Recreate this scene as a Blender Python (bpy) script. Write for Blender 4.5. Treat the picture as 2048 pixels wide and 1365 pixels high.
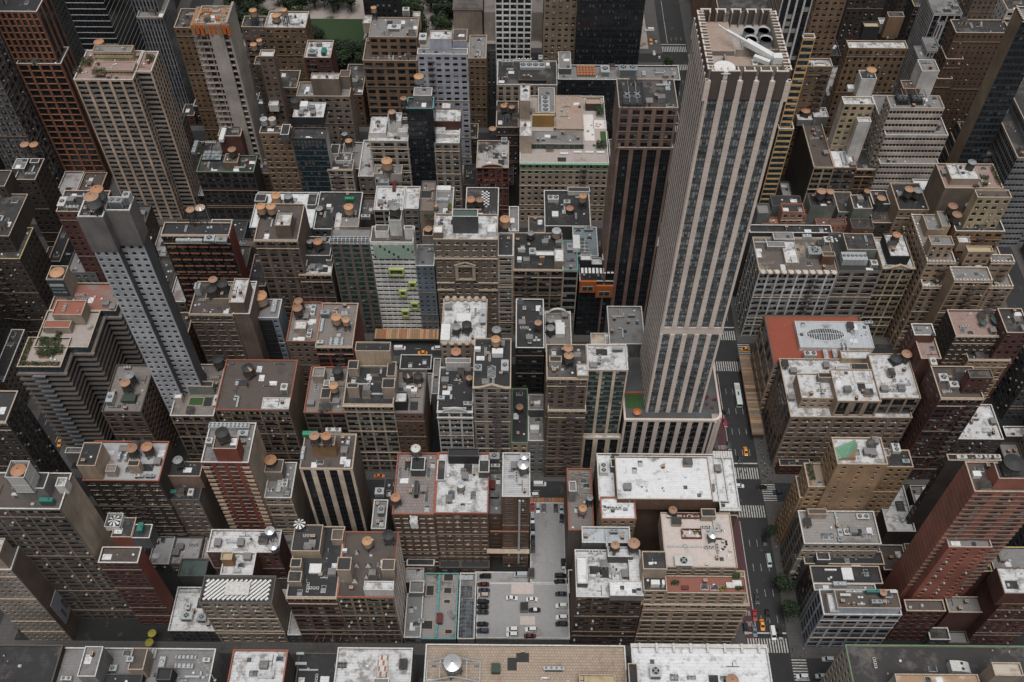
# Midtown blocks seen steeply from above. World: X east, Y north, Z up, metres.
import bpy, math, random
from mathutils import Vector, Matrix
from mathutils.bvhtree import BVHTree
random.seed(7)
for o in list(bpy.data.objects): bpy.data.objects.remove(o)
SC = bpy.context.scene
COL = SC.collection
# ---------------------------------------------------------------- camera
CAMP = Vector((0, 0, 380))
TH, YAW, ROLL = 0.8963376561, -0.0045123190, 0.0039541202
f_ = Vector((math.sin(YAW)*math.cos(TH), math.cos(YAW)*math.cos(TH), -math.sin(TH)))
r_ = Vector((math.cos(YAW), -math.sin(YAW), 0)); u_ = r_.cross(f_)
R2 = r_*math.cos(ROLL)+u_*math.sin(ROLL); U2 = u_*math.cos(ROLL)-r_*math.sin(ROLL)
cd = bpy.data.cameras.new('camera'); cam = bpy.data.objects.new('camera', cd); COL.objects.link(cam)
cd.sensor_width = 36; cd.lens = 35; cd.clip_start = 1; cd.clip_end = 5000
cam.matrix_world = Matrix(((R2.x, U2.x, -f_.x, CAMP.x), (R2.y, U2.y, -f_.y, CAMP.y), (R2.z, U2.z, -f_.z, CAMP.z), (0, 0, 0, 1)))
SC.camera = cam
# ---------------------------------------------------------------- light
SUN_EL, SUN_AZ = math.radians(72), math.radians(178)     # azimuth clockwise from north
w = bpy.data.worlds.new('World'); SC.world = w; w.use_nodes = True
nt = w.node_tree; nt.nodes.clear()
sky = nt.nodes.new('ShaderNodeTexSky'); sky.sky_type = 'NISHITA'; sky.sun_disc = False
sky.sun_elevation = SUN_EL; sky.sun_rotation = SUN_AZ; sky.air_density = 1.6; sky.dust_density = 6.0; sky.ozone_density = 1.0
hs = nt.nodes.new('ShaderNodeHueSaturation'); hs.inputs['Saturation'].default_value = 0.22   # cloud cover greys the sky
bg = nt.nodes.new('ShaderNodeBackground'); bg.inputs['Strength'].default_value = 0.085
wo = nt.nodes.new('ShaderNodeOutputWorld')
nt.links.new(sky.outputs[0], hs.inputs['Color']); nt.links.new(hs.outputs[0], bg.inputs['Color']); nt.links.new(bg.outputs[0], wo.inputs['Surface'])
sl = bpy.data.lights.new('sun', 'SUN'); sl.energy = 2.1; sl.angle = math.radians(38); sl.color = (1, .98, .955)
so = bpy.data.objects.new('sun', sl); COL.objects.link(so)
sd_ = Vector((math.sin(SUN_AZ)*math.cos(SUN_EL), math.cos(SUN_AZ)*math.cos(SUN_EL), math.sin(SUN_EL)))
so.rotation_euler = sd_.to_track_quat('Z', 'Y').to_euler(); so.location = (0, 0, 600)
SC.view_settings.view_transform = 'Standard'; SC.view_settings.look = 'None'
SC.view_settings.exposure = EXPOSURE = -0.18; SC.view_settings.gamma = 1.0; SC.view_settings.use_curve_mapping = False
SC.cycles.max_bounces = 5; SC.cycles.diffuse_bounces = 1; SC.cycles.glossy_bounces = 2; SC.cycles.caustics_reflective = False; SC.cycles.caustics_refractive = False
SC.cycles.use_denoising = True

# ---------------------------------------------------------------- materials
MATS = {}
def srgb(r, g, b):
    f = lambda c: (c/255/12.92) if c/255 <= .04045 else ((c/255+.055)/1.055)**2.4
    return (f(r), f(g), f(b))
def newmat(name):
    m = bpy.data.materials.new(name); m.use_nodes = True
    n = m.node_tree.nodes; n.clear()
    o = n.new('ShaderNodeOutputMaterial'); p = n.new('ShaderNodeBsdfPrincipled')
    m.node_tree.links.new(p.outputs[0], o.inputs[0]); MATS[name] = m
    return m, n, m.node_tree.links, p
def _pos(n, l, sc=(1, 1, 1)):
    g = n.new('ShaderNodeNewGeometry'); mp = n.new('ShaderNodeMapping'); mp.inputs['Scale'].default_value = sc
    l.new(g.outputs['Position'], mp.inputs['Vector']); return mp.outputs[0]
def _noise(n, l, v, scale, det=3, rough=.6):
    t = n.new('ShaderNodeTexNoise'); t.inputs['Scale'].default_value = scale; t.inputs['Detail'].default_value = det
    t.inputs['Roughness'].default_value = rough; l.new(v, t.inputs['Vector']); return t.outputs['Fac']
def _ramp(n, l, fac, a, b, va=0., vb=1.):
    m = n.new('ShaderNodeMapRange'); m.inputs['From Min'].default_value = a; m.inputs['From Max'].default_value = b
    m.inputs['To Min'].default_value = va; m.inputs['To Max'].default_value = vb; l.new(fac, m.inputs['Value']); return m.outputs[0]
def _mix(n, l, fac, a, b, mode='MIX'):
    m = n.new('ShaderNodeMix'); m.data_type = 'RGBA'; m.blend_type = mode
    for s, k in ((fac, 0), (a, 6), (b, 7)):
        if isinstance(s, (int, float)): m.inputs[k].default_value = s
        elif isinstance(s, tuple): m.inputs[k].default_value = (*s, 1) if len(s) == 3 else s
        else: l.new(s, m.inputs[k])
    return m.outputs[2]
def wallm(name, c, var=.4, streak=.5, rough=.85, lines=0):
    m, n, l, p = newmat(name)
    a = _noise(n, l, _pos(n, l), .09, 4); b = _noise(n, l, _pos(n, l, (1.2, 1.2, .07)), .8, 4, .7); d = _noise(n, l, _pos(n, l), 2.4, 2)
    x = _mix(n, l, _ramp(n, l, a, .3, .7), tuple(k*(1-var) for k in c), tuple(min(1, k*(1+var*.6)) for k in c))
    x = _mix(n, l, _ramp(n, l, b, .42, .75, 0, streak), x, tuple(k*.42 for k in c))
    x = _mix(n, l, _ramp(n, l, d, .35, .7, 0, .22), x, tuple(k*.55 for k in c))
    if lines:
        g = n.new('ShaderNodeNewGeometry'); s = n.new('ShaderNodeSeparateXYZ'); l.new(g.outputs['Position'], s.inputs[0])
        q = n.new('ShaderNodeMath'); q.operation = 'FRACT'; dv = n.new('ShaderNodeMath'); dv.operation = 'DIVIDE'; dv.inputs[1].default_value = lines
        l.new(s.outputs['Z'], dv.inputs[0]); l.new(dv.outputs[0], q.inputs[0])
        cm = n.new('ShaderNodeMath'); cm.operation = 'LESS_THAN'; cm.inputs[1].default_value = .12; l.new(q.outputs[0], cm.inputs[0])
        x = _mix(n, l, _ramp(n, l, cm.outputs[0], 0, 1, 0, .35), x, tuple(k*.5 for k in c))
    l.new(x, p.inputs['Base Color']); p.inputs['Roughness'].default_value = rough
    return m
def roofm(name, c, stain, amt=.5, seam=.35, sx=4.0, sy=1.0, rough=.8, patch=.1, c2=None, sc=.11):
    m, n, l, p = newmat(name)
    v = _pos(n, l)
    big = _noise(n, l, v, sc, 6, .68); mid = _noise(n, l, v, .55, 5, .7); fine = _noise(n, l, v, 3.2, 2)
    x = _mix(n, l, _ramp(n, l, mid, .3, .7, 0, .5), c, tuple(k*.72 for k in c))
    x = _mix(n, l, _ramp(n, l, big, .62-amt*.22, .66-amt*.2+.07, 0, 1), x, stain)
    if c2: x = _mix(n, l, _ramp(n, l, _noise(n, l, _pos(n, l, (1, 1, 1)), .21, 3), .6, .63), x, c2)
    b = n.new('ShaderNodeTexBrick'); b.inputs['Scale'].default_value = 1; b.inputs['Brick Width'].default_value = sx; b.inputs['Row Height'].default_value = sy
    b.inputs['Mortar Size'].default_value = .07; b.inputs['Color1'].default_value = (1, 1, 1, 1); b.inputs['Color2'].default_value = (.8, .8, .8, 1); b.inputs['Mortar'].default_value = (.35, .35, .35, 1)
    l.new(v, b.inputs['Vector'])
    x = _mix(n, l, seam, x, b.outputs['Color'], 'MULTIPLY')
    sp = _ramp(n, l, fine, .63, .7, 0, .5); x = _mix(n, l, sp, x, tuple(k*.4 for k in c))
    drk = _ramp(n, l, _noise(n, l, _pos(n, l, (1, 2.2, 1)), 1.1, 7, .8), .61, .64, 0, .8); x = _mix(n, l, drk, x, tuple(k*.45 for k in stain))
    rst = _ramp(n, l, _noise(n, l, _pos(n, l), .16, 5, .7), .60, .72, 0, .45); x = _mix(n, l, rst, x, (.20, .14, .10))
    l.new(x, p.inputs['Base Color']); p.inputs['Roughness'].default_value = rough
    return m
def plain(name, c, rough=.6, metal=0, var=.15):
    m, n, l, p = newmat(name)
    d = _noise(n, l, _pos(n, l), 1.3, 4, .7)
    x = _mix(n, l, _ramp(n, l, d, .35, .7, 0, 1), tuple(k*(1-var) for k in c), tuple(min(1, k*(1+var*.5)) for k in c))
    l.new(x, p.inputs['Base Color']); p.inputs['Roughness'].default_value = rough; p.inputs['Metallic'].default_value = metal
    return m
def glassm(name, c, rough=.12, var=.5):
    m, n, l, p = newmat(name)
    t = n.new('ShaderNodeTexWhiteNoise'); t.noise_dimensions = '3D'
    sn = n.new('ShaderNodeVectorMath'); sn.operation = 'SNAP'; sn.inputs[1].default_value = (1.3, 1.3, 1.9)
    l.new(_pos(n, l), sn.inputs[0]); l.new(sn.outputs[0], t.inputs['Vector'])
    x = _mix(n, l, _ramp(n, l, t.outputs['Value'], .3, 1, 0, var), c, tuple(min(1, k*2.6+.008) for k in c))
    l.new(x, p.inputs['Base Color']); p.inputs['Roughness'].default_value = rough; p.inputs['Specular IOR Level'].default_value = .5
    return m
WALLC = {   # base colours of walls
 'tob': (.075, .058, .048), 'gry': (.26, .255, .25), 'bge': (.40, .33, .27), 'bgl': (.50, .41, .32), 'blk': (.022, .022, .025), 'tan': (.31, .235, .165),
 'lim': (.52, .465, .40), 'gbg': (.36, .31, .27), 'tgr': (.215, .175, .15), 'wht': (.85, .84, .82), 'wsh': (.72, .69, .66), 'drd': (.125, .055, .045),
 'red': (.25, .075, .055), 'dgy': (.105, .108, .112), 'rbr': (.19, .105, .078), 'brn': (.165, .10, .07), 'lmb': (.46, .345, .26), 'cre': (.80, .66, .53),
 'ytn': (.60, .46, .34), 'yel': (.50, .41, .29), 'och': (.30, .175, .09), 'och2': (.24, .155, .095), 'och3': (.15, .095, .065), 'bro': (.20, .145, .115), 'crb': (.46, .40, .32),
 'pnk': (.30, .20, .165), 'pnc': (.43, .26, .20), 'dgl': (.06, .07, .068), 'bho': (.50, .53, .575), 'bgr': (.29, .34, .39), 'gng': (.20, .215, .195), 'drk': (.05, .04, .035),
 'brg': (.20, .16, .14), 'whg': (.85, .84, .82), 'bsl': (.19, .225, .26), 'gbr': (.23, .18, .145), 'bks': (.030, .034, .042), 'con': (.46, .41, .37), 'cnd': (.66, .50, .39), 'ybg': (.50, .40, .27),
 'orb': (.30, .135, .08), 'ora': (.275, .175, .115), 'bht': (.50, .52, .60), 'gst': (.30, .30, .32), 'grt': (.20, .185, .18), 'dgn': (.03, .045, .042), 'dgn2': (.045, .05, .058),
 'wbl': (.56, .61, .70), 'tnb': (.45, .295, .18), 'lbr': (.33, .24, .195), 'tnp': (.43, .315, .225), 'rbt': (.40, .155, .115), 'gol': (.78, .50, .25), 'rbn': (.60, .52, .46), 'wst': (.72, .69, .68),
 'grb': (.27, .27, .28), 'lbn': (.44, .35, .275), 'rst': (.22, .11, .07), 'gold': (.33, .20, .07), 'bgr2': (.26, .20, .165), 'dkb': (.075, .06, .055), 'gng2': (.1, .2, .15)}
def tone(c, s=1.05, b=.84):
    g = sum(c)/3; return tuple((g+(q-g)*s)*b for q in c)
for k, c in WALLC.items(): wallm('wall_'+k, tone(c), lines=(.75 if k in ('tnb', 'rbt', 'gbr', 'bho') else 0))
W_ = (.62, .62, .63); ST = (.10, .09, .085)
roofm('roof_w', W_, (.25, .235, .22), .6, .35, 5, 1.1, sc=.3); roofm('roof_W', (.74, .745, .76), (.42, .41, .40), .45, .35, 9, 1.2, sc=.4); roofm('roof_W2', (.72, .725, .74), (.2, .2, .2), .25, .25)
roofm('roof_w2', (.42, .41, .42), (.22, .17, .15), .5, .25); roofm('roof_pw', (.47, .50, .53), (.20, .20, .20), .3, .3, 1.2, 9)
roofm('roof_g', (.225, .218, .215), (.13, .12, .115), .4); roofm('roof_g2', (.24, .21, .192), (.15, .12, .10), .4, .6, 3, .8); roofm('roof_gp', (.30, .285, .27), (.17, .15, .14), .3, .5, 6, 1.2)
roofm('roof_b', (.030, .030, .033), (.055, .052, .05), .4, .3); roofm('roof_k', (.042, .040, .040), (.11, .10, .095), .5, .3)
roofm('roof_n', (.105, .084, .074), (.07, .056, .05), .5, .3); roofm('roof_t', (.42, .33, .255), (.27, .17, .11), .18, .8, 1.0, 1.0)
roofm('roof_pk', (.27, .225, .21), (.20, .16, .15), .3, .75, 1.4, 1.4); roofm('roof_r', (.26, .10, .075), (.15, .09, .07), .4, .2); roofm('roof_r2', (.30, .11, .075), (.2, .08, .06), .2, .2)
roofm('roof_y', (.45, .36, .22), (.3, .22, .13), .3, .1); roofm('roof_p', (.33, .325, .325), (.22, .21, .21), .3, .12, 9, 9, sc=.09); roofm('roof_gg', (.30, .285, .28), (.06, .055, .055), .42, .2)
roofm('roof_rust', (.42, .27, .17), (.55, .50, .42), .5, .6, .6, 12); roofm('roof_rustw', (.5, .45, .38), (.25, .15, .1), .3, .2); roofm('roof_wt', (.56, .49, .45), (.42, .33, .28), .25, .15, 5, 5)
roofm('roof_rib', (.50, .50, .51), (.36, .33, .31), .3, .75, 30, .9); roofm('roof_sl', (.17, .175, .185), (.1, .09, .085), .3, .4); roofm('roof_gdn', (.38, .33, .30), (.05, .07, .03), .3, .2)
roofm('roof_gdt', (.33, .25, .2), (.05, .06, .03), .3, .2); roofm('roof_red', (.28, .12, .09), (.2, .17, .15), .4, .2); roofm('roof_glas', (.10, .14, .13), (.04, .06, .055), .3, .9, .9, .9)
roofm('roof_pkd', (.36, .25, .22), (.27, .17, .14), .3, .6, .8, .8); roofm('roof_chk', (.4, .38, .37), (.05, .05, .05), .5, .2); roofm('roof_lt', (.42, .365, .335), (.3, .25, .22), .3, .3)
roofm('roof_tn', (.42, .32, .265), (.36, .25, .19), .35, .5, .7, .7); roofm('roof_bge2', (.4, .29, .23), (.3, .2, .15), .3, .1); roofm('roof_bl2', (.22, .27, .29), (.12, .14, .15), .3, .2)
roofm('roof_wood', (.24, .19, .165), (.15, .11, .09), .4, .8, 6, .35); roofm('roof_raw', (.32, .21, .15), (.38, .14, .06), .5, .3); roofm('roof_rt', (.34, .085, .050), (.25, .065, .045), .2, .55, .8, .45)
roofm('roof_stn', (.125, .105, .092), (.30, .25, .205), .42, .15); roofm('roof_pst', (.40, .24, .18), (.3, .17, .12), .3, .2)
for nme, c in (('c_wh', (.58, .57, .55)), ('c_be', (.45, .36, .28)), ('c_dk', (.09, .085, .08)), ('c_rd', (.33, .10, .06)), ('c_te', (.12, .34, .33)), ('c_gn', (.14, .22, .13)), ('c_yl', (.45, .36, .17)), ('c_gr', (.2, .22, .25)), ('c_wt', (.62, .53, .44)), ('c_br', (.19, .145, .115))):
    plain(nme, c, .7, 0, .3)
for nme, c, rg, mt in (('white_paint', (.68, .68, .67), .5, 0), ('off_white', (.5, .49, .47), .6, 0), ('steel', (.34, .36, .37), .45, .3), ('dark_steel', (.05, .052, .055), .5, .2), ('galv', (.46, .48, .49), .4, .25),
    ('cone_copper', (.40, .20, .11), .65, 0), ('cone_orange', (.47, .26, .14), .65, 0), ('wood_dark', (.085, .068, .058), .8, 0), ('cone_copper2', (.29, .165, .105), .75, 0), ('cone_copper3', (.36, .215, .14), .7, 0), ('wood_tan', (.42, .27, .17), .8, 0), ('wood_orange', (.46, .28, .16), .8, 0), ('cone_silver', (.60, .62, .64), .35, .5),
    ('cone_grey', (.23, .235, .24), .6, 0), ('cone_black', (.035, .035, .037), .7, 0), ('teal', (.03, .17, .14), .55, 0), ('teal2', (.10, .32, .31), .6, 0), ('green', (.03, .27, .15), .5, 0), ('olive', (.04, .06, .045), .7, 0),
    ('maroon', (.13, .022, .02), .5, 0), ('red', (.5, .03, .02), .45, 0), ('black', (.015, .015, .017), .5, 0), ('grey', (.19, .19, .20), .5, 0), ('yellow_unit', (.55, .42, .22), .6, 0), ('turf', (.035, .085, .025), .9, 0), ('lawn_mat', (.026, .05, .018), .95, 0),
    ('rust', (.35, .14, .07), .8, 0), ('timber', (.30, .19, .12), .8, 0), ('timber2', (.30, .17, .09), .8, 0), ('lime', (.40, .48, .15), .5, 0), ('pale_green', (.36, .47, .38), .4, 0), ('orange', (.45, .13, .04), .5, 0), ('copper_green', (.22, .42, .29), .7, 0),
    ('turquoise', (.05, .35, .40), .6, 0), ('tarp', (.5, .5, .5), .5, 0), ('sign_blue', (.03, .055, .07), .5, 0), ('mural', (.33, .33, .36), .7, 0), ('mural2', (.14, .14, .16), .7, 0), ('paver_white', (.66, .62, .60), .7, 0),
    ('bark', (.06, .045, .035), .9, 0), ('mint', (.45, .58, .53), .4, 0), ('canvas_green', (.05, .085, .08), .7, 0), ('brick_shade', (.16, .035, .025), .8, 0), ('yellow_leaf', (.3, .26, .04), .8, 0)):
    plain(nme, c, rg, mt)
glassm('glass', (.012, .014, .017)); glassm('glass_mid', (.05, .058, .065), .15, .8); glassm('glass_green', (.028, .045, .040), .15, .8); glassm('glass_sky', (.13, .14, .145), .2, .9); glassm('glass_teal', (.015, .035, .045), .12, .5)  # glass_mid and glass_sky: grey of reflected sky put into the base colour
plain('blind', (.30, .285, .26), .6); plain('blind_dark', (.11, .10, .095), .6); plain('frame_dark', (.03, .03, .032), .5); plain('frame_white', (.42, .41, .40), .5); plain('frame_brown', (.09, .065, .05), .6); plain('frame_green', (.05, .1, .08), .5)
roofm('asphalt', (.030, .030, .032), (.021, .021, .023), .4, .08, 14, 6, .85); roofm('pavement', (.095, .09, .087), (.065, .06, .058), .35, .5, 1.5, 1.5, .85); roofm('yard', (.012, .012, .012), (.008, .008, .008), .4, .3)  # yard is near black: shade of the deep canyons put into its colour
roofm('bus_lane', (.085, .035, .040), (.06, .03, .034), .4, .05, 9, 9); plain('road_paint', (.52, .51, .49), .7, 0, .5)
def leafm(name, a, b):
    m, n, l, p = newmat(name); d = _noise(n, l, _pos(n, l), .9, 4)
    x = _mix(n, l, _ramp(n, l, d, .35, .65), a, b); l.new(x, p.inputs['Base Color']); p.inputs['Roughness'].default_value = .8
leafm('leaf', (.018, .036, .014), (.036, .062, .022)); leafm('leaf_dark', (.011, .020, .010), (.02, .034, .015)); leafm('leaf_lit', (.035, .065, .02), (.065, .09, .028))  # three leaf greens, mixed at random within each crown

# ---------------------------------------------------------------- mesh helper
class MB:
    def __init__(s): s.v = []; s.f = []; s.m = []; s.mats = []
    def mi(s, name):
        if name not in s.mats: s.mats.append(name)
        return s.mats.index(name)
    def face(s, pts, mat):
        b = len(s.v); s.v += [tuple(p) for p in pts]; s.f.append(tuple(range(b, b+len(pts)))); s.m.append(s.mi(mat))
    def box(s, x0, x1, y0, y1, z0, z1, mat, top=None, bottom=False):
        if x1 < x0: x0, x1 = x1, x0
        if y1 < y0: y0, y1 = y1, y0
        b = len(s.v); s.v += [(x0, y0, z0), (x1, y0, z0), (x1, y1, z0), (x0, y1, z0), (x0, y0, z1), (x1, y0, z1), (x1, y1, z1), (x0, y1, z1)]
        k = s.mi(mat); fs = [(0, 1, 5, 4), (1, 2, 6, 5), (2, 3, 7, 6), (3, 0, 4, 7)]
        for q in fs: s.f.append(tuple(b+i for i in q)); s.m.append(k)
        s.f.append((b+4, b+5, b+6, b+7)); s.m.append(s.mi(top) if top else k)
        s.f.append((b+3, b+2, b+1, b)); s.m.append(k)
    def cyl(s, cx, cy, z0, z1, r0, r1, mat, n=16, top=True, topmat=None, alt=None, ph=0.):
        b = len(s.v)
        for z, r in ((z0, r0), (z1, r1)):
            for i in range(n): a = 2*math.pi*i/n+ph; s.v.append((cx+r*math.cos(a), cy+r*math.sin(a), z))
        for i in range(n):
            j = (i+1) % n; s.f.append((b+i, b+j, b+n+j, b+n+i)); s.m.append(s.mi(alt if alt and i % 2 else mat))
        if top: s.f.append(tuple(range(b+n, b+2*n))); s.m.append(s.mi(topmat or mat))
        s.f.append(tuple(reversed(range(b, b+n)))); s.m.append(s.mi(mat))
    def cone(s, cx, cy, z0, z1, r, mat, n=16, alt=None):
        b = len(s.v)
        for i in range(n): a = 2*math.pi*i/n; s.v.append((cx+r*math.cos(a), cy+r*math.sin(a), z0))
        s.v.append((cx, cy, z1))
        for i in range(n): s.f.append((b+i, b+(i+1) % n, b+n)); s.m.append(s.mi(alt if alt and i % 2 else mat))
        s.f.append(tuple(reversed(range(b, b+n)))); s.m.append(s.mi(mat))
    def bar(s, p, q, t, mat):
        p = Vector(p); q = Vector(q); d = (q-p).normalized(); a = d.cross(Vector((0, 0, 1)))
        if a.length < .01: a = Vector((1, 0, 0))
        a.normalize(); c = d.cross(a); a = a*t/2; c = c*t/2; b = len(s.v)
        for e in (p, q):
            for g in (a+c, a-c, -a-c, -a+c): s.v.append(tuple(e+g))
        k = s.mi(mat)
        for i in range(4): j = (i+1) % 4; s.f.append((b+i, b+j, b+4+j, b+4+i)); s.m.append(k)
        s.f.append((b+3, b+2, b+1, b)); s.m.append(k); s.f.append((b+4, b+5, b+6, b+7)); s.m.append(k)
    def mesh(s, name):
        me = bpy.data.meshes.new(name); me.from_pydata(s.v, [], s.f)
        for q in s.mats: me.materials.append(MATS[q])
        me.polygons.foreach_set('material_index', s.m); me.update(); return me
    def build(s, name, parent=None, loc=(0, 0, 0), **kw):
        if not s.f: return None
        return link(name, s.mesh(name), parent, loc, **kw)
def link(name, me, parent=None, loc=(0, 0, 0), rz=0., **kw):
    o = bpy.data.objects.new(name, me); COL.objects.link(o); o.location = loc
    if rz: o.rotation_euler = (0, 0, rz)
    if parent: o.parent = parent
    for k, v in kw.items():
        if v is not None: o[k] = v
    return o
def thing(name, loc, label, cat, group=None, rz=0.):
    o = bpy.data.objects.new(name, None); COL.objects.link(o); o.location = loc; o.rotation_euler = (0, 0, rz); o.empty_display_size = .5
    o['label'] = label; o['category'] = cat
    if group: o['group'] = group
    return o
def copytree(o, parent=None):
    c = o.copy(); COL.objects.link(c); c.parent = parent
    for ch in o.children: copytree(ch, c)
    return c
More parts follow.
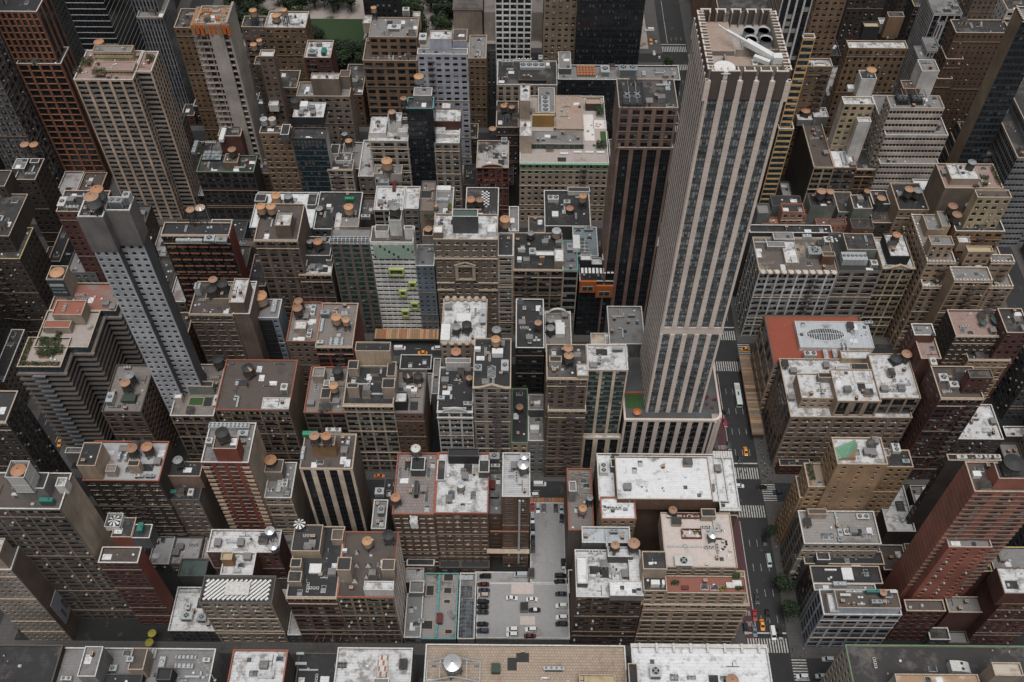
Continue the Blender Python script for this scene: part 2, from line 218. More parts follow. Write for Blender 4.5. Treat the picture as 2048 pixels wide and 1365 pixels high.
# (id, short words, label, tiers (x0,x1,y0,y1,top,bottom,wall,south style,side style,roof,coping), tanks, roof things)
DATA = [
('b01', 'dark flat-roofed block in the bottom corner', '', [(-189, -156.7, 117.9, 132.8, 42.3, 0, 'tob', 'bl', 'bl', 'b', 'c_dk')], [], []),
('b02', 'grey roof crowded with fan units', '', [(-157.4, -103.8, 111.1, 132.8, 40.2, 0, 'gry', 'bl', 'bl', 'g', 'c_wh'), (-145.1, -139, 118.8, 129.1, 50.7, 39, 'gry', 'bl', 'bl', 'g', 'same'), (-130.2, -125, 122.5, 130.1, 47.2, 39, 'bge', 'bl', 'bl', 'n', 'same'), (-140.9, -126.1, 114.9, 122.4, 43.1, 39, 'blk', 'bl', 'bl', 'b', 'same'), (-120.5, -115.5, 119.5, 123.8, 45.9, 39, 'blk', 'bl', 'bl', 'b', 'same')], [], [('ac', -138, 125.4, 39.2, 2.8, 2.1, 1.6, None), ('ac', -130, 125.8, 46.2, 2.2, 1.7, 1.8, None), ('duct', -121.5, 127.8, 39.2, 2.5, 3.7, 2, None), ('fans5x2', -113.6, 129.5, 39.2, 7.1, 1.2, 1.6, None), ('fans4x2', -113.6, 126.4, 39.2, 6.3, 1.6, 1.6, None), ('fans3x4', -126.2, 130.8, 39.2, 3.8, 3.3, 1.4, None), ('ac', -106.3, 128.6, 39.2, 2.5, 1.5, 1.4, None), ('ac', -153, 121.7, 39.2, 3.5, 1.3, 1.6, None), ('skylight', -114.7, 121.8, 39.2, 6.5, 1.6, 1.5, None), ('mast', -105.4, 123.9, 39.2, 0.4, 0.2, 16, None), ('mast', -102.3, 122, 39.2, 0.4, 0.2, 16, None)]),
('b03', 'stained white roof edged with red coping', '', [(-97.9, -78.6, 111.6, 132.8, 39.6, 0, 'tob', 'bl', 'bl', 'w', 'c_rd')], [], [('skylight', -89.5, 124.5, 38.6, 2.8, 2.4, 2, None)]),
('b04', 'low black roof sunk between two white roofs', '', [(-78, -61.4, 116.9, 137.8, 24, 0, 'dgy', 'bl', 'bl', 'b', 'c_dk')], [], [('acwide', -76.6, 133.5, 23, 4, 0.9, 2, None), ('acwide', -77.4, 137.2, 23, 2.7, 0.8, 2, None), ('duct', -73.8, 131.6, 23, 6.9, 0.4, 1, None)]),
('b05', 'patchy white roof with a ribbed barrel vault', '', [(-60.8, -34.7, 111.1, 132.8, 42.3, 0, 'gry', 'bl', 'bl', 'w', 'c_wh'), (-46.3, -41.2, 116.5, 119.6, 49.3, 41.1, 'wht', 'bl', 'bl', 'g', 'same')], [], [('vault', -44.8, 126.4, 41.3, 3.8, 7.7, 3, 'ribbed grey and rust barrel vault between two patchy white roofs'), ('vaultdark', -59.2, 126.8, 41.3, 4, 2, 3, None)]),
('b06', 'wide roof of tan tiles behind a white parapet', '', [(-29.9, 38.8, 102.5, 132.8, 46.1, 0, 'tan', 'bl', 'bl', 't', 'c_wh'), (22.3, 34.4, 116.8, 121.1, 50.2, 44.9, 'bge', 'bl', 'bl', 'y', 'same')], [(-20, 123.2, 45.1, 3.3, 9, 'silver', True)], [('acwide', 14.1, 124.3, 45.1, 7, 1.2, 2, None), ('pipe', 12.3, 121.4, 45.1, 5, 0.8, 1.2, None), ('tankbox', -5.6, 124.1, 45.1, 3, 3, 2.5, None), ('skylight', -26.7, 125.1, 45.1, 1.6, 1, 1, None), ('skylight', -12.2, 125.2, 45.1, 1.6, 1, 1, None)]),
('b07', 'white roof behind a scroll-bracketed stone cornice', '', [(40.9, 87.9, 110.8, 132.8, 45.8, 0, 'lim', 'bl', 'bl', 'W', 'cornice'), (38.6, 41.7, 113.5, 124, 52.8, 44.6, 'tob', 'bl', 'bl', 'b', 'same')], [(73.5, 119.7, 44.8, 2.4, 5, 'copper', True)], [('fan1', 48.4, 123.3, 44.8, 3.7, 3.7, 3, None), ('skylight', 54.9, 122.1, 44.8, 2.7, 2.5, 3, None), ('skylight', 60.7, 122.1, 44.8, 3, 1.5, 2.5, None), ('skylight', 72, 122.1, 44.8, 3, 1.5, 2.5, None)]),
('b08', 'wide dark roof with a rusty shed beside the avenue', '', [(114, 189.9, 113.4, 132.8, 48.7, 0, 'lim', 'bl', 'pu', 'k', 'c_gn'), (126, 153.3, 115.8, 120.2, 55.6, 47.5, 'lim', 'bl', 'bl', 'rust', 'same'), (155.2, 164.4, 117, 121.3, 63.4, 47.5, 'bge', 'bl', 'bl', 'rustw', 'same')], [], [('louver', 151.1, 124.9, 47.7, 7.4, 3.7, 3, None)]),
('b10', 'grey-beige hotel tower', 'grey-beige hotel tower whose blank side wall carries a pale mural', [(-189.7, -172.8, 151.1, 163.2, 62.8, 0, 'gbg', 'pu:bw=2.6,fh=3.1,light=0.1', 'stg', 'g', 'c_wh'), (-185.8, -173.4, 151.5, 158.3, 72.2, 61.6, 'bge', 'bl', 'bl', 'w', 'same')], [], []),
('b11', 'broad hotel slab with blank beige side wall', 'broad brown-grey gridded hotel slab with a blank beige side wall', [(-184.7, -149.1, 160, 173.9, 89.5, 0, 'tgr', 'lf:bw=6,fh=3.2,k=3,pw=.8,sh=1.5,light=.24', 'spl', 'n', 'c_wh'), (-164.1, -153.6, 164.4, 170.5, 95.3, 88.3, 'gry', 'bl', 'bl', 'k', 'same'), (-151.3, -148.1, 166.4, 169.8, 93.3, 88.3, 'wht', 'bl', 'bl', 'w', 'same')], [(-159.6, 166.5, 94.3, 2.7, 9, 'caged', True)], [('green', -153.8, 162.5, 88.5, 4.4, 1.4, 3, 'teal generator box on the beige-sided hotel slab'), ('ac', -163.5, 165, 88.5, 5.3, 0.9, 2, None)]),
('b12', 'dark red brick slab with glass tank box', 'dark red brick slab crowned by a small white-framed glass box', [(-147.4, -133.2, 158, 164.3, 54.7, 0, 'drd', 'pr:bw=4.4,fh=3.1,light=.35', 'red', 'n', 'c_wh'), (-142.1, -134.9, 164.3, 172.1, 62, 53.5, 'red', 'bl', 'bl', 'k', 'same'), (-135.1, -128.7, 164.3, 169.8, 61.4, 53.5, 'dgy', 'bl', 'bl', 'k', 'same')], [(-142, 170.2, 61, 2.3, 1, 'striped0', True)], [('green', -132.2, 167.7, 60.4, 1.8, 3.1, 3, 'teal generator on the dark red brick slab')]),
('b13', 'low white roof with grey ducts', '', [(-132.7, -113.2, 151.1, 169.2, 10.9, 0, 'dgy', 'lf', 'bl', 'w', 'c_wh')], [], [('acwide', -126.3, 156.7, 9.9, 4.5, 3, 2.5, None), ('acwide', -120.3, 156.1, 9.9, 3.4, 2.7, 2.5, None), ('duct', -127.8, 167.4, 9.9, 7.5, 0.7, 2, None), ('ac', -126.7, 160.7, 9.9, 1.4, 2.4, 2, None)]),
('b14', 'ornate loft with a striped roof deck', 'ornate beige loft with black and white striped roof deck', [(-114.5, -87.8, 151.1, 162, 36.9, 0, 'bge', 'or:bw=4.2,fh=3.6', 'bl', 'k', 'c_dk')], [], [('slab', -101.2, 156.6, 35.9, 8.9, 5.1, 1.6, 'grey rectangular canopy on the striped roof deck'), ('stripes', -101.5, 156.6, 35.9, 23.7, 7.9, 0.3, 'black and white diagonal decking on the ornate beige loft')]),
('b15', 'L-shaped white roof over dark red brick', '', [(-115.9, -88.8, 171.8, 181.4, 36, 0, 'drd', 'pu', 'bl', 'w', 'c_wh'), (-109.1, -97, 162.6, 171.8, 36, 0, 'drd', 'pu', 'bl', 'w', 'c_wh'), (-108.5, -104.4, 166.3, 169.5, 40.9, 34.8, 'och', 'bl', 'bl', 'y', 'same')], [(-91.9, 177.9, 35, 1.9, 7, 'silver', True), (-89.7, 171.9, 35, 1.7, 6, 'silver', True)], [('junk', -100.1, 176.1, 35, 4.5, 3.1, 1, None)]),
('b16', 'reddish brick loft with black roof', 'reddish brick loft with a black roof and striped tank', [(-81.7, -63.5, 151.1, 179.6, 42.5, 0, 'rbr', 'lf:bw=5.3,fh=3.7,k=3', 'bl', 'b', 'c_be'), (-81.4, -70.9, 166.9, 177.7, 47.2, 41.3, 'yel', 'bl', 'bl', 'k', 'same'), (-81.3, -76.5, 155.6, 159.8, 45.5, 41.3, 'bge', 'bl', 'bl', 'b', 'same'), (-81.1, -77.2, 161, 164.5, 46.1, 41.3, 'bge', 'bl', 'bl', 'b', 'same'), (-67.5, -63.2, 172.1, 176.6, 46, 41.3, 'bge', 'bl', 'bl', 'n', 'same')], [(-79.3, 176.9, 46.2, 2.4, 3, 'striped', True)], [('white', -72.5, 162.3, 41.5, 4.3, 3.6, 1.2, 'white roof hatch cover on the black roof of the reddish loft')]),
('b16b', 'tan gridded loft with white side wall', 'tan gridded loft with brown roof and whitewashed side wall', [(-63.3, -43.1, 151.1, 177.4, 42.8, 0, 'tan', 'lf:bw=5.2,fh=3.7,k=3', 'pu2@wsh', 'n', 'c_rd'), (-62.9, -57.9, 157, 162.1, 52.4, 41.6, 'bge', 'bl', 'bl', 'k', 'same'), (-47.2, -42.5, 158, 162.3, 50.7, 41.6, 'bge', 'bl', 'bl', 'n', 'same'), (-53.2, -42.6, 151.7, 155.1, 47.8, 41.6, 'wsh', 'bl', 'bl', 'w', 'same')], [(-53.8, 171, 41.8, 2.1, 6, 'orange', True), (-46.2, 173.5, 41.8, 2.2, 6, 'black', True)], [('pyr', -57.5, 163.7, 41.8, 2.2, 1.6, 2.2, None), ('pyr', -53.2, 163.7, 41.8, 2.2, 1.6, 2.2, None), ('pyr', -57.5, 157.6, 41.8, 2.1, 1.6, 2.2, None), ('pyr', -53.4, 159.2, 41.8, 1.6, 1.3, 2, None), ('skylight', -49.4, 164.2, 41.8, 1.3, 1.7, 1, None), ('skylight', -49.4, 159.5, 41.8, 1.3, 1.7, 1, None), ('white', -62.4, 169.3, 41.8, 1.6, 1, 2, None), ('pyr', -57.9, 168.7, 41.8, 1.6, 1.3, 3, None)]),
('b17', 'low pale grey roof beside the white side wall', '', [(-42.3, -35.7, 151.1, 169.3, 6.2, 0, 'gry', 'lf', 'bl', 'g', 'c_wh'), (-41.2, -35.4, 168.3, 173.6, 9, 0, 'gry', 'bl', 'bl', 'g', 'c_wh')], [], []),
('b18', 'old rowhouses edged with teal trim', 'old low buildings with cluttered roofs edged in teal trim', [(-36, -22.1, 151.1, 178.9, 4.9, 0, 'dgy', 'bl', 'bl', 'gg', 'c_te')], [], [('teal', -29.8, 165, 3.9, 0.7, 26.4, 1.2, 'teal painted parapet strip dividing the cluttered low roofs'), ('pit', -33.3, 171.5, 3.9, 3.5, 4.8, 0.3, None), ('pit', -33.9, 157.1, 3.9, 5.2, 4, 0.3, None), ('pit', -26.2, 177.3, 3.9, 4.2, 3.7, 0.3, None), ('pit', -26.2, 171.6, 3.9, 3.5, 3, 0.3, None), ('pit', -26.3, 166.9, 3.9, 2.9, 2, 0.3, None), ('pit', -25.1, 154.4, 3.9, 3.2, 2.2, 0.3, None), ('redbox', -28.8, 159.2, 3.9, 2.3, 3.9, 2.5, 'rust red shed between the teal roof edges'), ('ac', -35.9, 157.9, 3.9, 2.3, 1.7, 2.5, None), ('pit', -32.9, 175.5, 3.9, 1.5, 0.8, 0.3, None)]),
('b19', 'glass-vaulted passage beside the parked cars', '', [(-21.5, -14.8, 151.1, 178.9, 5.2, 0, 'gry', 'bl', 'bl', 'g', 'c_wh')], [], [('glassvault', -18.4, 159.2, 4.2, 5.5, 15, 2.2, 'long ribbed glass vault beside the rooftop car park'), ('glassvault', -19.1, 170.9, 4.2, 5.3, 4.3, 2.2, 'short grey glass vault north of the long one'), ('duct', -19, 176.8, 4.2, 5.6, 2.9, 1.6, None)]),
('b20', 'two-storey parking garage', 'two-storey parking garage with dozens of cars on its roof deck', [(-14.3, 22.3, 151.1, 174.3, 5.6, 0, 'gry', 'bl', 'bl', 'p', 'c_wh'), (7, 21.5, 174.2, 211.1, 6, 0, 'gry', 'bl', 'bl', 'p', 'c_wh'), (-15.6, 10.3, 175.5, 180.5, 3, 0, 'gry', 'bl', 'bl', 'p', 'c_wh')], [], []),
('b21', 'brown brick loft with twin copper tanks', 'brown brick loft with twin copper-topped tanks and cluttered white roof', [(22.7, 46.9, 151.1, 169.8, 44.6, 0, 'brn', 'lf:bw=5.6,fh=3.5,k=3', 'bl', 'w', 'c_wh'), (23.2, 26.9, 155.1, 165.6, 47.2, 43.4, 'dgy', 'bl', 'bl', 'W', 'same'), (42, 46.5, 156, 165.7, 46.4, 43.4, 'gry', 'bl', 'bl', 'W', 'same'), (34.5, 46.5, 150.3, 156.1, 47.6, 43.4, 'gry', 'bl', 'bl', 'W', 'same'), (34.4, 43.7, 164.8, 168.9, 48.7, 43.4, 'dgy', 'bl', 'bl', 'w', 'same')], [(36.8, 167.1, 47.7, 1.7, 6, 'copper', True), (43.5, 167.6, 47.7, 2.3, 6.5, 'copper', True)], [('fans1x1', 28.7, 168.7, 43.6, 1.5, 0.9, 1.4, None), ('fans1x1', 32.1, 168.7, 43.6, 1.5, 0.9, 1.4, None), ('fans1x1', 29.3, 165.6, 43.6, 1.5, 0.9, 1.4, None), ('fans1x1', 31.3, 165.7, 43.6, 1.5, 0.9, 1.4, None), ('junk', 37, 161.7, 43.6, 3.2, 4.5, 1.2, None), ('junk', 31, 159.4, 43.6, 3.2, 3.9, 1.2, None)]),
('b21r', 'pale blue-white rear roof behind the copper tanks', '', [(25.4, 43.3, 171.4, 178, 47, 0, 'dgy', 'bl', 'bl', 'pw', 'c_wh')], [], [('duct', 34.5, 173.3, 46, 0.8, 7, 1.4, None), ('ac', 37.3, 175.8, 46, 3, 1.2, 2, None)]),
('b22', 'corner apartment block with planted terraces', 'beige stone corner apartment block with planted red-tiled terraces', [(47.4, 85.6, 151.1, 164.3, 39.5, 0, 'lmb', 'pr:bw=5.6,fh=3.9,light=.1,k=2', 'lf', 't', 'c_be'), (54.5, 83.2, 151.2, 157.8, 48.5, 38.3, 'lmb', 'pr:bw=5,fh=3.5', 'bl', 'r', 'same'), (55.2, 81.3, 161.5, 183.8, 47.7, 38.3, 'bgl', 'pr:bw=5.5,fh=3.2', 'bl', 'wt', 'same'), (46.2, 54.5, 151, 156.7, 50.4, 38.3, 'lmb', 'pu:bw=5,fh=3.5', 'bl', 'k', 'same'), (45.7, 54.2, 156.1, 163.1, 56.9, 38.3, 'bgl', 'bl', 'bl', 'b', 'same'), (69.9, 75.3, 180.4, 183.8, 50.8, 46.5, 'bge', 'bl', 'bl', 'b', 'same')], [(72.9, 172.6, 46.7, 1.8, 5, 'silver', True), (59.5, 183.2, 46.7, 1.6, 4, 'copper', True)], [('white', 50.3, 153.4, 49.4, 3, 1.7, 3, None), ('white', 53.1, 153.4, 49.4, 0.8, 1.7, 3, None), ('white', 48.5, 158.4, 55.9, 1.3, 0.8, 1, None), ('dome', 49.8, 158.9, 55.9, 2.1, 1.1, 1, None), ('deck', 65.9, 174.9, 46.7, 7.3, 3.7, 1.8, 'red timber roof deck with loungers beside the silver tank'), ('ac', 58.4, 182, 46.7, 2.1, 0.7, 1.4, None), ('garden', 65.3, 182.3, 46.7, 9.3, 1.9, 1.4, None), ('ac', 61.8, 163.6, 46.7, 6.4, 4, 2, None), ('ac', 77.2, 171.8, 46.7, 1, 0.6, 1.5, None), ('ac', 75.5, 177.7, 46.7, 1.1, 0.7, 1, None), ('ac', 70.2, 162.8, 46.7, 1.1, 0.6, 1, None), ('ac', 79.5, 168.2, 46.7, 1.1, 0.6, 1, None), ('duct', 63, 169.9, 46.7, 12.4, 0.4, 0.8, None), ('solar', 76.9, 171.2, 46.7, 3.2, 4.3, 0.8, None), ('shrubs', 57.8, 155, 47.5, 2.4, 1.4, 1.8, 'dark bush left of the terrace furniture on the corner apartment block'), ('shrubs', 74.7, 152.9, 47.5, 2.3, 1.1, 1.8, 'yellow-green bush on the right terrace of the corner apartment block'), ('shrubs', 80.7, 153.1, 47.5, 2.6, 0.9, 1.5, 'low bushes at the terrace corner above the avenue'), ('tree', 79.8, 157.3, 47.5, 2.1, 0.9, 3, 'small trees behind the terrace corner above the avenue'), ('redbox', 61.3, 153.3, 47.5, 2.6, 1.4, 1, 'red tent canopy on the planted terrace'), ('slab', 77.5, 154.3, 47.5, 2.9, 2.1, 1.2, 'grey slatted pergola on the planted terrace')]),
('b23', 'narrow roof with pipes beside the car park ramp', '', [(21.3, 31.3, 183.3, 211.2, 33.9, 0, 'tgr', 'bl', 'bl', 'g2', 'c_rd'), (21.5, 24.4, 196.2, 200.8, 41.3, 32.7, 'gry', 'bl', 'bl', 'g', 'same')], [(26.8, 190.2, 32.9, 1.7, 6, 'orange', True), (29.7, 194.8, 32.9, 1.4, 6, 'grey', True)], [('skylight', 29.2, 209, 32.9, 3.5, 0.9, 1, None), ('skylight', 28.6, 207.4, 32.9, 2.4, 0.5, 1, None), ('skylight', 28.8, 200, 32.9, 2.4, 0.9, 1, None), ('skylight', 23.9, 208.9, 32.9, 1.1, 0.7, 1, None)]),
('b24', 'huge white corner roof', 'huge white-roofed brick corner building with raised white centre', [(32.6, 82.3, 190, 211.2, 45.3, 0, 'brn', 'bl', 'bl', 'W', 'c_wh'), (38.9, 74.8, 186.9, 205.7, 52, 44.1, 'brn', 'bl', 'bl', 'W2', 'same'), (37.6, 41, 202.8, 206.7, 48.6, 44.1, 'dgy', 'bl', 'bl', 'b', 'same')], [], [('fans1x2', 34.9, 203.6, 44.3, 2.9, 4.4, 2.6, None), ('junk', 54.8, 192.2, 51, 15.5, 3.4, 0.6, None)]),
('b24s', 'white cornice strip above the avenue crossing', '', [(78.5, 86.2, 187.3, 211.6, 45, 0, 'brn', 'bl', 'lf', 'W', 'cornice')], [], []),
('b25', 'small bright white roof over tan brick', '', [(32.6, 45.7, 179.5, 189, 50, 0, 'tan', 'pu', 'pu', 'W', 'c_rd')], [], [('ac', 41.9, 184, 49, 1.6, 0.9, 1, None), ('junk', 34.5, 184.2, 49, 2.2, 1.9, 1, None)]),
('b27', 'white ribbed roof with two silver-capped tanks', 'brown loft under a white ribbed roof with silver-capped tanks', [(-4.3, 6.1, 184, 203.1, 58.1, 0, 'brn', 'pu:bw=4.2,fh=3.3,light=.4', 'bl', 'rib', 'c_wh')], [(3.5, 194.9, 57.1, 2.2, 6, 'silver', True), (3.8, 197.8, 57.1, 1.6, 7, 'silver', True)], [('skylight', -1, 195.2, 57.1, 1.8, 1, 0.8, None), ('skylight', -1, 192.9, 57.1, 1.8, 1.5, 0.8, None), ('skylight', 3.9, 192.8, 57.1, 1.9, 1.2, 0.8, None)]),
('b27b', 'narrow stepped roofs left of the ribbed roof', '', [(-9.6, -4.5, 188.3, 207.4, 37, 0, 'brn', 'pu:bw=4.2,fh=3.3,light=.4', 'bl', 'g', 'c_dk')], [], [('ac', -7.9, 213.6, 36, 4.1, 3, 3, None), ('ac', -7.4, 209.1, 36, 3.5, 1.3, 3, None), ('glassbox', -7.7, 196.5, 36, 3.5, 1.7, 2, None), ('redbox', -8.4, 201.1, 36, 2, 3.5, 2, None)]),
('b28', 'brown loft with a central silver tank', 'brown brick loft under a stained white roof with central tank', [(-30, -9.6, 184.2, 211.2, 45, 0, 'brn', 'pu:bw=3.4,fh=3.7,light=.5,pw=1.2', 'bl', 'w', 'c_rd'), (-25.7, -13.7, 206.5, 210.2, 49.8, 43.8, 'blk', 'bl', 'bl', 'b', 'same'), (-13.6, -9.5, 200.2, 205.8, 48.3, 43.8, 'dgy', 'bl', 'bl', 'k', 'same'), (-30, -26.7, 198.4, 207.7, 45, 43.8, 'dgy', 'bl', 'bl', 'k', 'same')], [(-20.1, 193.9, 44, 1.8, 6, 'greycap', True)], [('skylight', -19.8, 203, 44, 2.2, 2.4, 1, None), ('skylight', -23.9, 192.4, 44, 2.8, 3.5, 0.5, None), ('skylight', -15.5, 192.1, 44, 2.2, 3.2, 0.5, None), ('white', -23.2, 189.3, 44, 1.4, 0.7, 1, None), ('white', -16.8, 188.9, 44, 1.7, 0.7, 1, None)]),
('b29', 'pinkish tiled roof with narrow glass skylights', '', [(-46, -30.1, 183.8, 211.2, 44.7, 0, 'brn', 'pu:bw=3.4,fh=3.7,light=.5,pw=1.2', 'bl', 'pk', 'c_rd'), (-39.9, -34.5, 200.8, 206.8, 48.5, 43.5, 'dgy', 'bl', 'bl', 'b', 'same'), (-38.2, -36.6, 191.1, 197.2, 46.9, 43.5, 'blk', 'bl', 'bl', 'b', 'same')], [(-37.9, 207, 47.5, 2, 7, 'rusty', True), (-44.6, 188.2, 43.7, 1.9, 6, 'copper', True)], [('skylight', -44.3, 201.9, 43.7, 1.5, 4.4, 1, None), ('skylight', -41.1, 202.3, 43.7, 1.3, 4.4, 1, None), ('skylight', -33.2, 202, 43.7, 1.6, 4.7, 1, None), ('skylight', -33.4, 191.3, 43.7, 1.6, 4.5, 1, None), ('tarp', -37.6, 181.8, 43.7, 3, 3.1, 1, 'crumpled pale tarpaulin hung over the brown brick parapet')]),
('b30', 'tower striped cream and black glass', 'hotel tower striped in cream stone and black glass', [(-80.6, -60.6, 195.5, 211.2, 57.9, 0, 'cre', 'st:bw=5.2,fh=3.6', 'sbr', 'n', 'c_be'), (-75.6, -67.1, 201.3, 205.2, 65.1, 56.7, 'och', 'bl', 'bl', 'g', 'same')], [(-74, 202.2, 64.1, 2, 6, 'copper', True), (-69.6, 202.2, 64.1, 2, 6, 'copper', True)], [('fans2x1', -69.5, 211.8, 56.9, 5.9, 1.6, 3, 'pair of rooftop fans on the striped hotel tower'), ('green', -78.2, 210.1, 56.9, 5.6, 1.7, 3, 'green mechanical box on the striped hotel tower'), ('duct', -80.1, 202, 56.9, 1.2, 5.7, 2.5, None), ('duct', -63.5, 206.8, 56.9, 1.4, 1.8, 2.5, None)]),
('b30b', 'low pale strip roof beside the striped tower', '', [(-55.7, -50, 185.3, 198.3, 30, 0, 'gry', 'bl', 'bl', 'g', 'c_wh')], [], [('fan1', -53.6, 201.1, 29, 3.5, 2.9, 3, None), ('ac', -52.2, 192.8, 29, 2.6, 3.4, 3, None)]),
('b31', 'narrow beige tower right of the brick-red one', '', [(-97.8, -87.1, 194.8, 211.2, 36.8, 0, 'bge', 'pr:bw=4.6,fh=3.2', 'bl', 'g', 'c_wh'), (-97.9, -91, 202.7, 208.7, 42.9, 35.6, 'gbg', 'bl', 'bl', 'n', 'same')], [(-95.8, 207.3, 41.9, 2.6, 3, 'rust', True)], [('fans1x2', -90.4, 201.2, 35.8, 2.3, 3.5, 2, None), ('fans2x2', -89, 197.1, 35.8, 1.7, 2.1, 1.5, None), ('duct', -92.7, 200.7, 35.8, 1.7, 6.4, 1.5, None), ('junk', -95.8, 198.7, 35.8, 4, 3.1, 1.5, None)]),
('b32', 'brick-red apartment tower', 'brick-red apartment tower with tan side bays and pale flank', [(-115.5, -97.9, 193.4, 211.2, 65, 0, 'red', 'pr:bw=4.4,fh=3.1,light=.5', 'spl', 'g', 'c_wh'), (-109.2, -100.5, 193.7, 199.3, 74, 63.8, 'red', 'bl', 'bl', 'n', 'same')], [(-105.4, 197.6, 73, 2.5, 6, 'black', True)], [('fans10x2', -107.8, 209.3, 64, 15.5, 2.1, 2, 'long white bank of small fans on the brick-red tower'), ('ac', -113.8, 202.1, 64, 2.5, 2.4, 2.5, None), ('ac', -102.1, 206.2, 64, 3.9, 2.4, 1.5, None)]),
('b33', 'narrow brown-grey tower with dark roof', 'narrow brown-grey tower with a dark roof and spiky tank', [(-137.2, -123.2, 194, 211.2, 36.2, 0, 'tgr', 'pu:bw=3.6,fh=3.4,light=.45', 'bl', 'b', 'c_dk'), (-136.2, -122.2, 200, 206.7, 44.1, 35, 'pnk', 'bl', 'bl', 'b', 'same')], [(-130.5, 204.3, 43.1, 2.1, 6, 'grey', True)], [('green', -134.5, 196.9, 35.2, 3.7, 1.4, 2.5, 'green generator on the narrow brown-grey tower'), ('ac', -126.9, 196.9, 35.2, 2, 3.1, 2, None)]),
('b34', 'dark brick building with a tan box and twin tanks', 'dark brick building with tan stair box and twin copper tanks', [(-163.7, -134.6, 193.3, 211.2, 51.6, 0, 'tob', 'pr:bw=5,fh=3.6,light=.7,k=3', 'bl', 'w2', 'c_rd'), (-163.2, -156.2, 194.3, 204.6, 60.6, 50.4, 'ytn', 'bl', 'bl', 'b', 'same'), (-146.3, -141.9, 197, 199.7, 56.2, 50.4, 'ytn', 'bl', 'bl', 'b', 'same'), (-154.6, -150.8, 195.3, 198.5, 54.8, 50.4, 'lim', 'bl', 'bl', 'g', 'same'), (-197, -189.3, 232.6, 235.6, 8, 0, 'gry', 'bl', 'bl', 'g', 'c_wh')], [(-146.1, 204.5, 50.6, 2.2, 6.5, 'copper', True), (-140.5, 205.2, 50.6, 2.3, 6.5, 'copper', True)], [('duct', -151.9, 203.8, 50.6, 0.8, 3.5, 3, None), ('duct', -149.4, 203.8, 50.6, 0.8, 3.5, 3, None), ('ac', -143.4, 195.3, 50.6, 1.6, 1.1, 1.6, None), ('ac', -141.7, 195.4, 50.6, 1.6, 1.1, 1.6, None), ('ac', -139.3, 195.4, 50.6, 1.6, 1.1, 1.6, None), ('ac', -137.5, 195.4, 50.6, 1.6, 1.1, 1.6, None)]),
('b34c', 'low green glass roof in the dark yard', '', [(-133.5, -122.5, 173.3, 180.9, 12, 0, 'dgy', 'bl', 'bl', 'glas', 'c_dk')], [], []),
('b35', 'balconied tower with a garden roof', 'dark glass tower wrapped in zigzag balconies under a planted roof', [(-200, -182.3, 240, 255.4, 60.9, 0, 'dgl', 'bc:fh=3.5', 'bc', 'gdn', 'c_be'), (-196.4, -174.1, 250.2, 269.7, 60.9, 0, 'dgl', 'bc', 'bc', 'gdn', 'c_be'), (-196, -167.7, 269.8, 285.5, 60.9, 0, 'dgl', 'bc', 'bc', 'red', 'c_be'), (-190.6, -178.3, 262.6, 270.5, 66.6, 59.7, 'bge', 'bl', 'bl', 'r2', 'same'), (-193.8, -183, 257.9, 261.8, 63.8, 59.7, 'bge', 'bl', 'bl', 'r2', 'same'), (-195.3, -188, 277, 284.9, 72.1, 59.7, 'bge', 'bl', 'bl', 'k', 'same')], [(-191.2, 280.3, 71.1, 3.1, 0.5, 'orange', True)], [('shrubs', -190.4, 250.8, 59.9, 7.8, 8.2, 1.5, None)]),
('b36', 'brown building between garden tower and blue hotel', '', [(-168.2, -152.1, 229.5, 253.7, 44.9, 0, 'bro', 'pr:bw=4.6,fh=3.6,light=.3,k=3', 'pu2d', 'g2', 'c_dk')], [(-159.4, 239.9, 43.9, 2.3, 7, 'copper', True), (-158.7, 243.8, 43.9, 2.2, 7, 'grey', True)], [('acwide', -165.6, 235.4, 43.9, 2.7, 4.8, 3, None), ('green2', -158.2, 235.8, 43.9, 5.4, 3.4, 3, None), ('ac', -163.1, 252, 43.9, 2.8, 1.1, 1.5, None)]),
('b37', 'tan loft with a green putting lawn on its roof', '', [(-141, -123.1, 229.5, 256.2, 42.3, 0, 'tan', 'lf:bw=4.6,fh=3.8', 'bl', 'g2', 'c_wh'), (-135.2, -124.7, 240.9, 243.8, 47, 41.1, 'gng', 'bl', 'bl', 'b', 'same'), (-140.2, -137, 236, 238.6, 45.4, 41.1, 'lim', 'bl', 'bl', 'W', 'same')], [(-131.9, 249.5, 41.3, 2.1, 6, 'greycap', True), (-125.2, 255.2, 41.3, 2.5, 6, 'black', True)], [('lawn', -131.9, 237.3, 41.3, 5.8, 3.8, 0.5, 'small green lawn patch on the tan loft roof'), ('ac', -122.2, 236.4, 41.3, 3.6, 5.2, 2.5, None)]),
('b37b', 'broad loft with a red-edged roof', 'broad tan loft with patchy brown roof and red parapet edge', [(-121.6, -91.4, 229.5, 255.3, 46.9, 0, 'tan', 'lf:bw=5.6,fh=3.8,k=4', 'bl', 'n', 'c_rd'), (-102.5, -91.4, 229.5, 235, 47.9, 45.7, 'wsh', 'bl', 'bl', 'w', 'same')], [(-110.2, 247.2, 45.9, 2.7, 6, 'blackor', True)], [('ac', -94.6, 239.8, 45.9, 2.7, 3.4, 3, None)]),
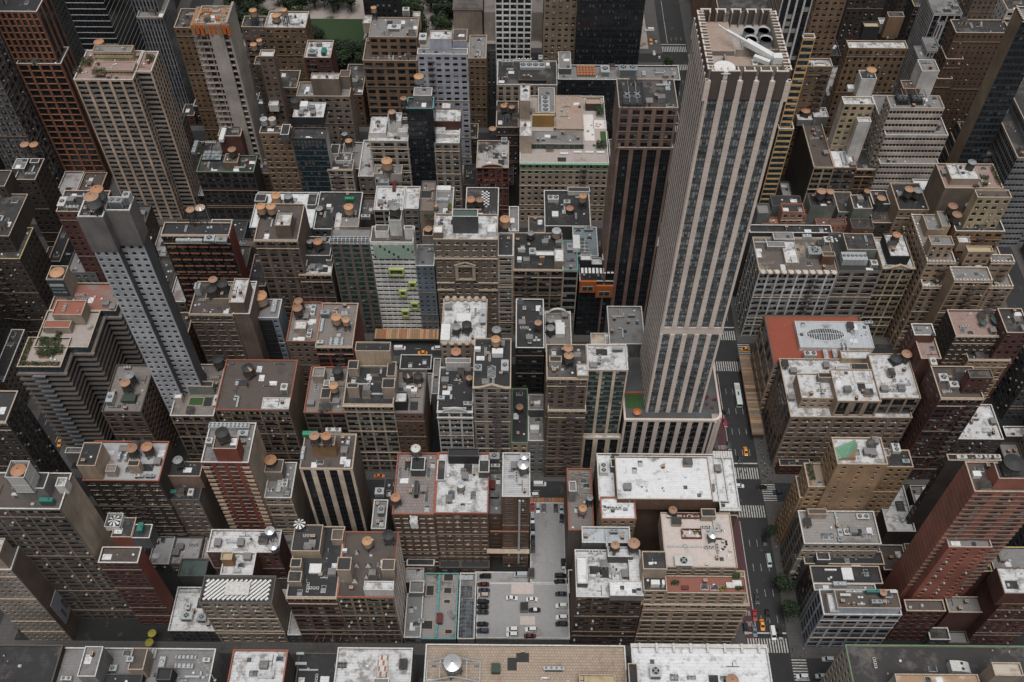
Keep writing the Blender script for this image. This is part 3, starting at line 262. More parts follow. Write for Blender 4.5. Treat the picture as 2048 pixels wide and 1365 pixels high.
('b38', 'brown loft with a tan plank roof', '', [(-85.7, -68.9, 229.5, 253, 45.5, 0, 'bro', 'lf:bw=5.4,fh=3.7,k=4', 'bl', 'g2', 'c_rd'), (-83.5, -78.7, 244.7, 249.3, 49.6, 44.3, 'bge', 'bl', 'bl', 'g', 'same'), (-79, -75, 234, 239.1, 49.1, 44.3, 'bge', 'bl', 'bl', 'b', 'same'), (-78.9, -76.4, 241.4, 244.4, 47.5, 44.3, 'dgy', 'bl', 'bl', 'g', 'same')], [(-73.9, 238.8, 44.5, 2, 7, 'orange', True), (-73.3, 247.5, 44.5, 2.2, 6, 'black', True)], [('skylight', -82, 241.9, 44.5, 1.7, 2.8, 1, None)]),
('b39', 'tall cream gridded loft with corner turrets', 'tall cream gridded loft with dark roof and small corner turrets', [(-69, -48.6, 229.5, 249.2, 51.4, 0, 'crb', 'lf:bw=4.9,fh=3.8,k=3', 'bl', 'b', 'cornice2'), (-65.1, -50.8, 249.5, 254.3, 60.7, 50.2, 'ytn', 'bl', 'bl', 'b', 'same'), (-67, -62.5, 233.3, 235.7, 57.5, 50.2, 'bge', 'bl', 'bl', 'b', 'same'), (-53, -47.9, 232.9, 237.9, 58, 50.2, 'bge', 'bl', 'bl', 'b', 'same'), (-68.1, -63.9, 243.9, 248.4, 55.9, 50.2, 'bge', 'bl', 'bl', 'b', 'same'), (-52.5, -48.9, 242.7, 250.3, 52.6, 50.2, 'bge', 'bl', 'bl', 'b', 'same')], [], []),
('b40', 'lower brown loft beside the cream gridded one', '', [(-49, -36.9, 229.5, 251.8, 45.1, 0, 'brn', 'pu:bw=3.4,fh=3.5,light=.4', 'bl', 'g2', 'c_dk'), (-48.5, -43.6, 231.6, 236.7, 50.3, 43.9, 'blk', 'bl', 'bl', 'w', 'same')], [(-44.4, 246.6, 44.1, 2.2, 5, 'blackor', True), (-39.9, 245.8, 44.1, 2, 5, 'black', True)], [('white', -43.7, 242.1, 44.1, 4.3, 1.4, 2, None), ('white', -41.5, 241, 44.1, 2.4, 2.2, 2, None)]),
('b40b', 'low tar-black roof by the yellow taxi', '', [(-54, -39.2, 280.8, 289.5, 7.1, 0, 'blk', 'bl', 'bl', 'b', 'c_wh')], [], []),
('b40c', 'pale alley roof strip', '', [(-36.9, -33.5, 257.4, 277.5, 20, 0, 'gry', 'bl', 'bl', 'g', 'c_wh')], [], []),
('b41', 'white arched loft with black roof', 'white loft with an arched black and white gable', [(-31.4, -16.8, 229.5, 252.2, 46.9, 0, 'wht', 'lf:bw=4.2,fh=3.7,k=6,sh=1.5', 'bl', 'b', 'arch'), (-28.7, -18.3, 250.7, 253.4, 51.5, 45.7, 'wsh', 'bl', 'bl', 'g', 'same')], [(-24.5, 255.7, 45.9, 2.2, 7, 'copper', False), (-18.6, 243.6, 45.9, 1.5, 5, 'copper', True)], [('junk', -22.9, 245.8, 45.9, 3, 4.6, 1.2, None), ('acwide', -30, 235.7, 45.9, 3, 1.7, 2, None), ('acwide', -18.9, 233, 45.9, 3.6, 1.7, 2, None), ('ac', -25.9, 236.1, 45.9, 0.8, 2.1, 2, None), ('ac', -23.3, 248.2, 45.9, 1.1, 0.8, 1, None)]),
('b42', 'grey-beige loft with a low pointed gable', '', [(-16.4, -1.4, 229.5, 254.2, 63.8, 0, 'gbg', 'pr:bw=4.6,fh=3.6,k=4', 'bl', 'b', 'gable')], [(-7.6, 249, 62.8, 2.1, 7, 'orange', True), (-7.4, 253.9, 62.8, 2, 7, 'grey', True)], [('skylight', -9.1, 237.6, 62.8, 3.2, 5.6, 1, None), ('white', -6.9, 246.1, 62.8, 4.4, 2.7, 3, None), ('ac', -14.6, 238.5, 62.8, 3.2, 3.2, 2, None), ('ac', -3.9, 239.7, 62.8, 2.9, 5.4, 2, None), ('white', -15, 248.3, 62.8, 2.4, 1.4, 2, None)]),
('b43', 'low black roof with a squat copper tank', '', [(-1.2, 5.9, 229.5, 258.2, 23.8, 0, 'yel', 'pu', 'bl', 'b', 'c_gn')], [(2.3, 246.1, 22.8, 1.7, 4, 'copper', True)], []),
('b43b', 'long black roof edged in white', '', [(0.4, 12.6, 261.9, 289.5, 47.9, 0, 'blk', 'pr:bw=5,fh=3.6', 'bl', 'b', 'c_wh')], [(9.9, 271.7, 46.9, 1.8, 6, 'copper', True)], [('vaultdark', 2.2, 288.3, 46.9, 3.9, 3.1, 2, None), ('ac', 4.1, 284.2, 46.9, 1.4, 1.9, 1, None), ('ac', 8.5, 266.1, 46.9, 1.3, 1, 1, None), ('ac', 10.2, 266.2, 46.9, 1.3, 1, 1, None), ('ac', 6.4, 264.5, 46.9, 1.5, 0.6, 1, None), ('skylight', 11.8, 282.9, 46.9, 2.1, 3.9, 2, None)]),
('b44', 'low grey roof in the narrow gap', '', [(6, 13.6, 229.5, 245.2, 25.6, 0, 'gry', 'pu', 'bl', 'g', 'c_wh'), (6, 13.1, 242.2, 250.2, 30.1, 24.4, 'dgy', 'bl', 'bl', 'g', 'same')], [], [('white', 9.8, 245.3, 29.1, 2.6, 1.5, 2, None), ('white', 8.7, 235, 24.6, 3.7, 2.3, 3, None)]),
('b45', 'brown apartment house with stepped crown', 'ornate brown apartment house with stepped crown and two tall tanks', [(12.4, 28.4, 229.5, 246.3, 70.2, 0, 'bro', 'pr:bw=4.4,fh=3.4,k=2,light=.2', 'bl', 'k', 'c_be'), (13.4, 28.7, 227.1, 243, 52, 0, 'bro', 'pr:bw=4.4,fh=3.4', 'bl', 'k', 'c_be'), (13.5, 18.3, 235.3, 238.2, 73, 69, 'bge', 'bl', 'bl', 'k', 'same'), (24.1, 28.4, 229.3, 235, 72.1, 69, 'bge', 'bl', 'bl', 'w', 'same')], [(20.7, 238.9, 69.2, 1.9, 8, 'copper', True), (20.9, 236.1, 69.2, 2.1, 7, 'copper', True)], [('ac', 15.8, 235.2, 69.2, 2.9, 2.7, 1.5, None)]),
('b46', 'slim hotel', 'slim cream hotel with green glass bays and a white stepped penthouse', [(29, 44.8, 229.5, 231.8, 28.1, 0, 'cre', 'st:bw=5.2,fh=3.6', 'bl', 'w', 'c_be'), (28.3, 44, 232, 244.7, 72.4, 0, 'cre', 'hg:bw=4.8,fh=3.4', 'bl', 'w', 'c_wh'), (32.8, 39.1, 266.7, 272.8, 44.8, 26.9, 'wsh', 'bl', 'bl', 'rust', 'same'), (39.4, 49.6, 265.5, 280, 36, 26.9, 'wsh', 'bl', 'bl', 'w', 'same')], [], [('ac', 40.3, 241.8, 71.4, 4.3, 1, 2, None), ('white', 42.1, 278.5, 35, 3.9, 1.1, 1, None)]),
('b51', 'grey roof with two round grey tanks', '', [(13.3, 24.9, 266.2, 289.5, 39.6, 0, 'gry', 'bl', 'bl', 'g2', 'arch2')], [(15.7, 281.3, 38.6, 2.1, 5, 'grey', True), (15.6, 276.6, 38.6, 2.1, 5, 'grey', True)], [('white', 19.9, 278, 38.6, 3.9, 6.6, 3, None)]),
('b48', 'white roof with a scalloped cream parapet', '', [(-31.7, -12.2, 264.3, 289.5, 47.6, 0, 'bge', 'pu', 'bl', 'w', 'scal')], [(-25, 269.4, 46.6, 2, 6, 'grey', True), (-20.6, 270.7, 46.6, 2.3, 6, 'black', True)], [('white', -29.7, 268.9, 46.6, 3.8, 8.8, 3, None), ('white', -22.3, 278.8, 46.6, 6.1, 4.4, 1, None), ('acwide', -13.9, 279.1, 46.6, 2.4, 8, 2, None)]),
('b53', 'brown loft with cooling fans and dark twin tanks', '', [(-138, -119.4, 270.8, 289.5, 58, 0, 'bro', 'pr:bw=4.6,fh=3.6,light=.8,k=2', 'bl', 'n', 'c_be'), (-119.8, -113.4, 271.7, 285.3, 64.6, 56.8, 'bro', 'bl', 'bl', 'w', 'same'), (-131.6, -121.6, 277, 284.5, 60.8, 56.8, 'bge', 'bl', 'bl', 'b', 'same'), (-119.3, -112.2, 271, 289.7, 58, 0, 'bro', 'bl', 'bl', 'w', 'c_wh')], [(-128.6, 279.2, 59.8, 2.5, 5, 'black', True), (-124.5, 282.2, 59.8, 2.5, 5, 'black', True), (-128.1, 282.6, 59.8, 2, 7, 'copper', True)], [('fans1x3', -136, 283.4, 57, 2.5, 3.5, 5, None), ('junk', -129.2, 273.5, 57, 5.6, 2.7, 1, None)]),
('b54', 'slate-blue slab split by a black stripe', '', [(-117.2, -103.3, 278.6, 289.5, 46.5, 0, 'bgr', 'pu', 'bl', 'g', 'c_wh')], [(-111.5, 286.3, 45.5, 3.2, 7, 'orange', True)], [('duct', -106.2, 285.2, 45.5, 2.6, 6.9, 2, None), ('blackstripe', -110.1, 279.1, 45.5, 5.7, 1.1, -1, 'tall black glass stripe down the slate-blue slab')]),
('b55', 'brown building with a plank roof and stacked tanks', '', [(-98.6, -85.8, 266.9, 289.5, 44.8, 0, 'bro', 'pu:bw=3.2,fh=3.6', 'bl', 'g2', 'c_rd'), (-95.5, -90.5, 272.3, 276.9, 46.8, 43.6, 'bge', 'bl', 'bl', 'w', 'same')], [(-94.8, 284.9, 43.8, 2.1, 7, 'copper', True), (-94.7, 280.8, 43.8, 2.2, 7, 'copper', True)], [('fans1x2', -89, 284.1, 43.8, 1.9, 5.6, 2, None), ('fans1x2', -88.9, 270.8, 43.8, 1.9, 4.5, 2, None)]),
('b56', 'red-fronted building with twin orange tanks', '', [(-85.8, -69.7, 264.7, 289.5, 44.2, 0, 'red', 'lf:bw=6,fh=3.8', 'bl', 'g2', 'c_be')], [(-77.3, 276.3, 43.2, 2.3, 7, 'orange', True), (-72.9, 274.7, 43.2, 1.8, 7, 'orange', True)], [('acwide', -83.5, 282.4, 43.2, 4, 2.4, 3, None), ('fans2x3', -77, 267.5, 43.2, 5.7, 4.2, 1, None), ('skylight', -75.4, 284.5, 43.2, 3.2, 2.8, 1, None), ('ac', -83.8, 266.8, 43.2, 2.5, 1.5, 1.5, None), ('duct', -84.4, 276.6, 43.2, 1.3, 7.4, 1.5, None)]),
('b65', 'plain grey roof tucked behind the stone tower', '', [(41.5, 57.3, 272.2, 294.2, 38, 0, 'gry', 'bl', 'bl', 'g', 'c_wh')], [], [('ac', 52.3, 288.6, 37, 3, 1, 1.5, None)]),
('b52', 'pale blue-grey hotel tower', 'pale blue-grey hotel tower with grey crown and checkered small windows', [(-145.9, -137.4, 238, 247.2, 146.9, 0, 'bho', 'ph', 'bg', 'k', 'c_wh'), (-138.2, -129.3, 241.1, 247.7, 146.9, 0, 'bho', 'ph', 'bg', 'k', 'c_wh')], [(-139.6, 240.3, 145.9, 2.5, 8, 'copperdk', True), (-138.7, 243.7, 145.9, 2.4, 8, 'copperdk', True)], [('acwide', -134, 243.7, 145.9, 4.4, 1.9, 3, None), ('acwide', -130.6, 245.5, 145.9, 2.4, 3, 4, None), ('junk', -135.8, 246.2, 145.9, 3.7, 1.9, 3, None)]),
('b52b', 'reddish roof behind the blue-grey hotel', '', [(-201.1, -180.6, 314.4, 328, 75, 0, 'drd', 'pu', 'bl', 'k', 'c_be')], [], [('ac', -199.5, 319.8, 74, 3.1, 5.8, 2, None), ('ac', -194.2, 316.7, 74, 5.3, 1.4, 2, None)]),
('b52c', 'low grey roof with green window bays', '', [(-210.2, -196.2, 313.9, 332.1, 36, 0, 'gng', 'pu', 'lf', 'g', 'c_dk')], [], [('junk', -210.2, 328.3, 35, 6.7, 4.1, 2, None)]),
('b57', 'brown hotel with green glass bays', 'brown hotel with green glass bays under a curved glasshouse', [(-82, -64.3, 307.8, 316.7, 64.2, 0, 'brg', 'gl2:bw=4.2,fh=3.1', 'bl', 'g', 'c_dk'), (-78.2, -70.1, 316.2, 321.8, 65.1, 63, 'bge', 'bl', 'bl', 'g', 'same'), (-80.8, -78.4, 316.1, 324.5, 65.1, 63, 'wsh', 'bl', 'bl', 'w', 'same')], [(-74.7, 323.8, 63.2, 2.3, 7, 'orange', False)], [('glassvault', -73.3, 309.6, 63.2, 17.5, 4.3, 5, 'curved white-ribbed glasshouse on the brown hotel'), ('ac', -67.6, 323.3, 63.2, 4, 1.6, 2, None)]),
('b58', 'white hotel with lime-green boxes', 'white hotel with green glass crown and lime-green box windows', [(-64.3, -45.1, 307.8, 317.9, 64.1, 0, 'whg', 'wg:bw=2.9,fh=2.95', 'bl', 'n', 'c_wh'), (-62.2, -56.1, 311.4, 315.5, 67.3, 62.9, 'wht', 'bl', 'bl', 'n', 'same'), (-55.7, -50.2, 312.8, 318.3, 72.7, 62.9, 'wht', 'bl', 'bl', 'k', 'same'), (-49, -45, 310.6, 312.9, 69.5, 62.9, 'wht', 'bl', 'bl', 'n', 'same')], [(-52.9, 316.3, 71.7, 2.5, 6, 'grey', True)], []),
('b59', 'slim slate-blue hotel beside the white one', '', [(-45.5, -36.8, 307.8, 321.2, 49.1, 0, 'bsl', 'pu:bw=2.6,fh=3.1', 'bl', 'sl', 'c_wh'), (-42.3, -37.7, 321.2, 325.9, 54.8, 47.9, 'gbg', 'bl', 'bl', 'k', 'same')], [(-39.9, 323.7, 53.8, 1.9, 3, 'copper', True)], []),
('b60', 'grey-brown loft with a sculpted stone portal', '', [(-36.2, -7.9, 307.8, 323.9, 66.2, 0, 'gbr', 'pu:bw=4,fh=3.7,light=.5,k=2', 'bl', 'w', 'c_be'), (-27.7, -16.5, 312.4, 317.1, 75.7, 65, 'dgy', 'bl', 'bl', 'glas', 'same'), (-36.1, -32, 308.2, 312.7, 69.9, 65, 'gbr', 'bl', 'bl', 'W', 'same'), (-12.5, -8.7, 310.2, 315.7, 68.5, 65, 'wht', 'bl', 'bl', 'W', 'same')], [], []),
('b61', 'pale slender loft with paired windows', '', [(-8, -0.9, 307.8, 322.3, 56, 0, 'lim', 'pr:bw=5,fh=3.2,k=2', 'bl', 'k', 'c_wh')], [(-4.8, 325.1, 55, 2.7, 7, 'orange', False)], []),
('b62', 'tan loft with cluttered black roof', '', [(-0.9, 21.8, 307.8, 331.4, 47, 0, 'tan', 'lf:bw=5.2,fh=3.7,k=3', 'bl', 'b', 'c_be'), (17.8, 22, 309.9, 317.7, 50.4, 45.8, 'bge', 'bl', 'bl', 'W', 'same'), (9.5, 18, 315.4, 318.1, 48.5, 45.8, 'dgy', 'bl', 'bl', 'W', 'same'), (1.1, 4.5, 319.4, 320.4, 48, 45.8, 'wht', 'bl', 'bl', 'w', 'same'), (11.1, 13.2, 312.6, 313.5, 49.9, 45.8, 'och', 'bl', 'bl', 'n', 'same')], [(19, 327.9, 46, 2.2, 6, 'greycap', True), (7, 327.2, 46, 1.7, 5, 'grey', True)], [('acwide', 7.8, 318.6, 46, 3, 3.9, 2, None), ('white', 1.8, 313.9, 46, 2, 2, 2, None)]),
('b63', 'pale narrow loft beside the black tower', '', [(21.8, 28.6, 307.8, 326.9, 46.9, 0, 'lim', 'lf:bw=8,fh=5', 'bl', 'sl', 'c_te')], [], [('white', 28.2, 323.9, 45.9, 3.1, 8.6, 3, None), ('acwide', 25.2, 321.7, 45.9, 2.7, 4.4, 2, None)]),
('b64', 'black tower with an orange band', 'black hotel tower with an orange box window band', [(29.6, 45.3, 307.8, 321.7, 39.6, 0, 'bks', 'gl:bw=5,fh=3.4', 'bl', 'k', 'c_wh'), (29.9, 34.7, 313.3, 317, 47.9, 38.4, 'bks', 'bl', 'bl', 'W', 'same'), (39.8, 45.2, 313.4, 317.2, 47.7, 38.4, 'bks', 'bl', 'bl', 'w', 'same'), (35.1, 40, 313.3, 317.5, 45, 38.4, 'bks', 'bl', 'bl', 'W', 'same')], [], [('orange', 33.2, 306, 38.6, 6.7, 0.4, -1, 'orange panelled box windows on the black tower')]),
('b74', 'blue-grey roof behind the black tower', '', [(26.9, 38.4, 318.4, 337.5, 45, 0, 'gry', 'bl', 'bl', 'bl2', 'c_wh')], [], [('ac', 34.5, 336.3, 44, 4.2, 2.5, 1.5, None), ('fans2x3', 32.2, 324.2, 44, 4.1, 6.8, 1.2, None)]),
('b66', 'brown loft with open roof terrace', '', [(-99.2, -84.2, 307.8, 318.1, 43, 0, 'bro', 'lf:bw=4.5,fh=3.5,k=2', 'bl', 'w', 'c_be'), (-97.5, -84.9, 314.4, 326.6, 48.3, 41.8, 'dgy', 'bl', 'bl', 'k', 'same'), (-99, -95.6, 310.7, 314.4, 45.4, 41.8, 'gry', 'bl', 'bl', 'g', 'same'), (-86.9, -84.5, 313.6, 317.3, 45.9, 41.8, 'gry', 'bl', 'bl', 'g', 'same')], [(-90.3, 318.6, 47.3, 2.2, 6, 'copper', True), (-94.4, 319.4, 47.3, 1.5, 5, 'grey', True)], [('skylight', -90.6, 313.5, 42, 3.4, 3.7, 1.5, None), ('ac', -96, 310.5, 42, 2, 1.7, 1, None)]),
('b67', 'tall brown stepped loft with three orange tanks', '', [(-115.4, -96, 307.8, 331, 64.9, 0, 'bro', 'pr:bw=4.6,fh=3.5,light=.3,k=2', 'bl', 'n', 'c_be'), (-105.3, -98.6, 310.1, 317.9, 71.7, 63.7, 'bro', 'bl', 'bl', 'w', 'same')], [(-113.7, 323, 63.9, 2.3, 7, 'orange', True), (-109.1, 323, 63.9, 2.3, 7, 'orange', True)], []),
('b68', 'dark building striped with fire escapes', 'dark brown building striped with fire escapes and a white-railed roof', [(-155.7, -125.7, 307.8, 315.7, 67.8, 0, 'tob', 'lf:bw=4.4,fh=3.3,k=2,light=.1', 'bl', 'b', 'c_be')], [(-142.3, 315.4, 66.8, 1.9, 9, 'copper', True), (-138.2, 316.7, 66.8, 2.2, 9, 'copsil', False)], [('duct', -142.4, 304.5, 66.8, 11.5, 1.5, 2, None), ('ac', -133.7, 305.6, 66.8, 4.5, 3.6, 1.5, None), ('ac', -128.5, 304.8, 66.8, 5.1, 2.7, 1.5, None)]),
('b69', 'bare concrete block with a giant orange tank', '', [(-69.1, -54.7, 350.8, 367.9, 42.3, 0, 'con', 'lf:bw=5,fh=3.9', 'bl', 'w', 'c_wh'), (-70.4, -56.6, 371.7, 378.1, 46.7, 41.1, 'con', 'bl', 'bl', 'g', 'same')], [(-63.3, 372.5, 45.7, 2.8, 9, 'orangebig', True)], [('ac', -66.2, 369.3, 41.3, 6.6, 2.5, 3, None), ('ac', -68.6, 370.4, 41.3, 1.5, 4.6, 3, None), ('redbox', -60.2, 367.5, 41.3, 1.5, 6.2, 2, None)]),
('b70', 'cracked grey roof with one dome vent', '', [(-54.4, -47.3, 352, 367.9, 42.2, 0, 'gry', 'pu', 'bl', 'w', 'c_wh')], [], []),
('b70b', 'weathered plank roofs beside a small garden', '', [(-46.3, -39.3, 346.5, 367.9, 45.9, 0, 'bge', 'bl', 'bl', 'wood', 'c_dk')], [], [('pit', -43.9, 358.8, 44.9, 6.4, 6, 0.3, None), ('shrubs', -41.5, 343.1, 44.9, 4.2, 2.4, 1, None)]),
('b71', 'white-edged roof with ducts and yellow shrubs', '', [(-39.3, -30.6, 345, 367.9, 41.8, 0, 'gry', 'pu', 'bl', 'g', 'c_wh')], [(-39.1, 351.8, 40.8, 1.4, 4, 'orange', True)], [('white', -36.3, 366.2, 40.8, 8, 3, 2, None), ('shrubs', -32.1, 353.7, 40.8, 1.8, 3.9, 2, None), ('duct', -36.2, 358.9, 40.8, 6.5, 3, 2, None), ('white', -36.7, 346.6, 40.8, 2.5, 2.3, 2, None)]),
('b72', 'dark roof with a chequered deck', '', [(-24.5, -8.4, 348.2, 367.9, 41.8, 0, 'dgy', 'lf', 'bl', 'k', 'c_wh')], [(-21.8, 353.9, 40.8, 2.2, 6, 'copper', True), (-17.5, 353.7, 40.8, 1.9, 6, 'copper', True)], [('checker', -14.8, 361.3, 40.8, 4.3, 10.2, 0.4, 'black and white chequered sun deck behind twin tanks')]),
('b72b', 'narrow roof in the dark gap', '', [(-3.3, 1.5, 337.2, 354.3, 42, 0, 'gry', 'pu', 'bl', 'g', 'c_wh')], [], []),
('b73', 'black roof with a round double fan', '', [(13.9, 36.3, 342.7, 367.9, 40.2, 0, 'dgy', 'bl', 'bl', 'b', 'c_wh'), (25.6, 36.6, 365.3, 368.7, 41.7, 39, 'wsh', 'bl', 'bl', 'k', 'same')], [(32.5, 356.5, 39.2, 2, 8, 'orange', True), (26.3, 353.1, 39.2, 1.9, 3, 'copper', True)], [('fans2x1', 18.4, 361.2, 39.2, 5.4, 3.2, 2.5, None), ('white', 19.2, 351.2, 39.2, 3, 3.5, 1, None), ('ac', 25, 357.8, 39.2, 3.2, 2.4, 3, None)]),
('b73b', 'small dark roof with an arched pale parapet', '', [(6.1, 14.3, 338.3, 349.3, 40, 0, 'gry', 'bl', 'bl', 'k', 'c_be')], [], []),
('b75', 'bright silver roof with dark twin sheds', '', [(-128.9, -98.4, 342.9, 367.9, 37.7, 0, 'dgy', 'pu', 'bl', 'W', 'c_wh'), (-128.8, -123.4, 359.1, 364.3, 39.6, 36.5, 'dgy', 'bl', 'bl', 'k', 'same'), (-102.8, -98.2, 356.7, 364.6, 39.6, 36.5, 'dgy', 'bl', 'bl', 'k', 'same')], [(-117.6, 359, 36.7, 2.5, 7, 'orange', True), (-111.4, 358.6, 36.7, 2.2, 7, 'grey', True)], []),
('b75b', 'black roof with a green container', '', [(-97.8, -76.3, 341.7, 367.9, 38.1, 0, 'dgy', 'pu', 'bl', 'b', 'c_wh')], [(-96.1, 354, 37.1, 2.1, 3, 'grey', True)], [('green', -82.3, 361.9, 37.1, 4.4, 1.6, 2.5, 'bright green box on a black roof'), ('white', -91.9, 357, 37.1, 2.2, 1.9, 2, None)]),
('b75c', 'brown sunken roof behind the glasshouse', '', [(-77.3, -70.1, 355.7, 367.2, 35, 0, 'tob', 'bl', 'bl', 'n', 'c_dk')], [], []),
('b76', 'beige ribbed apartment tower', 'tall beige ribbed apartment tower with bay windows and roof terrace', [(-208.2, -180.3, 386.2, 409.1, 91.2, 0, 'cnd', 'cd:bw=5.5,fh=2.95', 'cds', 'pkd', 'c_wh'), (-181.4, -173.1, 392.6, 408.7, 91.2, 0, 'cnd', 'cd', 'cds', 'pkd', 'c_wh'), (-200.1, -180.8, 390.7, 397.5, 93.2, 90, 'ybg', 'rb:fh=3', 'bl', 'pkd', 'same'), (-202.2, -183.5, 401.6, 406.8, 95.7, 90, 'ybg', 'rb:fh=3', 'bl', 'g', 'same')], [(-203.5, 414.7, 90.2, 2.7, 1.5, 'coppernd', False)], [('shrubs', -205.6, 399.7, 90.2, 4.9, 5.7, 2, None), ('shrubs', -196.5, 389.6, 92.2, 5.5, 3, 2.5, None), ('shrubs', -176.4, 403.4, 90.2, 3.5, 4.9, 1.5, None), ('shrubs', -208.1, 393.3, 90.2, 3.5, 3.6, 1.5, None)]),
('b78', 'cream loft with a stepped white penthouse', '', [(-73.2, -53.8, 386.2, 404.6, 55.6, 0, 'lim', 'pr:bw=6.5,fh=3.8,k=3', 'pu2', 'w', 'c_wh'), (-72.9, -65, 389.2, 401.6, 57.9, 54.4, 'wsh', 'bl', 'bl', 'w', 'same'), (-64.2, -57.3, 393.2, 400, 62.1, 54.4, 'wsh', 'bl', 'bl', 'w', 'same'), (-59.2, -54.1, 389.8, 396, 57.9, 54.4, 'wsh', 'bl', 'bl', 'w', 'same')], [(-61.5, 394.3, 61.1, 2, 6, 'copper', True)], []),
('b79', 'black glass tower with a banded orange tank', '', [(-53, -40.1, 386.2, 394.8, 75.6, 0, 'bks', 'gl:bw=3,fh=3.3', 'gl', 'k', 'c_te'), (-50, -41.1, 393.2, 399.4, 77.8, 74.4, 'gry', 'bl', 'bl', 'g', 'same')], [(-48.1, 406, 74.6, 2.6, 5, 'banded', False), (-54.1, 387.5, 74.6, 1.6, 6, 'copper', False)], []),
('b80', 'slim grey loft with white stepped roof', '', [(-41, -28.3, 386.2, 398.4, 54.4, 0, 'gbg', 'pr:bw=4.2,fh=3.5,k=2,light=.5', 'bl', 'w', 'c_wh'), (-40.7, -35.7, 391, 396.1, 56.2, 53.2, 'wsh', 'bl', 'bl', 'w', 'same'), (-37.9, -28.8, 391, 393.3, 55.8, 53.2, 'wsh', 'pu', 'bl', 'w', 'same'), (-41, -27.8, 397.2, 407.6, 59, 53.2, 'drd', 'bl', 'bl', 'w', 'same'), (-38.6, -33.7, 411.2, 416.5, 55.8, 53.2, 'drd', 'bl', 'bl', 'w', 'same')], [], []),
('b81', 'dark red loft with a curved gable', 'dark red loft with curved gable and chequered roof terrace', [(-20.3, -3.8, 386.2, 406.7, 39.1, 0, 'red', 'lf:bw=3,fh=3.6,k=2,light=.5', 'bl', 'chk', 'gable')], [(-12.4, 410.1, 38.1, 2, 6, 'copper', False)], [('junk', -12.3, 400.9, 38.1, 3, 4.9, 1.5, None), ('ac', -6.3, 406.3, 38.1, 3.1, 3.5, 2, None), ('ac', -6.2, 394.8, 38.1, 2.3, 3.3, 2, None)]),
('b82', 'long beige department store with green cornice', 'long beige department store with green copper cornice and roof garden', [(1.8, 47.1, 386.2, 440.4, 42.1, 0, 'lbn', 'pu:bw=3.4,fh=3.9', 'bl', 'lt', 'gcorn'), (21, 35.2, 411.7, 439.5, 43.1, 40.9, 'bge', 'bl', 'bl', 'tn', 'same'), (7.9, 34.6, 397.7, 408.1, 44.5, 40.9, 'gng', 'gl3', 'bl', 'g', 'same'), (1.9, 7.8, 394.1, 406.7, 52.6, 40.9, 'bgl', 'bl', 'bl', 'w', 'same'), (1.8, 7.1, 419.8, 433.9, 54.5, 40.9, 'bgl', 'bl', 'bl', 'w', 'same'), (8.3, 19.8, 415.1, 417.5, 48.8, 40.9, 'gold', 'bl', 'bl', 'y', 'same'), (11.6, 20.5, 423.5, 444.7, 44.1, 40.9, 'gry', 'bl', 'bl', 'g', 'same'), (36.8, 45, 428.7, 433.6, 46, 40.9, 'tob', 'bl', 'bl', 'bge2', 'same')], [], [('fans1x4', 15.4, 430.2, 43.1, 4.7, 13.3, 1.5, None), ('tree', 44.3, 426.4, 41.1, 3.9, 7.4, 4, 'row of green trees in the beige store roof garden'), ('lawn', 45.7, 407.9, 41.1, 3.8, 7.9, 0.5, None), ('tree', 43.7, 398.6, 41.1, 5.3, 3.4, 4, None), ('white', 24.5, 393.7, 41.1, 4.1, 1.1, 0.8, None), ('white', 31.5, 394.9, 41.1, 4.1, 1.1, 0.8, None), ('white', 37.5, 394.9, 41.1, 4.1, 1.1, 0.8, None), ('white', 43.3, 394.8, 41.1, 3.8, 1.1, 0.8, None), ('whitepatio', 38.1, 415.1, 41.1, 5.4, 21.2, 0.3, 'white paved terrace strip in the department store roof garden'), ('whitepatio', 44, 417.6, 41.1, 6.9, 7, 0.3, None)]),
('b83', 'brown granite office tower', 'brown granite office tower with black glass bays and open roof cage', [(40.4, 62.4, 307.8, 330.7, 118.8, 0, 'pnk', 'gt:bw=6.2,fh=3.7', 'gts', 'k', 'c_be'), (39.2, 61.9, 308, 325.8, 138.4, 117.6, 'pnk', 'pr:bw=4.4,fh=3.8,light=.1', 'bl', 'k', 'same'), (59.5, 64.6, 339.5, 341.9, 122.1, 117.6, 'bge', 'bl', 'bl', 'k', 'same')], [], [('cage', 44.6, 315, 137.4, 8.5, 13.7, 3, 'steel framed cooling well on the granite tower roof')]),
('b84', 'ochre loft with twin grey-topped tanks', '', [(-127, -111.4, 386.2, 391.6, 59.9, 0, 'och2', 'pu:bw=4.2,fh=3.7,light=.5,k=3', 'bl', 'k', 'c_be'), (-115.5, -111.4, 381.8, 389.6, 62.7, 58.7, 'dgy', 'bl', 'bl', 'b', 'same')], [(-125, 392.2, 58.9, 2.1, 5, 'greyflat', False), (-120.9, 392.3, 58.9, 2.1, 5, 'tanflat', False)], []),
('b85', 'dark glass hotel with honeycomb windows', 'dark glass hotel with honeycomb windows and a white flank wall', [(-111.6, -94.7, 386.2, 394.6, 56.8, 0, 'bks', 'hx:bw=1.8,fh=3.4', 'wsh', 'k', 'c_dk'), (-112.1, -96.7, 398, 409.6, 60.5, 55.6, 'bks', 'bl', 'bl', 'w', 'same')], [(-111.5, 406.2, 59.5, 2.5, 5, 'black', True)], [('white', -107.2, 405.9, 59.5, 3.7, 4.1, 3, None)]),
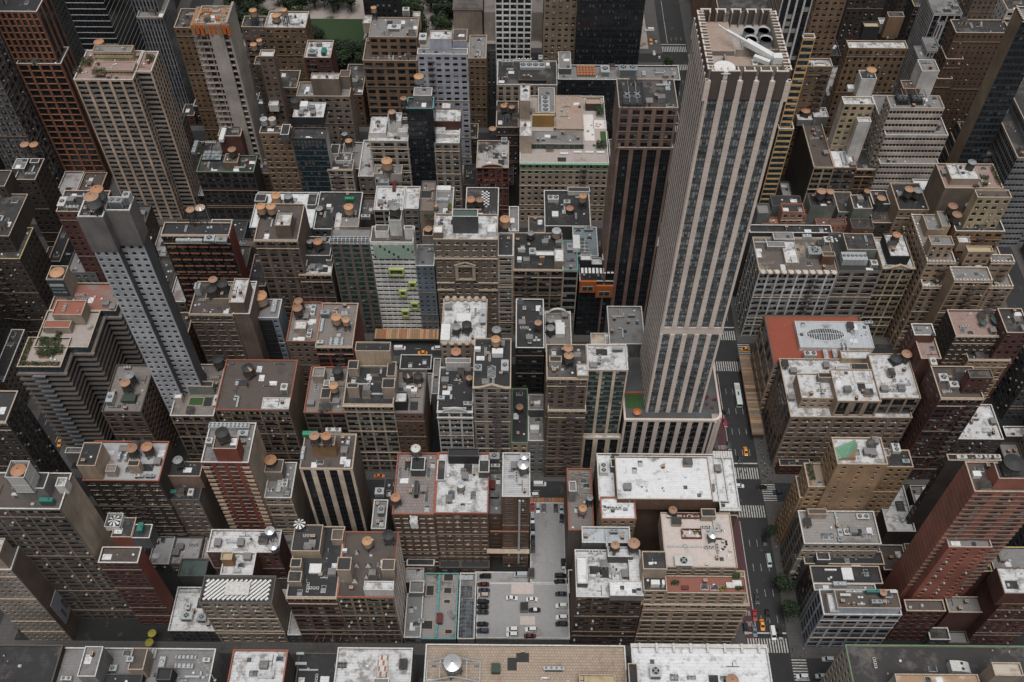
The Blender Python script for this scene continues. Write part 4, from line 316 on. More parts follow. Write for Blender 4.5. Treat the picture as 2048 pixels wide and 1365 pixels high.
('b86', 'small cream arcaded building', '', [(-96.7, -83.7, 386.2, 393.8, 36.6, 0, 'lim', 'pr:bw=5,fh=3.6,k=3', 'bl', 'k', 'c_be'), (-96, -91.5, 394.9, 402.4, 39.5, 35.4, 'wsh', 'bl', 'bl', 'k', 'same'), (-93.2, -84.9, 391.6, 397.8, 37.6, 35.4, 'wsh', 'bl', 'bl', 'k', 'same')], [(-87, 402.9, 35.6, 1.9, 6, 'orcone', False), (-89.7, 408.2, 35.6, 1.6, 6, 'grey', False)], []),
('b86b', 'dark loft with green roof edge', '', [(-164.4, -134.9, 386.2, 399.2, 34.3, 0, 'dkb', 'lf:bw=4.5,fh=3.6', 'bl', 'k', 'c_gn'), (-150.7, -143.5, 390.7, 397.5, 36.8, 33.1, 'och2', 'bl', 'bl', 'n', 'same')], [(-146.1, 395.1, 35.8, 2.2, 6, 'copper', True)], [('glassbox', -158.4, 398.7, 33.3, 9.9, 7.4, 2, 'grid glass skylight on the dark loft with green edge'), ('ac', -161.1, 408.5, 33.3, 5.4, 1.3, 2, None), ('duct', -169, 405.5, 33.3, 2.3, 9.3, 2, None)]),
('b86c', 'small dark brick penthouse at the concrete tower foot', '', [(-154, -142.3, 402, 422.1, 44.7, 0, 'drd', 'bl', 'bl', 'k', 'c_be')], [], [('white', -151.4, 402.6, 43.7, 2.3, 9.2, 2, None)]),
('b77', 'copper-brown office tower', 'copper-brown office tower with slim vertical piers and stepped crown', [(-249, -226.8, 415, 429.2, 78.9, 0, 'orb', 'gl4:bw=5.5,fh=3.8', 'st', 'b', 'c_wh'), (-250.9, -229.3, 417.5, 434.9, 106.7, 0, 'orb', 'gl4', 'st', 'b', 'c_wh')], [], []),
('b87', 'ochre setback office block', 'ochre setback office block left of the unfinished concrete tower', [(-178.9, -156.4, 450, 467.3, 76.6, 0, 'och2', 'pu:bw=3.2,fh=3.4', 'bl', 'k', 'c_be')], [], []),
('b88', 'unfinished concrete tower', 'unfinished concrete tower with open floor slabs and orange formwork', [(-152, -137.4, 410, 424.5, 106, 0, 'con', 'cs:bw=4,fh=3.3', 'bl', 'raw', 'c_be')], [], []),
('b89', 'pale brown block with a plain stucco box', '', [(-116.8, -88.5, 430, 442.3, 48.7, 0, 'bgr2', 'pu:bw=5,fh=3.8,k=2', 'pu2d', 'g', 'c_be'), (-107.9, -93.2, 431.6, 436.6, 58.6, 47.5, 'gbr', 'bl', 'bl', 'w', 'same'), (-93.8, -88.4, 437.4, 443.1, 55.8, 47.5, 'gbr', 'bl', 'bl', 'n', 'same')], [], []),
('b90', 'ochre block with tall dark tanks at the park', '', [(-143.1, -120, 490, 506.2, 50, 0, 'och2', 'pu:bw=4.6,fh=3.6,k=2,light=.3', 'pu2d', 'w', 'c_be')], [(-131.3, 493.8, 49, 2.1, 10, 'orange', True), (-137.1, 496.1, 49, 2.5, 5, 'orange', True), (-148.6, 493.3, 49, 2.2, 10, 'orange', False)], []),
('b90b', 'dark red block with snowy vents near the park', '', [(-118.9, -103.9, 469, 485.5, 45, 0, 'drd', 'pu', 'pu2d', 'w', 'c_be')], [], [('green', -108.1, 474.1, 44, 2.5, 4.7, 2.5, None), ('ac', -114.5, 473.2, 44, 4.9, 4.3, 2, None)]),
('b90c', 'slim brown turret strung with lights', '', [(-129, -121.7, 420.9, 426.4, 80, 0, 'bro', 'pu', 'pu2d', 'w', 'c_be'), (-136.5, -127, 433.6, 440.6, 66, 0, 'bro', 'pu', 'pu2d', 'k', 'c_be')], [], []),
('b90d', 'low brown roof with two orange tanks', '', [(-134.2, -117, 435.3, 450.6, 50, 0, 'bro', 'pu', 'pu2d', 'k', 'c_be'), (-128.7, -123.8, 416.9, 420.5, 52.8, 48.8, 'wsh', 'bl', 'bl', 'w', 'same')], [(-127.3, 432.3, 49, 1.7, 4, 'orange', False), (-127.5, 428.9, 49, 2.1, 4, 'orange', False)], []),
('b90e', 'dark brown block beside the ochre park block', '', [(-156.3, -143, 490, 500.8, 50.3, 0, 'bro', 'pu:bw=4,fh=3.6', 'bl', 'k', 'c_be')], [(-142.3, 471.7, 49.3, 1.7, 5, 'orange', False), (-144.9, 467.8, 49.3, 1.9, 5, 'orange', False)], []),
('b91', 'ornate terracotta club building', 'ornate brown terracotta building with arched windows and heavy cornice', [(-85.4, -55.3, 464.6, 485.5, 46.6, 0, 'ora', 'pu:bw=6,fh=4.4', 'bl', 'n', 'c_be'), (-81.3, -54.7, 469.3, 488, 58.4, 45.4, 'ora', 'pu:bw=5,fh=4', 'bl', 'g', 'same'), (-87.6, -82.4, 492, 499.9, 51.8, 45.4, 'bge', 'bl', 'bl', 'w', 'same'), (-59.2, -55, 494.5, 499.5, 54.7, 45.4, 'ybg', 'bl', 'bl', 'w', 'same')], [(-79.4, 486.8, 57.4, 1.7, 8, 'orange', True)], [('lawn', -74.8, 477.7, 57.4, 3.6, 5.9, 0.5, None), ('lawn', -59.7, 477.2, 57.4, 4, 5.2, 0.5, None), ('ac', -67.8, 477.6, 57.4, 7.3, 4.3, 2, None), ('ac', -62.2, 491.7, 57.4, 3.7, 3.3, 4, None)]),
('b92', 'pale lilac-grey hotel slab', 'pale lilac-grey hotel slab with small square windows', [(-50.6, -25, 428, 433.2, 76.8, 0, 'bht', 'pu:bw=4.3,fh=3.6,sqh=1', 'bl', 'g', 'c_wh'), (-44.1, -33.1, 432, 439.5, 82.9, 75.6, 'bht', 'bl', 'bl', 'w', 'same'), (-32.9, -25.5, 434.6, 444.7, 80.3, 75.6, 'bht', 'bl', 'bl', 'n', 'same')], [], [('ac', -48.3, 440.3, 75.8, 3.8, 5.9, 3, None)]),
('b93', 'slim ochre office block behind the lilac hotel', '', [(-26.8, -17, 464.6, 486.5, 48.4, 0, 'och2', 'pu:bw=3.4,fh=3.6', 'bl', 'g', 'c_be')], [], []),
('b94', 'beige block with a bank of x-braced fans', '', [(-10.8, 22.3, 450, 471.9, 41.9, 0, 'bge', 'pr:bw=4.4,fh=3.6', 'bl', 'k', 'c_wh'), (1, 16.3, 452.6, 461.8, 42.9, 40.7, 'blk', 'bl', 'bl', 'k', 'same')], [], [('fans4x1', 8.7, 466.6, 40.9, 13.9, 4.9, 2, 'row of white x-braced fans on a black louvred box'), ('ac', -5.2, 468.9, 40.9, 6.6, 1.9, 3, None), ('ac', 13.2, 472.5, 40.9, 2.1, 3.7, 3, None), ('dome', 3.8, 474.4, 40.9, 9.9, 2.3, 3, None)]),
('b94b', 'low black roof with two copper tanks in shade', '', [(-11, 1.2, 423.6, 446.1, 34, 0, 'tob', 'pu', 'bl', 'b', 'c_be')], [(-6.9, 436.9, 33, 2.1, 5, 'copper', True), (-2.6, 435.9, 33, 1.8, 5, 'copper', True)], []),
('b95', 'long black glass podium', 'long black glass podium with a roof full of equipment', [(22.5, 89.1, 450, 463.1, 45.7, 0, 'blk', 'gl:bw=3,fh=3.6', 'bl', 'g', 'c_wh'), (22.8, 29.7, 455.5, 470.9, 48.6, 44.5, 'dgy', 'bl', 'bl', 'g', 'same')], [], [('redgrid', 38, 458.2, 44.7, 10.1, 9, 1.5, 'rust coloured grid of rooftop louvres on the black podium'), ('acwide', 60.5, 455.4, 44.7, 10.1, 4.9, 5, None), ('acwide', 48.3, 456.9, 44.7, 4.8, 6.1, 3, None), ('duct', 69.5, 455.5, 44.7, 4, 4, 2, None)]),
('b96', 'sheer black glass office tower', 'sheer black glass office tower rising out of the picture top', [(32.7, 69.2, 480, 505, 190, 0, 'blk', 'gl:bw=1.8,fh=3.6', 'gl', 'b', 'c_dk')], [], []),
('b97', 'white gridded office tower', 'white gridded concrete tower left of the black glass one', [(-12.1, 7.9, 485, 510, 150, 0, 'wht', 'gr:bw=4,fh=3.6', 'gr', 'w', 'c_wh')], [], []),
('b98', 'tall tan office block', 'tall tan office block beside the sheer black tower', [(14.7, 33, 485, 503.8, 125, 0, 'tan', 'pu:bw=3.4,fh=3.6,light=.4', 'bl', 'n', 'c_be')], [], []),
('b101', 'black brick tower facing the park', '', [(-91.5, -71.1, 525, 543.8, 95, 0, 'blk', 'pu:bw=3.4,fh=3.6', 'bl', 'b', 'c_be')], [], []),
('b102', 'dark green glass tower with white bands', '', [(-248.2, -227.3, 485, 522.5, 190, 0, 'dgn', 'rb2:bw=2,fh=3.8', 'rb2', 'b', 'c_dk')], [], []),
('b103', 'grey tower of fine vertical ribs', '', [(-207.6, -193.2, 475, 497.6, 66, 0, 'gst', 'sv:bw=1.8,fh=3.8', 'sv', 'g', 'c_be'), (-210.2, -196.3, 481, 499.8, 190, 0, 'gst', 'sv', 'sv', 'g', 'c_be')], [], []),
('b104', 'grey ribbed tower at the dark left edge', '', [(-270.9, -251.9, 400, 422.5, 150, 0, 'grt', 'lf:bw=4,fh=3.6', 'lf', 'b', 'c_dk')], [], []),
('b105', 'shadowy brown block with two copper tanks', '', [(-242.9, -232.7, 360, 375.4, 52, 0, 'tob', 'pu:bw=4,fh=3.4', 'pu2d', 'k', 'c_be'), (-245.1, -239.1, 365.7, 373.2, 53.8, 50.8, 'dgy', 'bl', 'bl', 'g', 'same'), (-237.9, -233.6, 370.1, 373.3, 53.8, 50.8, 'dgy', 'bl', 'bl', 'k', 'same')], [(-240.7, 377.6, 51, 2.2, 8, 'copper', False), (-236.2, 377.6, 51, 2.2, 8, 'copper', False)], []),
('b106', 'stepped dark brown tower', 'stepped dark brown brick tower with pale parapet lines', [(-237, -218, 300, 319.5, 60, 0, 'tob', 'pu:bw=3.4,fh=3.6,light=.2', 'pu2d', 'k', 'c_yl'), (-234.8, -220.8, 304.9, 331.6, 69.2, 58.8, 'tob', 'pu', 'bl', 'k', 'same'), (-240.8, -228.4, 329.8, 340.4, 75.4, 58.8, 'tob', 'pu', 'bl', 'k', 'same')], [], []),
('b107', 'dark loft across the avenue from the taxis', '', [(-199.2, -183.3, 200, 213.9, 80.9, 0, 'dkb', 'pr:bw=4,fh=3.8', 'lf', 'k', 'c_be')], [], []),
('b110', 'dim brown block beside the copper-brown tower', '', [(-274.1, -255.4, 430, 440.7, 41.8, 0, 'dkb', 'pu', 'pu2d', 'k', 'c_wh')], [], []),
('r1', 'pale blue-white corner building', 'pale blue-white corner building crammed with rooftop machinery', [(114.5, 143.4, 151.1, 161.2, 31.1, 0, 'wbl', 'lf:bw=5.2,fh=4,k=2', 'lf', 'n', 'c_wh'), (118.6, 141.9, 151.7, 158.9, 35.6, 29.9, 'wbl', 'bl', 'bl', 'n', 'same'), (116.5, 119.7, 151.3, 158.5, 33, 29.9, 'wbl', 'bl', 'bl', 'w', 'same')], [(135.9, 157, 34.6, 1.5, 3, 'copper', True)], [('green', 132.5, 157.8, 34.6, 4.9, 1, 2.5, 'teal box among pipes on the pale blue-white building'), ('ac', 132.8, 153.5, 34.6, 3.8, 1.4, 3, None), ('duct', 125.7, 158, 34.6, 6, 0.6, 2, None), ('duct', 127.4, 153.2, 34.6, 2.7, 0.6, 2, None), ('ac', 122.3, 156.7, 34.6, 3.8, 0.9, 1.5, None), ('dome', 128, 156.3, 34.6, 2.2, 1.3, 2, None), ('ac', 140.2, 157.9, 34.6, 2.7, 1, 2, None), ('junk', 138.3, 154.4, 34.6, 3.2, 1.3, 2, None), ('junk', 123.3, 153.5, 34.6, 4.3, 1.1, 1, None)]),
('r1b', 'grey plank roof with a silver box duct', '', [(114.1, 137.6, 162.5, 165.4, 27, 0, 'gry', 'bl', 'lf', 'g', 'c_wh')], [], [('duct', 124, 164.9, 26, 5, 1.6, 3, None)]),
('r1c', 'low black roof behind the pale corner building', '', [(115, 142, 166.8, 174.2, 24, 0, 'dkb', 'bl', 'lf', 'b', 'c_be')], [], [('white', 129.1, 170.9, 23, 4, 4.9, 1, None), ('white', 122.9, 172.5, 23, 4.5, 0.5, 1, None)]),
('r2b', 'sunken black terrace with small chairs', '', [(113.6, 144.8, 175.3, 180.9, 23, 0, 'dkb', 'bl', 'lf', 'b', 'c_be'), (117.6, 122.7, 175.2, 178.6, 26.8, 21.8, 'dgy', 'bl', 'bl', 'k', 'same')], [], [('white', 133.6, 174.8, 22, 3.4, 0.5, 0.8, None), ('white', 136.1, 179.6, 22, 1.2, 0.8, 0.8, None)]),
('r2', 'weathered grey roof with scattered vents', '', [(111.4, 141.1, 178.3, 192.7, 34, 0, 'gbg', 'pu', 'lf', 'gp', 'c_wh'), (114.3, 121.7, 189.4, 191.9, 36.9, 32.8, 'bge', 'bl', 'bl', 'n', 'same')], [], [('ac', 126.2, 183.2, 33, 1.7, 3.2, 1, None), ('ac', 128.8, 183.6, 33, 2.3, 2.5, 1, None), ('ac', 125.6, 180.4, 33, 1.7, 1.9, 1, None), ('skylight', 121, 181.8, 33, 4.5, 2.9, 1.5, None), ('skylight', 136.2, 182.2, 33, 4, 2.1, 0.6, None), ('ac', 136.4, 190.3, 33, 4.9, 2.3, 1, None), ('duct', 125.9, 189.6, 33, 0.7, 5.2, 1, None)]),
('r3', 'tan brick building with green copper slope', 'tan brick apartment building with a green copper roof slope', [(119.1, 137.7, 194.2, 206.1, 66, 0, 'tnb', 'tp:bw=6,fh=3.6', 'pu2', 'w', 'c_be'), (112.5, 123.6, 194.6, 205.4, 48.8, 0, 'tnb', 'pu', 'pu2', 'gdt', 'c_be'), (111.2, 116.3, 194.9, 204.8, 39.9, 0, 'tnb', 'pu', 'pu2', 'n', 'c_be'), (134, 141.1, 200.3, 203.9, 62, 0, 'tnb', 'pu', 'bl', 'w', 'c_wh'), (137.9, 154.3, 202.9, 210.9, 50, 0, 'tnb', 'pu', 'bl', 'b', 'c_be')], [], [('greenroof', 122.8, 199.1, 65, 6.6, 5.4, 6, 'green copper roof slope on the tan brick building'), ('fans1x2', 141.9, 201.1, 65, 3, 3.6, 2, None), ('slope', 121.2, 204.5, 47.8, 2.8, 7.1, 0.3, None), ('shrubs', 114.9, 201.6, 47.8, 2, 6.6, 1, None), ('ac', 151.9, 205.7, 49, 2.8, 1.6, 1.2, None)]),
('r4', 'block-wide beige department building', 'block-wide beige department building with a light court in its white roof', [(114.1, 164.4, 233, 263.6, 39.8, 0, 'lbr', 'pu:bw=4.4,fh=3.9,light=.5,k=2', 'lf', 'w', 'c_be'), (118.1, 132.6, 238, 250.8, 46.1, 38.6, 'lmb', 'pu:bw=4,fh=4', 'bl', 'w', 'same'), (131.2, 149, 234.1, 250.5, 49.7, 38.6, 'lmb', 'ar:bw=6,fh=7', 'bl', 'w', 'same'), (148.5, 165.2, 235.4, 258.4, 50.2, 38.6, 'lmb', 'lf:bw=5,fh=5', 'bl', 'w', 'same'), (125.9, 134.7, 246.3, 249, 49.1, 38.6, 'gbg', 'bl', 'bl', 'b', 'same'), (155, 168.4, 255.5, 262.6, 43.4, 38.6, 'dgy', 'bl', 'bl', 'b', 'same'), (162.9, 169.1, 245.1, 253.6, 41.9, 38.6, 'dgy', 'bl', 'bl', 'b', 'same'), (137.4, 143, 251, 258.8, 40.8, 38.6, 'dgy', 'bl', 'bl', 'w', 'same')], [(162.9, 255.3, 49.2, 2.2, 5, 'copper', True), (158.9, 254.5, 49.2, 2.5, 3, 'black', True)], [('pit', 144, 248.8, 48.7, 7.3, 10.5, 0.3, 'deep light court in the white roof of the beige block')]),
('r5', 'palazzo with a bright red tile roof', 'stone palazzo with a bright red tile roof and oval skylight', [(112.2, 155.2, 262, 290.5, 37, 0, 'lmb', 'pu', 'ar2:bw=6,fh=8', 'rt', 'c_dk'), (124.9, 157.3, 270.6, 285.6, 38.6, 35.8, 'wht', 'bl', 'bl', 'pw', 'same'), (140.4, 153.6, 261.8, 266.2, 42.2, 35.8, 'ytn', 'bl', 'bl', 'w', 'same')], [], [('oval', 137.2, 278, 37.6, 17.8, 7.2, 2, 'oval ribbed glass skylight on the palazzo roof'), ('fans2x1', 128.4, 266.7, 36, 5.4, 2.2, 3.5, None), ('duct', 135.7, 267.5, 36, 2.6, 5.8, 2.5, None), ('duct', 139.9, 268.6, 36, 2.6, 5.3, 2, None), ('ac', 157.6, 284.5, 37.6, 3.3, 1.4, 2, None), ('junk', 154.7, 277.4, 37.6, 3.9, 6.3, 2, None), ('duct', 143.4, 270.1, 37.6, 0.8, 5.6, 3, None), ('duct', 145, 270.1, 37.6, 0.8, 5.6, 3, None)]),
('r6', 'long white loft with a stained brown roof', '', [(110.9, 146.5, 307.8, 330.2, 46.5, 0, 'wht', 'lf:bw=4.6,fh=3.7,k=3', 'lf', 'stn', 'scal'), (123.5, 129.7, 312.8, 328.2, 47.5, 45.3, 'lim', 'bl', 'bl', 'w', 'same'), (116.3, 124.8, 322, 325.3, 48.4, 45.3, 'gry', 'bl', 'bl', 'g', 'same'), (119.9, 129.5, 326.3, 331.1, 48.9, 45.3, 'gry', 'bl', 'bl', 'g', 'same'), (139.7, 145.4, 313.4, 316.2, 51.3, 45.3, 'rst', 'bl', 'bl', 'n', 'same')], [], [('ac', 137.8, 319.7, 45.5, 6.1, 4.8, 3, None), ('fans1x2', 137.3, 320.2, 45.5, 4.1, 4.8, 3, None), ('ac', 145.9, 328, 45.5, 4.1, 3.6, 2, None), ('duct', 136.5, 330.8, 45.5, 4.1, 3.6, 2, None)]),
('r7', 'grey-beige loft with a long silver chiller', '', [(146.5, 166.4, 307.8, 332.1, 47.8, 0, 'gbg', 'pr:bw=6.4,fh=3.9,k=2', 'bl', 'b', 'c_dk'), (151.2, 165, 317, 327.3, 52.1, 46.6, 'gng', 'bl', 'bl', 'b', 'same')], [], [('fans6x1', 154.3, 314.3, 46.8, 11.4, 5, 4, 'long silver chiller with a row of fans'), ('ac', 163.1, 311.7, 46.8, 3, 3.1, 2.5, None)]),
('r8', 'cream loft with a low arched parapet', '', [(165.9, 180.6, 307.8, 327.1, 50.1, 0, 'ybg', 'lf:bw=5.4,fh=3.8,k=4', 'bl', 'w', 'gable'), (168.5, 177.7, 310.4, 324.7, 54.9, 48.9, 'blk', 'bl', 'bl', 'w', 'same')], [(172.4, 320, 53.9, 1.9, 5, 'copper', True)], []),
('r9', 'tan castle-like apartment house', 'tan castle-like apartment house stepped back under battlemented parapets', [(182.5, 195.2, 304, 334.2, 58, 0, 'tnp', 'pu:bw=4,fh=3.3', 'pu2', 'g', 'c_wt'), (191.5, 208.3, 293.1, 301.4, 58, 0, 'tnp', 'pr:bw=5,fh=3.4', 'bl', 'g', 'c_wt'), (210.9, 221.4, 304.3, 309, 58, 0, 'tnp', 'pu:bw=5,fh=3.4', 'bl', 'g', 'c_wt'), (183.4, 192.4, 300.1, 338.3, 46, 0, 'tnp', 'pr:bw=5,fh=3.4', 'pu2', 'g', 'c_wt'), (210.5, 224.3, 300.4, 328.4, 46, 0, 'tnp', 'pr:bw=5,fh=3.4', 'bl', 'g', 'c_wt'), (192.8, 210.8, 300.2, 319.3, 45, 0, 'tnp', 'pr:bw=4,fh=3.4', 'bl', 'g', 'c_wt'), (182.4, 192.5, 306.8, 312.5, 65.8, 56.8, 'tnp', 'pu', 'bl', 'g', 'same'), (197.7, 208.8, 303.3, 307, 65.3, 56.8, 'tnp', 'pu', 'bl', 'y', 'same'), (197, 202.2, 311.7, 315.8, 62.4, 56.8, 'tnp', 'bl', 'bl', 'w', 'same'), (185.4, 192.6, 320.2, 330.1, 61.9, 56.8, 'tnp', 'bl', 'bl', 'g', 'same'), (191.3, 195.1, 320.3, 330.2, 63.8, 56.8, 'ybg', 'bl', 'bl', 'g', 'same')], [], []),
('r10', 'ochre loft with foil-patched black roof', '', [(196.6, 218.6, 317.4, 330.2, 64, 0, 'och', 'pu:bw=4.6,fh=3.6,k=2', 'bl', 'k', 'c_wh')], [(196.5, 328.3, 63, 2.3, 6, 'copper', True), (196.9, 322.9, 63, 2.3, 6, 'copper', True), (204.9, 329.4, 63, 2.3, 5, 'grey', True), (205.2, 323, 63, 2.3, 5, 'black', True)], [('junk', 213.1, 326.5, 63, 7.7, 5.3, 1, None)]),
('r10b', 'cream apartment block with a sunk roof', '', [(200.4, 215.4, 320, 324.9, 82, 0, 'ybg', 'pu', 'bl', 'n', 'c_be')], [], []),
('r10c', 'pink paved roof terrace with white chairs', '', [(192.9, 219.2, 334.5, 351.1, 74, 0, 'gbr', 'bl', 'bl', 'pkd', 'c_be'), (195.6, 208.4, 337.5, 347.4, 76.8, 72.8, 'bgl', 'bl', 'bl', 'w', 'same')], [(205.4, 344.4, 75.8, 1.9, 5, 'grey', True)], [('shrubs', 212.6, 341.7, 73, 3.5, 2.2, 1.5, None), ('shrubs', 211.7, 337.4, 73, 2.1, 1.6, 1.5, None), ('shrubs', 207, 335.5, 73, 2.1, 1.6, 1.5, None), ('shrubs', 218.3, 343.3, 73, 1.4, 10.5, 1.5, None), ('shrubs', 210.2, 331, 73, 3.4, 2.1, 1.5, None)]),
('r11', 'tan loft with paired rooftop tanks', '', [(178.8, 192.9, 339.2, 357.7, 56, 0, 'tnp', 'pu', 'bl', 'b', 'c_be'), (193.6, 202.8, 346.1, 367.2, 50, 0, 'gry', 'bl', 'bl', 'W', 'c_wh')], [(183.6, 346.8, 55, 2.4, 7, 'copper', True), (188, 347.2, 55, 2.4, 6, 'grey', True)], [('blue', 203.4, 364, 49, 3.4, 6, 1, 'turquoise tarpaulin on a silver roof')]),
('r12', 'cluttered brown roofs with one copper tank', '', [(169.8, 180.1, 340.6, 356, 46, 0, 'tob', 'pu', 'bl', 'n', 'c_be')], [(175, 352.2, 45, 2.4, 6, 'copper', True)], []),
('r13', 'dark brick apartment house with green umbrellas', '', [(188.3, 210.7, 268.6, 283.3, 50, 0, 'tob', 'pr:bw=3,fh=3.2,light=.5', 'pu2', 'pkd', 'c_be'), (196.9, 215.3, 265, 278.3, 38, 0, 'tnb', 'pr:bw=3.4,fh=3.2,light=.5', 'pu2', 'k', 'c_be')], [], [('umb', 208.5, 276.6, 49, 7.3, 5.4, 2.5, 'large dark green canopy on the dark brick apartment terrace'), ('umb', 201.3, 274.8, 49, 3.3, 2, 2.5, None)]),
('r13b', 'dark red penthouse with green glass', '', [(206.7, 217.1, 265.5, 279.1, 56, 0, 'drd', 'pu', 'pu2', 'k', 'c_be')], [], []),
('r14', 'dark red loft tower', 'dark red brick loft tower with an open belfry-like penthouse', [(167, 184, 227.2, 243.1, 62, 0, 'drd', 'lf:bw=5,fh=3.4,k=3,light=.2', 'drds', 'n', 'c_be'), (175.8, 184.9, 230.1, 234.3, 71.6, 60.8, 'drd', 'pu', 'bl', 'k', 'same'), (163.4, 172.1, 257.2, 263.5, 64, 0, 'drd', 'bl', 'drds', 'g', 'c_wh'), (165.2, 173.5, 248.2, 260.5, 60, 0, 'drd', 'bl', 'drds', 'pkd', 'c_be')], [], [('umb', 170.7, 256.9, 63, 1.5, 1.3, 2, None), ('ac', 168.5, 245.1, 61, 2.4, 3.6, 1.5, None), ('ac', 170.5, 237.1, 61, 3.5, 3.5, 1.5, None), ('ac', 173.2, 233, 61, 3.5, 2.8, 2.5, None)]),
('r15', 'low white roof in the deep court', '', [(191.5, 212.9, 238.3, 256.9, 16, 0, 'dkb', 'pu', 'bl', 'w', 'c_wh'), (216.7, 228.9, 242.6, 248, 12, 0, 'dkb', 'bl', 'bl', 'w', 'c_wh')], [], [('ac', 203.1, 250.3, 15, 3.9, 3.5, 2, None)]),
('r15b', 'low pale roof at the foot of the dark red tower', '', [(174.2, 190.3, 235.1, 239.3, 10, 0, 'dkb', 'bl', 'bl', 'g', 'c_be')], [], []),
('r16', 'white roof with a dark skylight ridge', '', [(151.3, 162.8, 192.4, 213.9, 18, 0, 'dkb', 'bl', 'bl', 'w', 'c_wh'), (165.3, 172, 201.5, 214, 18, 0, 'dkb', 'bl', 'bl', 'g', 'c_be')], [], [('vaultdark', 159.4, 204.2, 17, 3.6, 4.4, 3, 'dark ridge skylight on the low white roof'), ('ac', 163.5, 203, 17, 1.2, 1.5, 2, None), ('white', 171.7, 211.5, 17, 3.1, 2.6, 1.5, None)]),
('r17', 'striped red brick apartment tower', 'tall red brick apartment tower with thin pale floor bands', [(149.8, 174.3, 165, 176.4, 97.1, 0, 'rbt', 'rt:bw=9,fh=2.9', 'rts', 'n', 'c_be'), (152.1, 167.3, 162, 166.8, 64, 0, 'rbt', 'rt', 'rts', 'g', 'c_be'), (156, 172.4, 166.5, 172.5, 102.8, 95.9, 'rbt', 'bl', 'bl', 'k', 'same')], [(160.4, 170.2, 101.8, 3.6, 5, 'black', True)], [('white', 152, 171.2, 96.1, 2.5, 1.9, 2, None)]),
('r17b', 'dark building behind the red tower with fan units', '', [(160.3, 180, 196.2, 199, 66, 0, 'dkb', 'bl', 'lf', 'k', 'c_be')], [], [('fans1x1', 165.3, 197.2, 65, 3.8, 1.4, 2, None), ('fans1x1', 171.6, 197.5, 65, 2.4, 1.2, 2, None), ('fans1x1', 174.9, 197.6, 65, 2.4, 1.2, 2, None), ('fans1x1', 178.4, 197.6, 65, 2.4, 1.2, 2, None)]),
('r17c', 'low terrace wing below the red tower', '', [(146.7, 161.4, 154.1, 158.7, 28, 0, 'drd', 'pu', 'bl', 'n', 'c_be')], [], []),
('r18', 'dark red block behind the red tower', '', [(177.8, 196, 152.8, 175.7, 38, 0, 'drd', 'pu', 'bl', 'g', 'c_yl'), (175.5, 186.5, 152.8, 163.1, 46.7, 36.8, 'drd', 'bl', 'bl', 'w', 'same')], [], []),
('r18b', 'low shaded red brick annexe', '', [(165.1, 185.1, 156.3, 162.8, 22, 0, 'drd', 'bl', 'bl', 'g', 'c_be')], [], []),
('r18c', 'shaded brick tower with an open black well', '', [(172.4, 179.4, 165.4, 172, 38, 0, 'drd', 'bl', 'bl', 'b', 'c_be')], [], []),
('s1', 'gold and white banded tower', 'tall gold and dark glass tower with white vertical fins', [(128.4, 135.9, 386.2, 391.8, 64.9, 0, 'gol', 'gy:bw=5,fh=3.6', 'gl', 'k', 'c_wh'), (128.7, 134.3, 387.2, 390.8, 115.6, 0, 'gol', 'gy:bw=5,fh=3.6', 'gl', 'k', 'c_wh'), (115.8, 129.2, 389, 412, 185, 0, 'gol', 'fin:bw=3,fh=3.6', 'gl', 'k', 'c_wh')], [], []),
('u1', 'brown gothic block on the far avenue east side', '', [(115.6, 150, 488, 590, 52, 0, 'ora', 'pu:bw=3.2,fh=3.8', 'pu2', 'k', 'c_be')], [], []),
('u2', 'small pale-roofed block beside the far avenue tree', '', [(115.6, 138, 466, 486, 38, 0, 'lim', 'pu:bw=3.2,fh=3.6', 'pu2', 'w', 'c_wh')], [], []),
('u3', 'low ochre corner block behind the tallest tower', '', [(115.6, 127, 440, 458, 30, 0, 'och2', 'pu', 'pu2', 'k', 'c_be')], [], []),
('s2', 'ochre block with a silver-topped parapet', '', [(143.9, 160.3, 425, 431.8, 73.2, 0, 'och2', 'pu:bw=4,fh=3.8,k=2,light=.3', 'pu2d', 'w', 'c_be')], [], []),
('s3', 'tall ornate ochre office tower', '', [(158.1, 173.9, 470, 488.8, 165, 0, 'ora', 'pu:bw=3.6,fh=3.6,k=2,light=.3', 'pu2d', 'k', 'c_be')], [], []),
('s4', 'arcaded ochre block with a black tank house', '', [(171.2, 201.8, 440, 446.7, 73.8, 0, 'och2', 'pu:bw=3.4,fh=4,k=2,light=.2', 'pu2d', 'w', 'c_be'), (178.7, 186.9, 447.6, 452, 81.3, 72.6, 'blk', 'bl', 'bl', 'y', 'same'), (189.3, 195.6, 454.6, 460, 78.4, 72.6, 'gry', 'bl', 'bl', 'w', 'same'), (190.9, 198.9, 450.7, 455.1, 85.2, 72.6, 'och2', 'bl', 'bl', 'k', 'same')], [], [('junk', 194.6, 448.1, 72.8, 6.3, 6, 3, None), ('junk', 177.5, 452.8, 72.8, 6.3, 7.6, 2, None)]),
('s4b', 'dim brown office tower behind the tank house', '', [(193.6, 215, 520, 532.5, 150, 0, 'dkb', 'pu:bw=3.4,fh=3.6,light=.3', 'bl', 'k', 'c_be')], [], []),
('s4c', 'dark faceted brick tower', '', [(224, 244.5, 500, 511, 59.8, 0, 'dkb', 'pu:bw=3.4,fh=3.6,light=.2', 'pu2d', 'k', 'c_yl')], [], []),
